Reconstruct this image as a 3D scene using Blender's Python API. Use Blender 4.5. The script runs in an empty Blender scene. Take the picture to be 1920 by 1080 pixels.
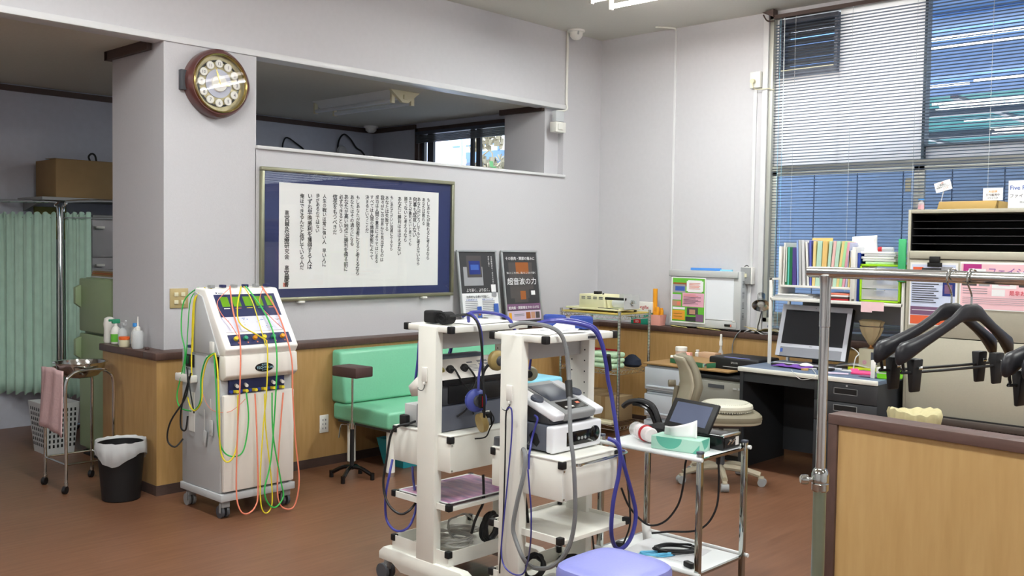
import bpy, bmesh, math, random
from mathutils import Vector, Matrix
random.seed(7)
S = bpy.context.scene
COL = S.collection

# ------------------------------------------------------------------ camera, world, lights, exposure
XA = -5.558      # face of the left wall (with the framed writing)
YB = 6.981       # face of the far wall (with the blinds)
XR = -5.409      # face of the panelling below the left wall
YR = 6.832       # face of the panelling below the far wall
ZC = 3.364       # ceiling
ZB = 2.696       # underside of the beam
cam_d = bpy.data.cameras.new('camera')
cam = bpy.data.objects.new('camera', cam_d); COL.objects.link(cam)
cam_d.sensor_fit = 'HORIZONTAL'; cam_d.sensor_width = 36.0
cam_d.lens = 36.0 * 1827.4 / 1920.0
cam_d.clip_start = 0.05; cam_d.clip_end = 200
yaw, pit, rol = math.radians(43.5313), math.radians(2.4553), math.radians(0.8595)
Fv = Vector((-math.sin(yaw)*math.cos(pit), math.cos(yaw)*math.cos(pit), -math.sin(pit)))
Rv = Vector((math.cos(yaw), math.sin(yaw), 0)); Dv = Fv.cross(Rv)
c_, s_ = math.cos(rol), math.sin(rol)
R2 = c_*Rv - s_*Dv; D2 = c_*Dv + s_*Rv
M = Matrix(((R2.x, -D2.x, -Fv.x, 0), (R2.y, -D2.y, -Fv.y, 0), (R2.z, -D2.z, -Fv.z, 1.5), (0, 0, 0, 1)))
cam.matrix_world = M
S.camera = cam

w = bpy.data.worlds.new('world'); S.world = w; w.use_nodes = True
nt = w.node_tree; nt.nodes.clear()
out = nt.nodes.new('ShaderNodeOutputWorld'); bg = nt.nodes.new('ShaderNodeBackground')
tc = nt.nodes.new('ShaderNodeTexCoord'); sp = nt.nodes.new('ShaderNodeSeparateXYZ')
cr = nt.nodes.new('ShaderNodeValToRGB')
nt.links.new(tc.outputs['Generated'], sp.inputs[0]); nt.links.new(sp.outputs['Z'], cr.inputs[0])
cr.color_ramp.elements[0].position = 0.0; cr.color_ramp.elements[0].color = (0.86, 0.93, 1.0, 1)
cr.color_ramp.elements[1].position = 0.6; cr.color_ramp.elements[1].color = (0.66, 0.80, 1.0, 1)
nt.links.new(cr.outputs[0], bg.inputs[0]); nt.links.new(bg.outputs[0], out.inputs[0])
bg.inputs[1].default_value = 6.5

S.view_settings.view_transform = 'Standard'; S.view_settings.look = 'None'
S.view_settings.gamma = 1.0; S.view_settings.use_curve_mapping = False
S.view_settings.exposure = 0.0
LAMPS = [(-4.47, 5.50), (-1.9, 5.50), (0.7, 5.50), (-4.47, 1.9), (-1.9, 1.9), (0.7, 1.9), (-4.7, -0.9), (-1.2, -1.2)]
LAMP_W = 47.0
for (lx, ly) in LAMPS:
    l = bpy.data.lights.new('tube_light', 'AREA'); l.shape = 'RECTANGLE'; l.size = 1.2; l.size_y = 0.05
    l.energy = LAMP_W; l.color = (0.93, 1.0, 0.985)
    o = bpy.data.objects.new('tube_light', l); COL.objects.link(o); o.location = (lx+0.6, ly+0.115, 3.215)

# ------------------------------------------------------------------ helpers
def lin(h):
    h = h.lstrip('#'); r = []
    for i in (0, 2, 4):
        c = int(h[i:i+2], 16)/255
        r.append(c/12.92 if c <= 0.04045 else ((c+0.055)/1.055)**2.4)
    return (r[0], r[1], r[2], 1)
MATS = {}
def mat(name, col, rough=0.6, metal=0.0, var=0.04, scale=8.0, bump=0.0, spec=0.5, emit=None, estr=0, trans=0, alpha=1, stretch=None, col2=None, ior=1.45, sheen=0, coat=0):
    if name in MATS: return MATS[name]
    m = bpy.data.materials.new(name); m.use_nodes = True; n = m.node_tree; b = n.nodes['Principled BSDF']
    b.inputs['Roughness'].default_value = rough; b.inputs['Metallic'].default_value = metal
    b.inputs['Specular IOR Level'].default_value = spec
    b.inputs['IOR'].default_value = ior
    if coat: b.inputs['Coat Weight'].default_value = coat; b.inputs['Coat Roughness'].default_value = 0.15
    c = lin(col)
    tcn = n.nodes.new('ShaderNodeTexCoord'); mp = n.nodes.new('ShaderNodeMapping')
    n.links.new(tcn.outputs['Object'], mp.inputs[0])
    if stretch: mp.inputs['Scale'].default_value = stretch
    no = n.nodes.new('ShaderNodeTexNoise'); no.inputs['Scale'].default_value = scale; no.inputs['Detail'].default_value = 4
    n.links.new(mp.outputs[0], no.inputs['Vector'])
    rp = n.nodes.new('ShaderNodeValToRGB'); n.links.new(no.outputs[0], rp.inputs[0])
    d = lin(col2) if col2 else tuple(min(1, x*(1+var)) for x in c[:3])+(1,)
    a = c if col2 else tuple(x*(1-var) for x in c[:3])+(1,)
    rp.color_ramp.elements[0].position = 0.3; rp.color_ramp.elements[0].color = a
    rp.color_ramp.elements[1].position = 0.7; rp.color_ramp.elements[1].color = d
    n.links.new(rp.outputs[0], b.inputs['Base Color'])
    if bump:
        bu = n.nodes.new('ShaderNodeBump'); bu.inputs['Strength'].default_value = bump; bu.inputs['Distance'].default_value = 0.01
        n.links.new(no.outputs[0], bu.inputs['Height']); n.links.new(bu.outputs[0], b.inputs['Normal'])
    if emit: b.inputs['Emission Color'].default_value = lin(emit); b.inputs['Emission Strength'].default_value = estr
    if trans: b.inputs['Transmission Weight'].default_value = trans
    if alpha < 1: b.inputs['Alpha'].default_value = alpha
    if sheen: b.inputs['Sheen Weight'].default_value = sheen
    MATS[name] = m
    return m
def glassmat(name, col='ffffff', rough=0.0, base=.025):
    # thin pane: mostly clear, a little mirror
    m = bpy.data.materials.new(name); m.use_nodes = True; n = m.node_tree; n.nodes.clear()
    o = n.nodes.new('ShaderNodeOutputMaterial'); t = n.nodes.new('ShaderNodeBsdfTransparent'); g = n.nodes.new('ShaderNodeBsdfGlossy')
    lw = n.nodes.new('ShaderNodeLayerWeight'); lw.inputs[0].default_value = .5; pw = n.nodes.new('ShaderNodeMath'); pw.operation = 'POWER'; pw.inputs[1].default_value = 4
    f = n.nodes.new('ShaderNodeMath'); f.operation = 'MULTIPLY_ADD'; f.inputs[1].default_value = .5; f.inputs[2].default_value = base
    n.links.new(lw.outputs['Facing'], pw.inputs[0]); n.links.new(pw.outputs[0], f.inputs[0]); x = n.nodes.new('ShaderNodeMixShader')
    t.inputs[0].default_value = lin(col); g.inputs['Roughness'].default_value = rough
    n.links.new(f.outputs[0], x.inputs[0]); n.links.new(t.outputs[0], x.inputs[1]); n.links.new(g.outputs[0], x.inputs[2]); n.links.new(x.outputs[0], o.inputs[0])
    MATS[name] = m
    return m
def transl(name, col, rough=0.5, mixd=0.3):
    m = bpy.data.materials.new(name); m.use_nodes = True; n = m.node_tree; n.nodes.clear()
    o = n.nodes.new('ShaderNodeOutputMaterial'); t = n.nodes.new('ShaderNodeBsdfTranslucent'); d = n.nodes.new('ShaderNodeBsdfDiffuse')
    x = n.nodes.new('ShaderNodeMixShader'); x.inputs[0].default_value = mixd
    t.inputs[0].default_value = lin(col); d.inputs[0].default_value = lin(col)
    n.links.new(t.outputs[0], x.inputs[1]); n.links.new(d.outputs[0], x.inputs[2]); n.links.new(x.outputs[0], o.inputs[0])
    MATS[name] = m
    return m

class MB:
    def __init__(s): s.v = []; s.f = []; s.mi = []
    def add(s, vs, fs, m=0):
        o = len(s.v); s.v += [tuple(p) for p in vs]
        for f in fs: s.f.append([o+i for i in f]); s.mi.append(m)
        return s
    def box(s, x0, x1, y0, y1, z0, z1, m=0):
        if x0 > x1: x0, x1 = x1, x0
        if y0 > y1: y0, y1 = y1, y0
        if z0 > z1: z0, z1 = z1, z0
        return s.add([(x0,y0,z0),(x1,y0,z0),(x1,y1,z0),(x0,y1,z0),(x0,y0,z1),(x1,y0,z1),(x1,y1,z1),(x0,y1,z1)],
                     [(0,3,2,1),(4,5,6,7),(0,1,5,4),(1,2,6,5),(2,3,7,6),(3,0,4,7)], m)
    def obox(s, c, sz, rz=0, m=0, rx=0, ry=0):
        R = Matrix.Rotation(rz,3,'Z') @ Matrix.Rotation(ry,3,'Y') @ Matrix.Rotation(rx,3,'X'); c = Vector(c)
        a, b, d = sz[0]/2, sz[1]/2, sz[2]/2
        vs = [c + R @ Vector(p) for p in ((-a,-b,-d),(a,-b,-d),(a,b,-d),(-a,b,-d),(-a,-b,d),(a,-b,d),(a,b,d),(-a,b,d))]
        return s.add(vs, [(0,3,2,1),(4,5,6,7),(0,1,5,4),(1,2,6,5),(2,3,7,6),(3,0,4,7)], m)
    def cyl(s, p0, p1, r0, r1=None, n=16, m=0, caps=True):
        p0, p1 = Vector(p0), Vector(p1); r1 = r0 if r1 is None else r1
        d = (p1-p0).normalized(); a = d.orthogonal().normalized(); b = d.cross(a)
        vs = [p0 + r0*(math.cos(2*math.pi*i/n)*a + math.sin(2*math.pi*i/n)*b) for i in range(n)]
        vs += [p1 + r1*(math.cos(2*math.pi*i/n)*a + math.sin(2*math.pi*i/n)*b) for i in range(n)]
        fs = [(i, (i+1) % n, n+(i+1) % n, n+i) for i in range(n)]
        if caps: fs += [tuple(range(n-1,-1,-1)), tuple(range(n,2*n))]
        return s.add(vs, fs, m)
    def lathe(s, c, prof, n=24, m=0, ax=(0,0,1), sx=1, sy=1, caps=True):
        # profile (r, h) along axis ax from point c
        c = Vector(c); d = Vector(ax).normalized()
        if abs(d.z) > .999: a, b = Vector((1,0,0)), Vector((0,1,0))*(1 if d.z > 0 else -1)
        else: a = Vector((0,0,1)).cross(d).normalized(); b = d.cross(a)
        vs = []; fs = []
        for (r, h) in prof:
            r = max(r, 1e-4)
            vs += [c + d*h + r*(sx*math.cos(2*math.pi*i/n)*a + sy*math.sin(2*math.pi*i/n)*b) for i in range(n)]
        for k in range(len(prof)-1):
            for i in range(n):
                fs.append((k*n+i, k*n+(i+1) % n, (k+1)*n+(i+1) % n, (k+1)*n+i))
        if caps: fs += [tuple(range(n-1,-1,-1)), tuple(range((len(prof)-1)*n, len(prof)*n))]
        return s.add(vs, fs, m)
    def tube(s, pts, r, n=8, m=0, smooth=True, sub=6, closed=False, flat=None):
        P = [Vector(p) for p in pts]
        if smooth and len(P) > 2: P = catmull(P, sub)
        prev = None; vs = []; fs = []
        for i, p in enumerate(P):
            d = (P[min(i+1, len(P)-1)] - P[max(i-1, 0)])
            if d.length < 1e-9: d = Vector((0,0,1))
            d.normalize()
            if prev is None: a = d.orthogonal().normalized()
            else:
                a = prev - d*prev.dot(d)
                a = a.normalized() if a.length > 1e-6 else d.orthogonal().normalized()
            prev = a; b = d.cross(a)
            for k in range(n):
                t = 2*math.pi*k/n
                vs.append(p + r*(math.cos(t)*a + math.sin(t)*b))
        L = len(P)
        for i in range(L-1):
            for k in range(n): fs.append((i*n+k, i*n+(k+1) % n, (i+1)*n+(k+1) % n, (i+1)*n+k))
        fs += [tuple(range(n-1,-1,-1)), tuple(range((L-1)*n, L*n))]
        return s.add(vs, fs, m)
    def prism(s, poly, axis, a0, a1, m=0):
        # polygon in the plane normal to axis ('x': (y,z), 'y': (x,z), 'z': (x,y))
        def mk(p, a): return {'x': (a, p[0], p[1]), 'y': (p[0], a, p[1]), 'z': (p[0], p[1], a)}[axis]
        n = len(poly); vs = [mk(p, a0) for p in poly] + [mk(p, a1) for p in poly]
        fs = [(i, (i+1) % n, n+(i+1) % n, n+i) for i in range(n)] + [tuple(range(n-1,-1,-1)), tuple(range(n,2*n))]
        return s.add(vs, fs, m)
    def grid(s, fn, nu, nv, m=0, thick=None):
        vs = [fn(i/nu, j/nv) for j in range(nv+1) for i in range(nu+1)]
        fs = [(j*(nu+1)+i, j*(nu+1)+i+1, (j+1)*(nu+1)+i+1, (j+1)*(nu+1)+i) for j in range(nv) for i in range(nu)]
        return s.add(vs, fs, m)
def catmull(P, sub):
    out = []
    for i in range(len(P)-1):
        p0 = P[max(i-1,0)]; p1 = P[i]; p2 = P[i+1]; p3 = P[min(i+2, len(P)-1)]
        for k in range(sub):
            t = k/sub
            out.append(0.5*((2*p1) + (-p0+p2)*t + (2*p0-5*p1+4*p2-p3)*t*t + (-p0+3*p1-3*p2+p3)*t**3))
    out.append(P[-1]); return out
def wpos(o):
    l = Vector((0,0,0)); 
    while o: l += Vector(o.location); o = o.parent
    return l
def obj(name, mb, mats, parent=None, bevel=0, seg=2, local=False, at=None, solid=0, angle=35, sub=0, thing=None, kind=None):
    """one mesh object; coordinates are world coordinates unless local=True"""
    me = bpy.data.meshes.new(name)
    if at is None and not local and parent is None:
        xs = [p[0] for p in mb.v]; ys = [p[1] for p in mb.v]; zs = [p[2] for p in mb.v]
        at = ((min(xs)+max(xs))/2, (min(ys)+max(ys))/2, min(zs))
    off = Vector((0,0,0))
    if not local:
        if parent is not None: off = wpos(parent)
        elif at is not None: off = Vector(at)
    me.from_pydata([tuple(Vector(p)-off) for p in mb.v], [], mb.f)
    if not isinstance(mats, (list, tuple)): mats = [mats]
    for m in mats: me.materials.append(MATS[m] if isinstance(m, str) else m)
    if len(mats) > 1: me.polygons.foreach_set('material_index', mb.mi)
    bm = bmesh.new(); bm.from_mesh(me)
    bmesh.ops.recalc_face_normals(bm, faces=bm.faces)
    if bevel:
        es = [e for e in bm.edges if len(e.link_faces) == 2 and e.calc_face_angle(0) > 0.5]
        bmesh.ops.bevel(bm, geom=es, offset=bevel, segments=seg, affect='EDGES', profile=0.5, clamp_overlap=True)
    bm.to_mesh(me); bm.free()
    me.polygons.foreach_set('use_smooth', [True]*len(me.polygons))
    me.set_sharp_from_angle(angle=math.radians(angle))
    o = bpy.data.objects.new(name, me); COL.objects.link(o)
    if parent is not None: o.parent = parent
    elif not local: o.location = off
    if solid:
        md = o.modifiers.new('solid', 'SOLIDIFY'); md.thickness = solid; md.offset = 0
    if sub:
        md = o.modifiers.new('sub', 'SUBSURF'); md.levels = sub; md.render_levels = sub
    if thing: tag(o, *thing)
    if kind: o['kind'] = kind
    return o
def tag(o, label, cat, group=None):
    o['label'] = label; o['category'] = cat
    if group: o['group'] = group
    return o
def root(name, loc, label, cat, group=None, rz=0):
    o = bpy.data.objects.new(name, None); COL.objects.link(o); o.location = loc; o.rotation_euler = (0,0,rz)
    o.empty_display_size = 0.05
    return tag(o, label, cat, group)
def struct(name, mb, m, parent=None, **k):
    o = obj(name, mb, m, parent, **k)
    if parent is None: o['kind'] = 'structure'
    return o
def dup(src, loc, rz=None, label=None, group=None):
    r = src.copy(); COL.objects.link(r); r.location = loc
    if rz is not None: r.rotation_euler = (0,0,rz)
    if label: r['label'] = label
    if group: r['group'] = group
    for ch in list(src.children):
        c = ch.copy(); COL.objects.link(c); c.parent = r
        for g in list(ch.children):
            d = g.copy(); COL.objects.link(d); d.parent = c
    return r
GL = {}
def glyphs(body, bold=0.0):
    key = (body, bold)
    if key in GL: return GL[key]
    cu = bpy.data.curves.new('t', 'FONT'); cu.body = body; cu.size = 1; cu.resolution_u = 2
    o = bpy.data.objects.new('t', cu); me = bpy.data.meshes.new_from_object(o)
    vs = [(v.co.x, v.co.y) for v in me.vertices]; fs = [list(p.vertices) for p in me.polygons]
    bpy.data.objects.remove(o); bpy.data.curves.remove(cu); bpy.data.meshes.remove(me)
    GL[key] = (vs, fs); return GL[key]
def put(mb, body, o, ux, uy, size, m=0, bold=0.0, sx=1.0, align='L', fit=None):
    """write body with its lower left corner at o, right = ux, up = uy"""
    vs, fs = glyphs(body)
    if not vs: return
    o = Vector(o); ux = Vector(ux).normalized(); uy = Vector(uy).normalized()
    x0 = min(v[0] for v in vs); x1 = max(v[0] for v in vs)
    if fit: sx = fit/((x1-x0)*size)
    d = {'L': 0, 'C': -(x1-x0)/2, 'R': -(x1-x0)}[align]
    nn = ux.cross(uy)
    for k, (ox, oy) in enumerate(((0, 0), (1, .3), (.3, 1)) if bold else ((0, 0),)):
        mb.add([o + ux*((v[0]-x0+d)*size*sx+ox*bold*size) + uy*((v[1]+oy*bold)*size) + nn*(.00006*k) for v in vs], fs, m)
def vput(mb, body, o, ux, uy, size, pitch, m=0, bold=0.0, jit=0.0):
    """vertical writing, o = centre of the top edge of the column"""
    o = Vector(o); ux = Vector(ux).normalized(); uy = Vector(uy).normalized()
    for i, ch in enumerate(body):
        if ch == ' ': continue
        vs, fs = glyphs(ch)
        if not vs: continue
        x0 = min(v[0] for v in vs); x1 = max(v[0] for v in vs); y0 = min(v[1] for v in vs); y1 = max(v[1] for v in vs)
        s = size*random.uniform(1-jit, 1+jit); cx, cy = (x0+x1)/2, (y0+y1)/2
        c = o + ux*random.uniform(-jit, jit)*size*.3 - uy*(pitch*(i+.5)); a = random.uniform(-jit, jit)*.5
        ca, sa = math.cos(a), math.sin(a)
        nn = ux.cross(uy)
        for k, (ox, oy) in enumerate(((0, 0), (1, .3), (.2, 1)) if bold else ((0, 0),)):
            mb.add([c + ux*(((v[0]-cx)*ca-(v[1]-cy)*sa+ox*bold)*s) + uy*(((v[0]-cx)*sa+(v[1]-cy)*ca+oy*bold)*s) + nn*(.00008*k) for v in vs], fs, m)
X_, Y_, Z_ = Vector((1,0,0)), Vector((0,1,0)), Vector((0,0,1))

# ------------------------------------------------------------------ materials
mat('wall', 'c6c5c9', .62, var=.015, scale=30, bump=.03)
mat('wallpaper', 'c4c3c7', .45, var=.02, scale=120, bump=.06)
mat('ceiling', 'd2d0ca', .8, var=.02, scale=60, bump=.05)
mat('ceiling_old', 'c4c1b4', .85, var=.03, scale=40, bump=.05)
mat('wall_old', 'b6b9c4', .8, var=.03, scale=20)
mat('trim_white', 'd6d6d8', .35, var=.02)
mat('trim_brown', '4a3a35', .5, var=.1, scale=20, stretch=(1,1,6))
mat('rail', '513c35', .4, var=.12, scale=18, stretch=(3,3,1))
mat('oak', 'a68350', .42, col2='b28f5e', scale=5, stretch=(9,9,1.0), bump=.02)
mat('white', 'e4e2dc', .4, var=.02)
mat('white_paint', 'e6e5dd', .38, var=.015)
mat('cream', 'd8d2b4', .45, var=.02)
mat('paper', 'eeeeee', .8, var=.02)
mat('paper_grey', 'cfcfd2', .8, var=.03)
mat('black', '141416', .5, var=.1)
mat('black_gloss', '0c0c0e', .15, var=.1)
mat('black_soft', '121214', .85, var=.15, bump=.1, scale=60)
mat('chrome', 'c8ccc8', .12, 1.0, var=.01)
mat('steel', 'dcdedc', .22, 1.0, var=.04)
mat('dark_steel', '6a6c6c', .35, 1.0, var=.05)
mat('grey', '8f9192', .5, var=.04)
mat('grey_light', 'b9bbbb', .5, var=.03)
mat('grey_dark', '4b4d52', .5, var=.05)
mat('slate', '4a4f5c', .45, var=.04)
mat('navy', '232a55', .45, var=.05)
mat('green', '2fae4a', .45, var=.04)
mat('yellow', 'd9c62a', .45, var=.04)
mat('coral', 'e08066', .45, var=.04)
mat('red', 'b3232c', .45, var=.06)
mat('blue', '2a3f9e', .45, var=.05)
mat('cable_blue', '3b3d8f', .4, var=.05)
mat('cable_grey', '77797b', .45, var=.05)
mat('cable_black', '1b1b1d', .5, var=.05)
mat('cable_white', 'c9c8c4', .5, var=.03)
mat('leather_green', '74bb98', .38, var=.03, scale=90, bump=.04)
mat('seam_green', '2f8c66', .6)
mat('violet', '8286c8', .4, var=.03, scale=120, bump=.04)
mat('orange', 'e59a1c', .5, var=.04)
mat('pink', 'e9a79a', .6, var=.03)
mat('pink_pale', 'efcbd0', .75, var=.03)
mat('teal_plastic', '2f9aa6', .45, var=.04)
mat('sky_blue', '8fd0ea', .55, var=.03)
mat('lime', '9ed51f', .4, var=.03)
mat('card', '8f7550', .8, var=.05, scale=12)
mat('card_light', 'b99a5e', .8, var=.04)
mat('gold', 'b8a468', .25, 1.0, var=.05)
mat('ink', '17171a', .8, var=.1)
mat('ink_soft', '5a5c66', .8, var=.05)
mat('purple', '6a3d9a', .8, var=.06)
mat('skin', 'c79a7c', .7)
glassmat('glass')
glassmat('glass_dim', base=.006)
mat('clear', 'f4f4f4', .08, var=0, alpha=.35)
mat('clear_frost', 'dfe3e6', .35, var=.02, alpha=.6)
mat('film', 'e8eaec', .35, var=.03, alpha=.55)


# ------------------------------------------------------------------ floor material
fm = bpy.data.materials.new('vinyl_floor'); fm.use_nodes = True; n = fm.node_tree; b = n.nodes['Principled BSDF']; MATS['floor'] = fm
tcn = n.nodes.new('ShaderNodeTexCoord'); mp = n.nodes.new('ShaderNodeMapping'); mp.inputs['Scale'].default_value = (14, 1.2, 1)
mp.inputs['Rotation'].default_value = (0, 0, math.radians(90))
n.links.new(tcn.outputs['Object'], mp.inputs[0]); no = n.nodes.new('ShaderNodeTexNoise'); no.inputs['Scale'].default_value = 3; no.inputs['Detail'].default_value = 8
n.links.new(mp.outputs[0], no.inputs['Vector']); rp = n.nodes.new('ShaderNodeValToRGB'); n.links.new(no.outputs[0], rp.inputs[0])
rp.color_ramp.elements[0].position = .35; rp.color_ramp.elements[0].color = lin('694733'); rp.color_ramp.elements[1].position = .7; rp.color_ramp.elements[1].color = lin('77533e')
n.links.new(rp.outputs[0], b.inputs['Base Color']); b.inputs['Roughness'].default_value = .38; b.inputs['Specular IOR Level'].default_value = .45
bu = n.nodes.new('ShaderNodeBump'); bu.inputs['Strength'].default_value = .06; bu.inputs['Distance'].default_value = .01
n.links.new(no.outputs[0], bu.inputs['Height']); n.links.new(bu.outputs[0], b.inputs['Normal'])

# ------------------------------------------------------------------ shell
XE, YS = 2.6, -3.2     # unseen right and back walls
struct('floor', MB().box(-8.3, XE+.1, YS-.1, YB+.3, -.1, 0), 'floor')
struct('ceiling', MB().box(XA-.06, XE+.1, YS-.1, YB+.3, ZC, ZC+.1), 'ceiling')
struct('ceiling_low', MB().box(-8.26, XA-.06, YS-.1, YB+.1, 2.712, 2.80), 'ceiling_old')
struct('wall_beam', MB().box(XA-.12, XA, YS, YB, ZB, ZC), 'wall')
struct('trim_1', MB().box(XA-.13, XA+.012, YS, 6.50, ZB-.004, ZB+.035), 'trim_white', bevel=.004)
struct('wall_left', MB().box(XA-.10, XA, 3.43, 6.985, 0, 2.105).box(XA-.10, XA, 6.47, 6.985, 2.105, ZB), 'wallpaper')
struct('wall_pillar', MB().box(-6.25, XA, 2.806, 3.434, 0, 2.71), 'wallpaper')
struct('wall_pillar_far', MB().box(-6.10, -5.62, 6.295, 6.98, 0, 2.71), 'wallpaper')
struct('trim_2', MB().box(XA-.16, XA+.022, 3.432, 6.485, 2.104, 2.126), 'trim_white', bevel=.004)
struct('trim_3', MB().box(-6.27, -5.70, 2.77, 2.80, 2.655, 2.712).box(-6.29, -6.252, 2.77, 3.44, 2.655, 2.712), 'trim_brown')
struct('trim_4', MB().box(-6.14, -5.63, 6.262, 6.293, 2.665, 2.712), 'trim_brown')
struct('wall_far_left', MB().box(-8.26, -8.16, YS, 6.54, 0, 2.76), 'wall_old')
# far end wall of the unlit room, with its window hole
struct('wall_end_left', MB().box(-8.16, -7.47, 6.44, 6.54, 0, 2.72).box(-7.47, -5.9, 6.44, 6.54, 2.66, 2.72).box(-7.47, -5.9, 6.44, 6.54, 0, 1.15).box(-5.9, XA-.1, 6.44, 6.54, 0, 2.72), 'wall_old')
struct('trim_5', MB().box(-8.16, -8.135, YS, 6.44, 2.655, 2.70).box(-8.16, -7.47, 6.415, 6.44, 2.655, 2.70), 'trim_brown')
struct('wall_right', MB().box(XE, XE+.1, YS-.1, YB+.3, 0, ZC), 'wall')
struct('wall_back', MB().box(-8.26, XE, YS-.1, YS, 0, ZC), 'wall')
WX0 = -3.88; WX1 = 1.3; WZ0 = .93; WZ1 = 3.335
struct('wall_far', MB().box(XA-.12, WX0, YB, YB+.14, 0, ZC).box(WX0, WX1, YB, YB+.14, 0, WZ0).box(WX0, WX1, YB, YB+.14, WZ1, ZC).box(WX1, XE, YB, YB+.14, 0, ZC), 'wall')
# panelling
struct('wall_panelling', MB().box(XA, XR, 2.686, YB, .06, .80).box(-6.13, XA, 2.686, 2.806, .06, .80).box(XR, XE, YR, YB, .06, .80), 'oak')
struct('trim_6', MB().box(XA, XR+.012, 2.674, YB, .80, .843).box(-6.16, XA, 2.674, 2.806, .80, .843).box(XR+.012, XE, YR-.012, YB, .80, .843), 'rail', bevel=.004)
struct('baseboard_left', MB().box(XA, XR+.004, 2.682, YB, 0, .06).box(-6.13, XA, 2.682, 2.80, 0, .06), 'trim_brown')
struct('baseboard_far', MB().box(XR+.004, XE, YR-.004, YB, 0, .06), 'trim_brown')
# joint strips and cable ducts on the far wall
struct('trim_7', MB().box(-4.765, -4.745, YB-.012, YB, .843, ZC-.02), 'trim_white', bevel=.003)
struct('trim_8', MB().box(-4.025, -3.985, YB-.012, YB, .843, 1.22).box(-4.005, -3.975, YB-.012, YB, 1.36, 2.78), 'trim_white', bevel=.003)
struct('trim_9', MB().box(WX0-.045, WX0, YB-.018, YB+.02, .843, WZ1+.02), 'trim_white', bevel=.003)
struct('trim_10', MB().cyl((XA+.012, 6.49, 2.74), (XA+.012, 6.49, ZC), .011, n=10).tube([(XA+.012, 6.49, 2.75), (XA+.02, 6.49, 2.70), (XA+.01, 6.46, 2.68), (XA-.02, 6.40, 2.675)], .008, n=6), 'white_paint')
tag(obj('ceiling_cable', MB().tube([(-4.757, YB-.012, ZC-.02), (-4.76, YB-.03, ZC-.005), (-4.80, YB-.10, ZC-.004), (-4.86, YB-.16, ZC-.003)], .008, n=6), 'white_paint'), 'thin white cable end bending onto the ceiling above the wall duct', 'cable')

# ------------------------------------------------------------------ main window
win = bpy.data.objects.new('window_1', None); COL.objects.link(win); win.location = (-1.3, YB+.07, WZ0); win['kind'] = 'structure'
GY = YB+.05
fr = MB()
fr.box(WX0, WX0+.035, GY-.05, GY+.08, WZ0, WZ1).box(WX1-.035, WX1, GY-.05, GY+.08, WZ0, WZ1)
fr.box(WX0, WX1, GY-.05, GY+.08, WZ0, WZ0+.035).box(WX0, WX1, GY-.05, GY+.08, WZ1-.03, WZ1)
fr.box(WX0+.035, WX1-.035, GY-.02, GY+.06, 2.12, 2.16)
obj('window_frame', fr, mat('alu', 'b9bab2', .4, .3, var=.02), win, bevel=.002)
xs = [-3.845, -2.70, -1.55, -.4, .75, 1.265]
sf = MB()
for a, c in zip(xs[:-1], xs[1:]):
    y0 = GY-.015 if int(a*2) % 2 else GY+.02
    sf.box(a, a+.04, y0, y0+.03, WZ0+.035, 2.12).box(c-.035, c, y0, y0+.03, WZ0+.035, 2.12)
    sf.box(a, c, y0, y0+.03, WZ0+.035, WZ0+.08).box(a, c, y0, y0+.03, 2.08, 2.12)
obj('sash_frame', sf, 'alu', win, bevel=.002)
obj('sash_latch', MB().box(-2.79, -2.75, GY-.03, GY-.015, 1.93, 2.03), 'cream', win, bevel=.004)
obj('window_post', MB().box(-2.685, -2.665, GY-.03, GY+.05, 2.16, WZ1-.03).box(-2.685, 1.265, GY-.02, GY+.05, 2.245, 2.262), mat('alu_dark', '3c4a55', .45, .2), win)
transl('frosted', 'fdf6ee', mixd=.12)
obj('frosted_pane', MB().box(-3.845, -3.805, GY+.005, GY+.011, 2.16, WZ1-.03).box(-3.325, -2.685, GY+.005, GY+.011, 2.16, WZ1-.03).box(-3.805, -3.325, GY+.005, GY+.011, 2.16, 2.845).box(-2.685, 1.265, GY+.005, GY+.011, 2.16, 2.245), 'frosted', win)
obj('pane', MB().box(-2.665, 1.265, GY+.01, GY+.014, 2.262, WZ1-.03), 'glass', win)
for a, c in zip(xs[:-1], xs[1:]):
    obj('pane', MB().box(a+.04, c-.035, GY+.012, GY+.016, WZ0+.08, 2.08), 'glass', win)
# extractor fan set in the frosted pane
vf = root('extractor_fan', (-3.565, GY, 2.85), 'dark louvred extractor fan set in the top left corner of the window behind the blind', 'fan')
m = MB().box(-3.805, -3.78, GY-.04, GY+.10, 2.845, 3.29).box(-3.35, -3.325, GY-.04, GY+.10, 2.845, 3.29).box(-3.78, -3.35, GY-.04, GY+.10, 2.845, 2.885).box(-3.78, -3.35, GY-.04, GY+.10, 3.26, 3.29)
obj('fan_frame', m, 'slate', vf)
for i in range(7):
    obj('louvre', MB().obox((-3.565, GY+.06, 2.915+i*.053), (.43, .004, .056), rx=math.radians(-25)), 'grey_dark', vf)
obj('fan_sill', MB().box(-3.78, -3.35, GY-.045, GY-.035, 2.885, 2.90), 'cream', vf)

# venetian blind, one wide blind in front of the whole window
BX0, BX1, BYc = -3.795, 1.2, 6.918
bl = root('venetian_blind', ((BX0+BX1)/2, BYc, .9), 'wide blue-grey aluminium venetian blind hanging in front of the big window', 'blind')
mat('slat', '7c889c', .4, .1, var=.02, scale=3)
obj('headrail', MB().box(BX0-.01, BX1, BYc-.02, BYc+.02, 3.285, 3.315), 'trim_brown', bl)
sl0 = None; nsl = int((3.275-.93)/.0226)
prof = []
sm = MB(); tilt = -math.radians(9); wv = .0125
pts = []
for k in range(5):
    t = -1+2*k/4; yy = wv*t; zz = .0015*(1-t*t)
    pts.append((yy*math.cos(tilt)-zz*math.sin(tilt), yy*math.sin(tilt)+zz*math.cos(tilt)))
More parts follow.
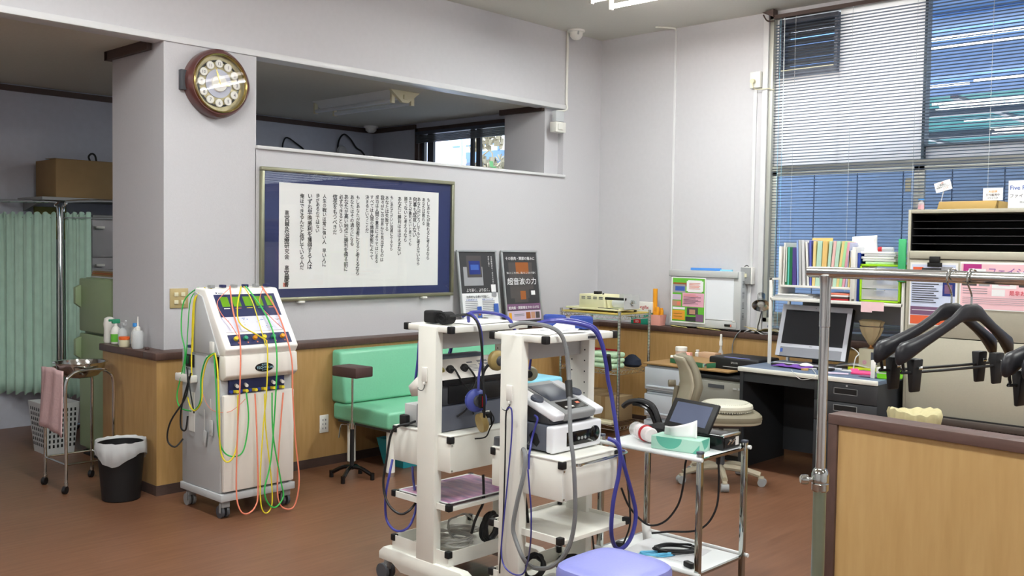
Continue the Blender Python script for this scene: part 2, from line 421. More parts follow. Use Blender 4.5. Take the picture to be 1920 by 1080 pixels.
# room edge lower
pts = [(p[0], p[1]) for p in pts]
vs = [(x, p[0], p[1]) for x in (-(BX1-BX0)/2, (BX1-BX0)/2) for p in pts]
sm.add(vs, [(i, i+1, 6+i, 5+i) for i in range(4)])
for i in range(nsl):
    if sl0 is None:
        sl0 = obj('slat', sm, 'slat', bl, local=True, solid=.0003); o = sl0
    else:
        o = sl0.copy(); COL.objects.link(o)
    o.location = (0, 0, .93-.9+.0226*i)
    o.rotation_euler = (random.uniform(-.012, .012), random.uniform(-.0003, .0003), 0)
obj('bottom_rail', MB().box(BX0, BX1, BYc-.012, BYc+.012, .895, .91), 'slat', bl)
for cx in (-3.745, -3.71, -3.62, -3.17, -2.70, -2.2, -1.65, -1.1, -.5, .1, .7):
    obj('ladder_cord', MB().cyl((cx, BYc-.014, .9), (cx, BYc-.014, 3.29), .0014, n=5), 'grey_light' if cx > -3.7 else 'sky_blue', bl)
obj('tilt_wand', MB().cyl((-3.70, BYc-.03, 2.25), (-3.71, BYc-.02, 3.28), .004, n=6), 'clear_frost', bl)
tag(obj('pelmet_bracket', MB().prism([(-3.90, 3.345), (-3.80, 3.30), (-3.80, 3.36)], 'y', 6.88, 6.95).tube([(-3.895, 6.90, 3.33), (-3.86, 6.9, 3.28), (-3.80, 6.9, 3.27)], .006, n=6), 'trim_brown'), 'small dark bracket with curled wire at the top corner of the blind', 'bracket')

# ------------------------------------------------------------------ outside, seen through the main window
mat('siding', '7a90ac', .5, var=.03)
mat('siding_dark', '5c6d86', .5, var=.03)
fence = bpy.data.objects.new('neighbour_wall', None); COL.objects.link(fence); fence.location = (-1.5, 8.25, 0)
tag(fence, 'blue metal siding of the building just outside the lower window panes', 'wall')
k = 0
x = -4.50
while x < 3.0:
    obj('siding_panel', MB().box(x, x+.392, 8.25, 8.27, -.5, 2.30), 'siding', fence, bevel=.003, seg=1)
    x += .40
obj('panel_backing', MB().box(-4.50, 3.0, 8.275, 8.29, -.5, 2.28), 'siding_dark', fence)
gr = struct('ground_outside', MB().box(-16, 8, YB+.3, 26, -.6, -.5), mat('asphalt', '6d7075', .9))
can = root('canopy', (-4, 12, 3.5), 'canopy with blue lining, dark beams and teal translucent sheets outside the upper window', 'canopy')
obj('canopy_lining', MB().box(-6.2, 8, 8.6, 12.9, 3.50, 3.53).box(-3.25, 8, 7.3, 8.7, 3.535, 3.56), mat('lining', '6f9fdc', .6, var=.03, emit='6f9fdc', estr=0), can)
transl('teal_sheet', '7d9f9c', mixd=.15)
for i in range(8):
    obj('roof_sheet', MB().box(-9+i*2, -9+i*2+1.97, 12.9, 21.5, 3.50, 3.512), 'teal_sheet', can)
for yy, hh in ((13.9, .10), (16.6, .10), (19.3, .10)):
    obj('canopy_beam', MB().box(-9.2, 7, yy, yy+.20, 3.40, 3.40+hh), 'slate', can)
for yy in [13.3+.62*i for i in range(13)]:
    obj('purlin', MB().box(-9.2, 7, yy, yy+.04, 3.490, 3.50), 'siding_dark', can)
for xx in (-8.6, -6.6, -4.6, -2.6):
    obj('cross_beam', MB().box(xx, xx+.10, 12.9, 21.5, 3.46, 3.50), 'slate', can)
lampm = mat('tube_outside', 'ffffff', .5, emit='f4faff', estr=9)
for j, (x0, x1, yy, zz) in enumerate(((-3.9, -1.0, 9.45, 3.46), (-3.85, -1.0, 9.1, 3.46), (-4.45, -3.95, 11.65, 3.46), (-3.85, -2.5, 11.5, 3.46), (-5.0, -3.6, 14.6, 3.42), (-4.9, -3.2, 16.9, 3.30))):
    tb = obj('strip_light', MB().cyl((x0, yy, zz-.03), (x1, yy, zz-.03), .014, n=10), 'tube_outside')
    tag(tb, 'lit strip light under the canopy outside, ' + ('nearest the window, rear tube of the pair', 'nearest the window, front tube of the pair', 'short one in the middle beside the window post', 'second in the middle, towards the right', 'below the first dark beam', 'farthest, below the second dark beam')[j], 'light', 'strip lights outside')

# ------------------------------------------------------------------ window of the unlit room
w2 = bpy.data.objects.new('window_2', None); COL.objects.link(w2); w2.location = (-6.7, 6.49, 1.15); w2['kind'] = 'structure'
f = MB().box(-7.47, -7.42, 6.42, 6.54, 1.15, 2.66).box(-7.47, -5.9, 6.42, 6.54, 2.60, 2.66).box(-7.47, -5.9, 6.42, 6.54, 1.15, 1.20)
obj('window_frame', f, 'trim_brown', w2)
s2 = MB().box(-7.42, -7.385, 6.47, 6.5, 1.2, 2.6).box(-7.335, -7.25, 6.47, 6.5, 1.2, 2.6).box(-6.70, -6.665, 6.45, 6.48, 1.2, 2.6).box(-6.655, -6.60, 6.485, 6.51, 1.2, 2.6)
obj('sash_frame', s2, 'grey_dark', w2)
obj('pane', MB().box(-7.40, -6.68, 6.484, 6.488, 1.2, 2.6), 'glass', w2); obj('pane', MB().box(-6.66, -5.9, 6.496, 6.50, 1.2, 2.6), 'glass', w2)
b2 = root('raised_blind', (-6.7, 6.40, 2.50), 'dark bunched-up blind at the top of the small window in the unlit room', 'blind')
obj('headrail', MB().box(-7.42, -5.95, 6.385, 6.415, 2.59, 2.62), 'slate', b2)
for i in range(8): obj('slat', MB().box(-7.42, -5.95, 6.385, 6.415, 2.508+i*.0095, 2.513+i*.0095), 'grey_dark', b2)
# outside that window
hs = root('house', (-12, 12, -.5), 'white house with a blue-grey balcony beyond the small window', 'building')
obj('wall', MB().box(-16, -11.2, 12.6, 12.8, -.5, 6), 'white', hs)
BLx0, BLx1 = -12.75, -11.55
obj('balcony', MB().box(-13.6, -11.8, 12.1, 12.6, 2.98, 3.16), mat('bluegrey', '5b7796', .6), hs)
bk = MB().box(-13.2, -11.85, 12.08, 12.12, 3.26, 3.29)
for i in range(4): bk.box(-13.2+i*.44, -13.16+i*.44, 12.08, 12.12, 3.16, 3.26)
obj('railing', bk, 'bluegrey', hs)
obj('downpipe', MB().cyl((-11.62, 12.5, -.5), (-11.62, 12.5, 3.05), .07, n=10), 'sky_blue', hs)
st = root('outdoor_stair', (-11.6, 11, -.5), 'white sloping stair side with pink edge seen through the small window', 'staircase')
q0, q1 = (-12.332, 11.0, 3.303), (-11.595, 11.0, 2.84)
obj('stair_side', MB().prism([(q0[0], q0[2]), (q1[0], q1[2]), (q1[0], -.5), (q0[0]-.5, -.5), (q0[0]-.5, q0[2]+.35)], 'y', 11.0, 11.06), mat('stair_white', 'c2cbe2', .7), st)
obj('stair_edge', MB().prism([(q0[0], q0[2]+.07), (q1[0], q1[2]+.07), (q1[0], q1[2]), (q0[0], q0[2])], 'y', 10.96, 11.08), mat('edge_pink', 'e8b7b4', .7), st)
for i, q in enumerate(((-11.329, 10.4, 2.917), (-10.989, 10.4, 2.899), (-10.918, 10.4, 2.895))):
    tag(obj('scaffold_pole', MB().cyl((q[0]+.05, 10.4, -.5), (q[0]-.05, 10.4, 5.0), .022 if i else .035, n=8), mat('pole_pale', '9fb2c8', .5)), 'pale upright pole in front of the house, ' + ('leftmost, the thick one', 'middle one', 'rightmost one')[i], 'pole', 'poles outside the small window')
leafm = mat('leaf_brown', '857c66', .8, var=.2); leafg = mat('leaf_green', '4e7a4a', .8, var=.2)
lf = MB(); rr = random.Random(3)
va, vb, vc = (-9.653, 9.6, 2.972), (-9.51, 9.6, 2.596), (-9.184, 9.6, 2.553)
for i in range(200):
    c = va if i < 90 else vb
    lf.obox((c[0]+rr.uniform(-.28, .25), 9.6+rr.uniform(-.1, .1), c[2]+rr.uniform(-.12, .12)), (.05, .004, .08), rz=rr.uniform(0, 3), rx=rr.uniform(-1, 1))
lf.tube([(va[0]-.3, 9.6, 6.0), (va[0]-.2, 9.6, va[2]), (vb[0], 9.6, vb[2]), (vb[0]-.2, 9.6, -.5)], .012, n=5)
vn = obj('vine', lf, leafm); tag(vn, 'brown dried vine leaves hanging outside the small window', 'plant'); vn['kind'] = 'stuff'
lf = MB()
for i in range(260):
    zz = rr.uniform(-.4, vc[2]+.08)
    lf.obox((vc[0]+rr.uniform(-.2, .25), 9.6+rr.uniform(-.2, .2), zz), (.06, .004, .08), rz=rr.uniform(0, 3), rx=rr.uniform(-1, 1))
lf.cyl((vc[0], 9.6, -.5), (vc[0], 9.6, vc[2]-.2), .02, n=6)
vn = obj('shrub', lf, leafg); tag(vn, 'green shrub at the lower corner of the small window view', 'plant'); vn['kind'] = 'stuff'

# ------------------------------------------------------------------ light fittings
mat('tube_lit', 'ffffff', .4, emit='fff6ee', estr=38)
def fitting(x, y, label, grp):
    r = root('ceiling_light', (x+.6, y+.115, ZC), label, 'ceiling light', grp)
    obj('fitting_body', MB().prism([(y-.03, ZC), (y+.26, ZC), (y+.16, ZC-.06), (y+.07, ZC-.06)], 'x', x, x+1.2), 'white', r)
    for yy in (y, y+.23):
        t = obj('tube', MB().cyl((x, yy, ZC-.095), (x+1.2, yy, ZC-.095), .016, n=12), 'tube_lit', r)
        for hx in (x-.02, x+1.2): obj('lamp_holder', MB().box(hx, hx+.02, yy-.018, yy+.018, ZC-.12, ZC-.03), 'white', r, bevel=.004)
lab = ['lit twin-tube ceiling light nearest the far corner, its end just in frame']
for i, (lx, ly) in enumerate(LAMPS):
    if i == 0: fitting(lx, ly, lab[0], 'twin-tube ceiling lights')
    else: fitting(lx, ly, 'lit twin-tube ceiling light out of frame, ' + ('', 'above the desk side', 'above the right end of the window', 'left of the room middle', 'above the room middle', 'right of the room middle', 'behind the camera on the left', 'behind the camera on the right')[i], 'twin-tube ceiling lights')
# the unlit fitting in the side room
r = root('unlit_ceiling_light', (-6.55, 5.02, 2.71), 'unlit white twin-tube ceiling light in the dark side room', 'ceiling light')
obj('fitting_body', MB().prism([(4.90, 2.712), (5.16, 2.712), (5.07, 2.66), (4.99, 2.66)], 'x', -7.05, -6.0), 'white', r)
for yy in (4.93, 5.13):
    obj('tube', MB().cyl((-7.03, yy, 2.63), (-6.02, yy, 2.63), .016, n=10), mat('tube_off', 'd8dce0', .3), r)
    for hx in (-7.05, -6.02): obj('lamp_holder', MB().box(hx, hx+.02, yy-.016, yy+.016, 2.61, 2.70), 'cream', r)
obj('end_cap', MB().prism([(4.88, 2.711), (5.18, 2.711), (5.06, 2.62), (5.0, 2.62)], 'x', -6.0, -5.97).box(-5.975, -5.96, 5.01, 5.05, 2.645, 2.68), 'cream', r)
r = root('smoke_detector', (XA+.10, 6.50, ZC), 'white domed smoke detector on the main ceiling by the corner', 'smoke detector')
obj('dome', MB().lathe((XA+.10, 6.50, ZC), [(.075, 0), (.075, -.014), (.058, -.02), (.055, -.05), (.035, -.075), (.012, -.083)], 24), 'white', r)
obj('indicator', MB().cyl((XA+.15, 6.47, ZC-.02), (XA+.155, 6.46, ZC-.045), .008, n=8), 'grey_light', r)
r = obj('smoke_detector', MB().lathe((-8.02, 6.30, 2.712), [(.075, 0), (.075, -.014), (.058, -.02), (.055, -.045), (.03, -.065)], 20), 'white')
tag(r, 'dim domed smoke detector in the far corner of the dark side room', 'smoke detector')
r = root('wall_alarm', (XA+.02, 6.38, 2.47), 'small white alarm box with a siren lamp beside the opening', 'alarm')
obj('alarm_lamp', MB().box(XA+.0, XA+.05, 6.315, 6.42, 2.575, 2.665), 'clear_frost', r, bevel=.006)
obj('alarm_body', MB().box(XA+.0, XA+.07, 6.29, 6.42, 2.48, 2.567).box(XA+.072, XA+.082, 6.31, 6.37, 2.50, 2.55), 'white', r, bevel=.004)
r = root('wall_switch_box', (-3.975, YB-.02, 2.78), 'white surface-mounted socket box with a plug high beside the blind', 'socket')
obj('box_body', MB().box(-4.02, -3.93, YB-.045, YB, 2.78, 2.905), 'white_paint', r, bevel=.004)
obj('plug', MB().cyl((-3.985, YB-.075, 2.83), (-3.985, YB-.045, 2.83), .018, n=10).tube([(-3.985, YB-.07, 2.83), (-3.975, YB-.075, 2.79), (-3.96, YB-.05, 2.765), (-3.86, YB-.03, 2.765), (-3.80, YB-.03, 2.74)], .004, n=6), 'cream', r)
r = root('metal_switch_box', (-4.0, YB-.03, 1.22), 'grey metal switch box with white side on the far wall', 'switch')
obj('box_body', MB().box(-4.05, -3.955, YB-.05, YB, 1.225, 1.36), 'white', r, bevel=.003)
obj('front_plate', MB().box(-4.052, -3.965, YB-.06, YB-.05, 1.225, 1.358), 'grey', r, bevel=.002)
obj('switch', MB().box(-4.025, -3.995, YB-.066, YB-.06, 1.28, 1.31), 'cream', r)
obj('keys', MB().tube([(-4.02, YB-.055, 1.365), (-4.0, YB-.055, 1.375), (-3.985, YB-.05, 1.365)], .004, n=6), 'dark_steel', r)
r = root('switch_plate', (XA, 2.902, 1.09), 'brass-coloured four-button switch plate on the wall behind the therapy machine', 'switch')
obj('plate', MB().box(XA, XA+.008, 2.843, 2.961, 1.093, 1.213), mat('brass_plate', 'b5a274', .45, .1), r, bevel=.002)
for yy in (2.868, 2.913):
    for zz in (1.118, 1.165): obj('button', MB().box(XA+.008, XA+.014, yy, yy+.026, zz, zz+.024), 'cream', r, bevel=.002)
r = root('wall_outlet', (XR, 3.87, .225), 'white triple wall outlet on the oak panelling by the bench', 'outlet')
obj('plate', MB().box(XR, XR+.007, 3.834, 3.905, .225, .345), 'white', r, bevel=.003)
for zz in (.255, .283, .311): obj('slot', MB().box(XR+.007, XR+.009, 3.855, 3.859, zz-.006, zz+.006).box(XR+.007, XR+.009, 3.878, 3.882, zz-.006, zz+.006), 'ink_soft', r)


# ================================================================== left wall
def plane_print(name, o, ux, uy, items, parent, thick=.0006, stack=.0003):
    """flat print made of thin coloured rectangles: items = (u0,u1,v0,v1,material)"""
    o = Vector(o); ux = Vector(ux).normalized(); uy = Vector(uy).normalized(); nn = ux.cross(uy)
    names = []; mb = MB()
    for k, (a, b, c, d, m) in enumerate(items):
        if m not in names: names.append(m)
        h = stack*(k+1)
        mb.add([o+ux*a+uy*c+nn*h, o+ux*b+uy*c+nn*h, o+ux*b+uy*d+nn*h, o+ux*a+uy*d+nn*h], [(0,1,2,3)], names.index(m))
    return obj(name, mb, names, parent)

# framed calligraphy
fr_ = root('calligraphy_frame', (XA, 4.30, 1.11), 'large silver-framed calligraphy on white paper with navy mount on the left wall', 'picture frame')
y0, y1, z0, z1 = 3.455, 5.160, 1.112, 1.992
m = MB()
fw = .026
for (a, b, c, d) in ((y0, y1, z0, z0+fw), (y0, y1, z1-fw, z1), (y0, y0+fw, z0+fw, z1-fw), (y1-fw, y1, z0+fw, z1-fw)):
    m.box(XA+.004, XA+.034, a, b, c, d)
obj('frame_rail', m, mat('frame_silver', '9b9b84', .35, .75, var=.05), fr_, bevel=.005)
obj('mount', MB().box(XA+.004, XA+.012, y0+fw, y1-fw, z0+fw, z1-fw), mat('mount_navy', '27305f', .6, var=.05), fr_)
obj('paper', MB().box(XA+.012, XA+.015, 3.600, 5.008, 1.195, 1.898), mat('washi', 'e9e9e8', .8, var=.01), fr_)
cols = [('もしあなたが敗れると考えるなら', (-5.558, 4.904, 1.855), (-5.558, 4.911, 1.386)), ('あなたは敗れる', (-5.558, 4.857, 1.853), (-5.558, 4.86, 1.645)),
 ('あなたがどうしてもと考えないなら', (-5.558, 4.809, 1.855), (-5.558, 4.816, 1.344)), ('何事も成就しない', (-5.558, 4.77, 1.853), (-5.558, 4.775, 1.555)),
 ('あなたが勝ちたいと思っても', (-5.558, 4.727, 1.855), (-5.558, 4.732, 1.491)), ('勝てないと考えるなら', (-5.558, 4.682, 1.853), (-5.558, 4.687, 1.518)),
 ('あなたに勝利はほほえまない', (-5.558, 4.624, 1.85), (-5.558, 4.63, 1.419)), ('もしあなたがいい加減にやるなら', (-5.558, 4.549, 1.854), (-5.558, 4.554, 1.454)),
 ('あなたは失敗する', (-5.558, 4.506, 1.852), (-5.558, 4.509, 1.593)), ('我々がこの世界から見出すものは', (-5.558, 4.463, 1.85), (-5.558, 4.468, 1.372)),
 ('成功は人間の意志によってはじまる', (-5.558, 4.414, 1.852), (-5.558, 4.42, 1.361)), ('すべては人間の精神状態によって', (-5.558, 4.368, 1.849), (-5.558, 4.373, 1.388)),
 ('決まるということだ', (-5.558, 4.325, 1.847), (-5.558, 4.328, 1.578)), ('もしあなたが脱落者になると考えるなら', (-5.558, 4.244, 1.843), (-5.558, 4.249, 1.278)),
 ('あなたはその通りになる', (-5.558, 4.193, 1.841), (-5.558, 4.196, 1.485)), ('あなたが高い地位に勝利を得る前に', (-5.558, 4.142, 1.842), (-5.558, 4.147, 1.305)),
 ('必ずできるという', (-5.558, 4.097, 1.84), (-5.558, 4.1, 1.573)), ('信念をもつべきだ', (-5.558, 4.046, 1.838), (-5.558, 4.048, 1.561)),
 ('人生の戦いは常に強い人 早い人に', (-5.558, 3.959, 1.837), (-5.558, 3.963, 1.34)), ('歩があるのではない', (-5.558, 3.903, 1.838), (-5.558, 3.905, 1.57)),
 ('いずれ早晩勝利を獲得する人は', (-5.558, 3.84, 1.835), (-5.558, 3.844, 1.322)), ('俺はできるんだと信じている人だ', (-5.558, 3.777, 1.832), (-5.558, 3.781, 1.319)),
 ('高宮鍼灸治療研究会 高宮慶書', (-5.558, 3.659, 1.717), (-5.558, 3.662, 1.206))]
m = MB()
for t_, a, b in cols:
    pitch = (a[2]-b[2])/len(t_)
    vput(m, t_, (XA+.0156, a[1], a[2]), Y_, Z_, min(pitch*1.08, .062), pitch, bold=.035, jit=.10)
obj('brush_writing', m, 'ink', fr_)
obj('red_seal', MB().box(XA+.015, XA+.0154, 3.632, 3.658, 1.208, 1.236), mat('seal_red', 'd98a7c', .8), fr_)
obj('glazing', MB().box(XA+.020, XA+.021, y0+fw, y1-fw, z0+fw, z1-fw), 'glass', fr_)
for yy in ((-5.558, 3.765, 1.111), (-5.558, 4.858, 1.118)):
    obj('hanger_bracket', MB().box(XA, XA+.045, yy[1]-.022, yy[1]+.022, 1.098, 1.112), 'white', fr_, bevel=.003)

# wall clock
cc = Vector((XA, 3.135, 2.475)); R_ = .205
ck = root('wall_clock', tuple(cc), 'round brown wall clock with gold rim and white number discs on the pillar', 'clock')
n_ = 64; m = MB(); vs = []; prof = [(1.0, 0), (1.0, .045), (.985, .065), (.93, .082), (.88, .080), (.86, .07)]
for (rf, h) in prof:
    for i in range(n_):
        t = 2*math.pi*i/n_; rr_ = R_*(rf if rf < .95 else rf*(1+.035*abs(math.cos(2*t))**3))
        vs.append((cc.x+h+.004, cc.y+rr_*math.cos(t), cc.z+rr_*math.sin(t)))
fs = [(k*n_+i, k*n_+(i+1) % n_, (k+1)*n_+(i+1) % n_, (k+1)*n_+i) for k in range(len(prof)-1) for i in range(n_)]
m.add(vs, fs)
obj('wooden_case', m, mat('clock_wood', '5a3330', .3, var=.15, scale=14, coat=.3), ck)
obj('back_box', MB().box(cc.x, cc.x+.035, cc.y-.235, cc.y-.19, cc.z-.06, cc.z+.06), 'grey_dark', ck, bevel=.003)
obj('gold_rim', MB().lathe(cc+Vector((.07, 0, 0)), [(R_*.885, 0), (R_*.885, .020), (R_*.86, .026), (R_*.83, .018), (R_*.83, 0)], 64, ax=(1,0,0), caps=False), 'gold', ck)
obj('dial', MB().lathe(cc+Vector((.05, 0, 0)), [(R_*.87, 0), (R_*.87, .003)], 64, ax=(1,0,0)), mat('dial_gold', 'bdb38f', .4, .4, var=.15, scale=30), ck)
obj('inner_ring', MB().lathe(cc+Vector((.054, 0, 0)), [(R_*.70, 0), (R_*.70, .004), (R_*.66, .006), (R_*.64, .002)], 48, ax=(1,0,0), caps=False), 'dark_steel', ck)
obj('centre_field', MB().lathe(cc+Vector((.056, 0, 0)), [(R_*.43, 0), (R_*.43, .003)], 48, ax=(1,0,0)), mat('field_blue', 'b9bccb', .5), ck)
obj('centre_disc', MB().lathe(cc+Vector((.058, 0, 0)), [(R_*.25, 0), (R_*.25, .012), (R_*.235, .016)], 40, ax=(1,0,0)), 'white', ck)
for h in range(12):
    t = math.radians(90-30*(h+1)); p = cc+Vector((.058, R_*.585*math.cos(t), R_*.585*math.sin(t)))
    d_ = obj('number_disc', MB().lathe(p, [(R_*.118, 0), (R_*.125, .006), (R_*.11, .010)], 20, ax=(1,0,0)), 'white', ck)
    tm = MB(); s = .030 if h < 9 else .026
    put(tm, str(h+1), p+Vector((.0105, 0, -s*.36)), Y_, Z_, s, bold=.01, align='C')
    obj('numeral', tm, 'ink_soft', d_)
def hand(name, ang, ln, wd, m_):
    t = math.radians(90-ang); a = Vector((0, math.cos(t), math.sin(t))); b = Vector((0, -a.z, a.y)); p = cc+Vector((.076, 0, 0))
    q = [p-a*.012-b*wd*.3, p+b*-wd+a*ln*.6, p+a*ln, p+b*wd+a*ln*.6, p-a*.012+b*wd*.3]
    h_ = Vector((.002, 0, 0))
    obj(name, MB().add(q+[v+h_ for v in q], [(0,1,2,3,4), (9,8,7,6,5)]+[(i, (i+1) % 5, 5+(i+1) % 5, 5+i) for i in range(5)]), m_, ck)
hand('hour_hand', 98, R_*.36, .006, 'gold'); hand('minute_hand', -18, R_*.50, .005, 'gold')
obj('clock_glass', MB().lathe(cc+Vector((.088, 0, 0)), [(R_*.83, 0), (R_*.83, .001)], 48, ax=(1,0,0)), 'glass_dim', ck)

# two standing poster frames leaning on the rail
def poster(yy0, yy1, label, items, texts):
    zb, xb, zt, xt = .846, -5.452, 1.466, XA+.022
    up = Vector((xt-xb, 0, zt-zb)); H_ = up.length; up.normalize(); W_ = yy1-yy0
    o = Vector((xb, yy0, zb)); nn = Y_.cross(up)
    r = root('poster_frame', (xb, (yy0+yy1)/2, .845), label, 'poster')
    m = MB()
    def bar(a, b, c, d, h0=-.012, h1=.004):
        q = [o+Y_*u+up*v+nn*h for h in (h0, h1) for (u, v) in ((a, c), (b, c), (b, d), (a, d))]
        m.add(q, [(0,3,2,1),(4,5,6,7),(0,1,5,4),(1,2,6,5),(2,3,7,6),(3,0,4,7)])
    f = .016
    bar(0, W_, 0, f); bar(0, W_, H_-f, H_); bar(0, f, f, H_-f); bar(W_-f, W_, f, H_-f)
    obj('frame_rail', m, mat('poster_alu', 'b9bcbe', .35, .6), r, bevel=.002)
    m = MB(); 
    q = [o+Y_*u+up*v+nn*h for h in (-.010, -.006) for (u, v) in ((f, f), (W_-f, f), (W_-f, H_-f), (f, H_-f))]
    m.add(q, [(0,3,2,1),(4,5,6,7),(0,1,5,4),(1,2,6,5),(2,3,7,6),(3,0,4,7)])
    obj('backing', m, 'black', r)
    w_, h_ = W_-2*f, H_-2*f
    oo = o+Y_*f+up*f+nn*(-.0058)
    plane_print('print', oo, Y_, up, [(a*w_, b*w_, c*h_, d*h_, mm) for a, b, c, d, mm in items], r)
    ms = {}
    for (t, u, v, s, mm, al, fit) in texts:
        mb = ms.setdefault(mm, MB())
        if al == 'V': vput(mb, t, oo+Y_*(u*w_)+up*(v*h_)+nn*.005, Y_, up, s, s*1.08)
        else: put(mb, t, oo+Y_*(u*w_)+up*(v*h_)+nn*.005, Y_, up, s, bold=.02, align=al, fit=fit*w_ if fit else None)
    for mm, mb in ms.items(): obj('print_lettering', mb, mm, r)
    return r
mat('p_dark', '3a3a3d', .5); mat('p_dark2', '4e4a4a', .5); mat('p_grey', '9a9ba0', .5); mat('p_blue', '3d5fae', .5); mat('p_white', 'ececee', .6); mat('p_screen', '22337a', .5)
mat('p_orange', '9a5a2c', .6); mat('p_purple', '7a5878', .6); mat('p_lilac', 'c8b8cc', .6); mat('p_green', '67b83c', .6); mat('p_pink', 'e3a9bd', .6); mat('p_yellow', 'e5a52c', .6); mat('p_text', '33343a', .8); mat('p_textg', '8a8b92', .8); mat('p_skin', 'b98d74', .7)
lines = [(.08+.46*c, .08+.46*c+.34, .335-.024*i, .343-.024*i, 'p_textg') for c in (0, 1) for i in range(9)]
poster(5.197, 5.635, 'left silver poster stand, grey-and-white sheet showing a treatment device, leaning on the wall',
 [(0,1,0,1,'p_white'), (0,1,.45,1,'p_dark'), (.10,.62,.55,.80,'p_grey'), (.20,.60,.66,.95,'p_dark2'), (.26,.56,.70,.88,'p_screen'), (.30,.52,.76,.83,'p_blue'), (.82,.95,.46,.56,'p_white')]
 + lines + [(.38,.50,.12,.27,'p_blue'), (.40,.47,.15,.20,'p_orange'), (.84,.97,.15,.30,'p_blue'), (.82,.94,.40,.46,'p_grey')],
 [('より深く、より広く。', .14, .47, .030, 'p_white', 'L', .62), ('効率的な治療が可能に。', .12, .385, .024, 'p_text', 'L', .62), ('立体動態波を、あなたの手に。', .88, .95, .017, 'p_white', 'V', 0), ('深部に届く', .80, .95, .017, 'p_white', 'V', 0), ('立体動態波とは', .10, .352, .014, 'p_blue', 'L', .3), ('特長とはたらき', .54, .352, .014, 'p_blue', 'L', .3)])
poster(5.690, 6.128, 'right silver poster stand, dark sheet with large white heading, leaning on the wall',
 [(0,1,0,1,'p_dark'), (.15,.85,.36,.86,'p_dark2'), (.36,.74,.70,.86,'p_orange'), (.26,.66,.30,.52,'p_dark2'), (.44,.60,.34,.46,'p_orange'), (.70,.93,.36,.48,'p_dark'), (.76,.88,.40,.46,'p_white'), (0,1,.195,.28,'p_purple'), (0,1,.05,.185,'p_lilac'), (.05,.13,.07,.16,'p_yellow'), (.2,.5,.13,.14,'p_textg'), (.2,.5,.11,.12,'p_textg'), (.55,.68,.07,.16,'p_orange'), (.70,.82,.07,.16,'p_skin'), (.84,.96,.07,.16,'p_dark2')],
 [('その筋肉・関節の痛みに', .5, .895, .030, 'p_white', 'C', .86), ('浅いところから、深いところまで届く', .5, .70, .018, 'p_white', 'C', .86), ('超音波の力', .5, .555, .060, 'p_white', 'C', .86), ('筋肉痛・関節痛をやわらげる', .5, .21, .026, 'p_white', 'C', .9), ('超音波治療器', .5, .02, .014, 'p_textg', 'C', .3)])

# ================================================================== bench
bn = root('bench_sofa', (-5.1, 4.83, 0), 'mint green vinyl bench seat against the oak panelling', 'bench')
obj('seat', MB().box(-5.385, -4.792, 3.924, 5.75, .315, .428), 'leather_green', bn, bevel=.022, seg=4)
obj('backrest', MB().prism([(-5.405, .43), (-5.24, .43), (-5.31, .775), (-5.405, .785)], 'y', 3.924, 5.75), 'leather_green', bn, bevel=.022, seg=4)
obj('seat_board', MB().box(-5.37, -4.82, 3.96, 5.71, .295, .316), 'grey_dark', bn)
for (lx, ly) in ((-5.30, 4.02), (-4.86, 4.0), (-5.30, 5.68), (-4.86, 5.68)):
    lg = obj('leg', MB().cyl((lx, ly, .028), (lx, ly, .297), .029, n=16), 'white_paint', bn)
    obj('foot', MB().cyl((lx, ly, 0), (lx, ly, .029), .028, n=16), 'chrome', lg)
tag(obj('seat_cushion', MB().box(-5.30, -4.88, 5.40, 5.73, .429, .498), 'sky_blue', bevel=.02, seg=3), 'light blue flat cushion on the far end of the green bench', 'cushion')
# teal basket below
m = MB(); bx = (-5.22, -4.94, 4.17, 4.62)
def frustum_open(m, b, z0, z1, inset, t=.006):
    x0, x1, y0, y1 = b
    def ring(i, z): return [(x0+i, y0+i, z), (x1-i, y0+i, z), (x1-i, y1-i, z), (x0+i, y1-i, z)]
    vs = ring(inset, z0)+ring(0, z1)+ring(t, z1)+ring(inset+t, z0+t)
    fs = [(3,2,1,0)]
    for k in range(3): fs += [(k*4+i, k*4+(i+1) % 4, k*4+4+(i+1) % 4, k*4+4+i) for i in range(4)]
    fs.append((12,13,14,15)); m.add(vs, fs)
frustum_open(m, bx, 0, .18, .035)
tag(obj('plastic_basket', m, 'teal_plastic'), 'teal plastic basket standing on the floor below the bench', 'basket')

# padded arm-rest stand
sx, sy = -4.985, 3.785
sd = root('armrest_stand', (sx, sy, 0), 'small dark brown padded block on an adjustable chrome pole beside the bench', 'stand')
obj('pad', MB().obox((sx, sy, .690), (.22, .15, .066), rz=.1), mat('brown_vinyl', '4a3634', .5, var=.05), sd, bevel=.008, seg=2)
obj('pole', MB().cyl((sx, sy, .33), (sx, sy, .658), .007, n=12), 'chrome', sd)
obj('outer_tube', MB().cyl((sx, sy, .06), (sx, sy, .335), .014, n=14), 'black', sd)
cl = obj('clamp', MB().cyl((sx, sy, .32), (sx, sy, .36), .017, n=14), 'chrome', sd)
obj('clamp_lever', MB().tube([(sx, sy, .345), (sx-.04, sy-.038, .347), (sx-.054, sy-.050, .338), (sx-.062, sy-.058, .262)], .0045, n=6, sub=4), 'chrome', cl)
for k in range(4):
    a = math.radians(30+90*k) ; dx, dy = math.cos(a), math.sin(a)
    lg = obj('leg', MB().tube([(sx, sy, .075), (sx+.06*dx, sy+.06*dy, .07), (sx+.13*dx, sy+.13*dy, .035)], .013, n=8), 'black_gloss', sd)
    obj('foot', MB().cyl((sx+.14*dx, sy+.14*dy, 0), (sx+.14*dx, sy+.14*dy, .045), .014, n=10), 'black_gloss', lg)

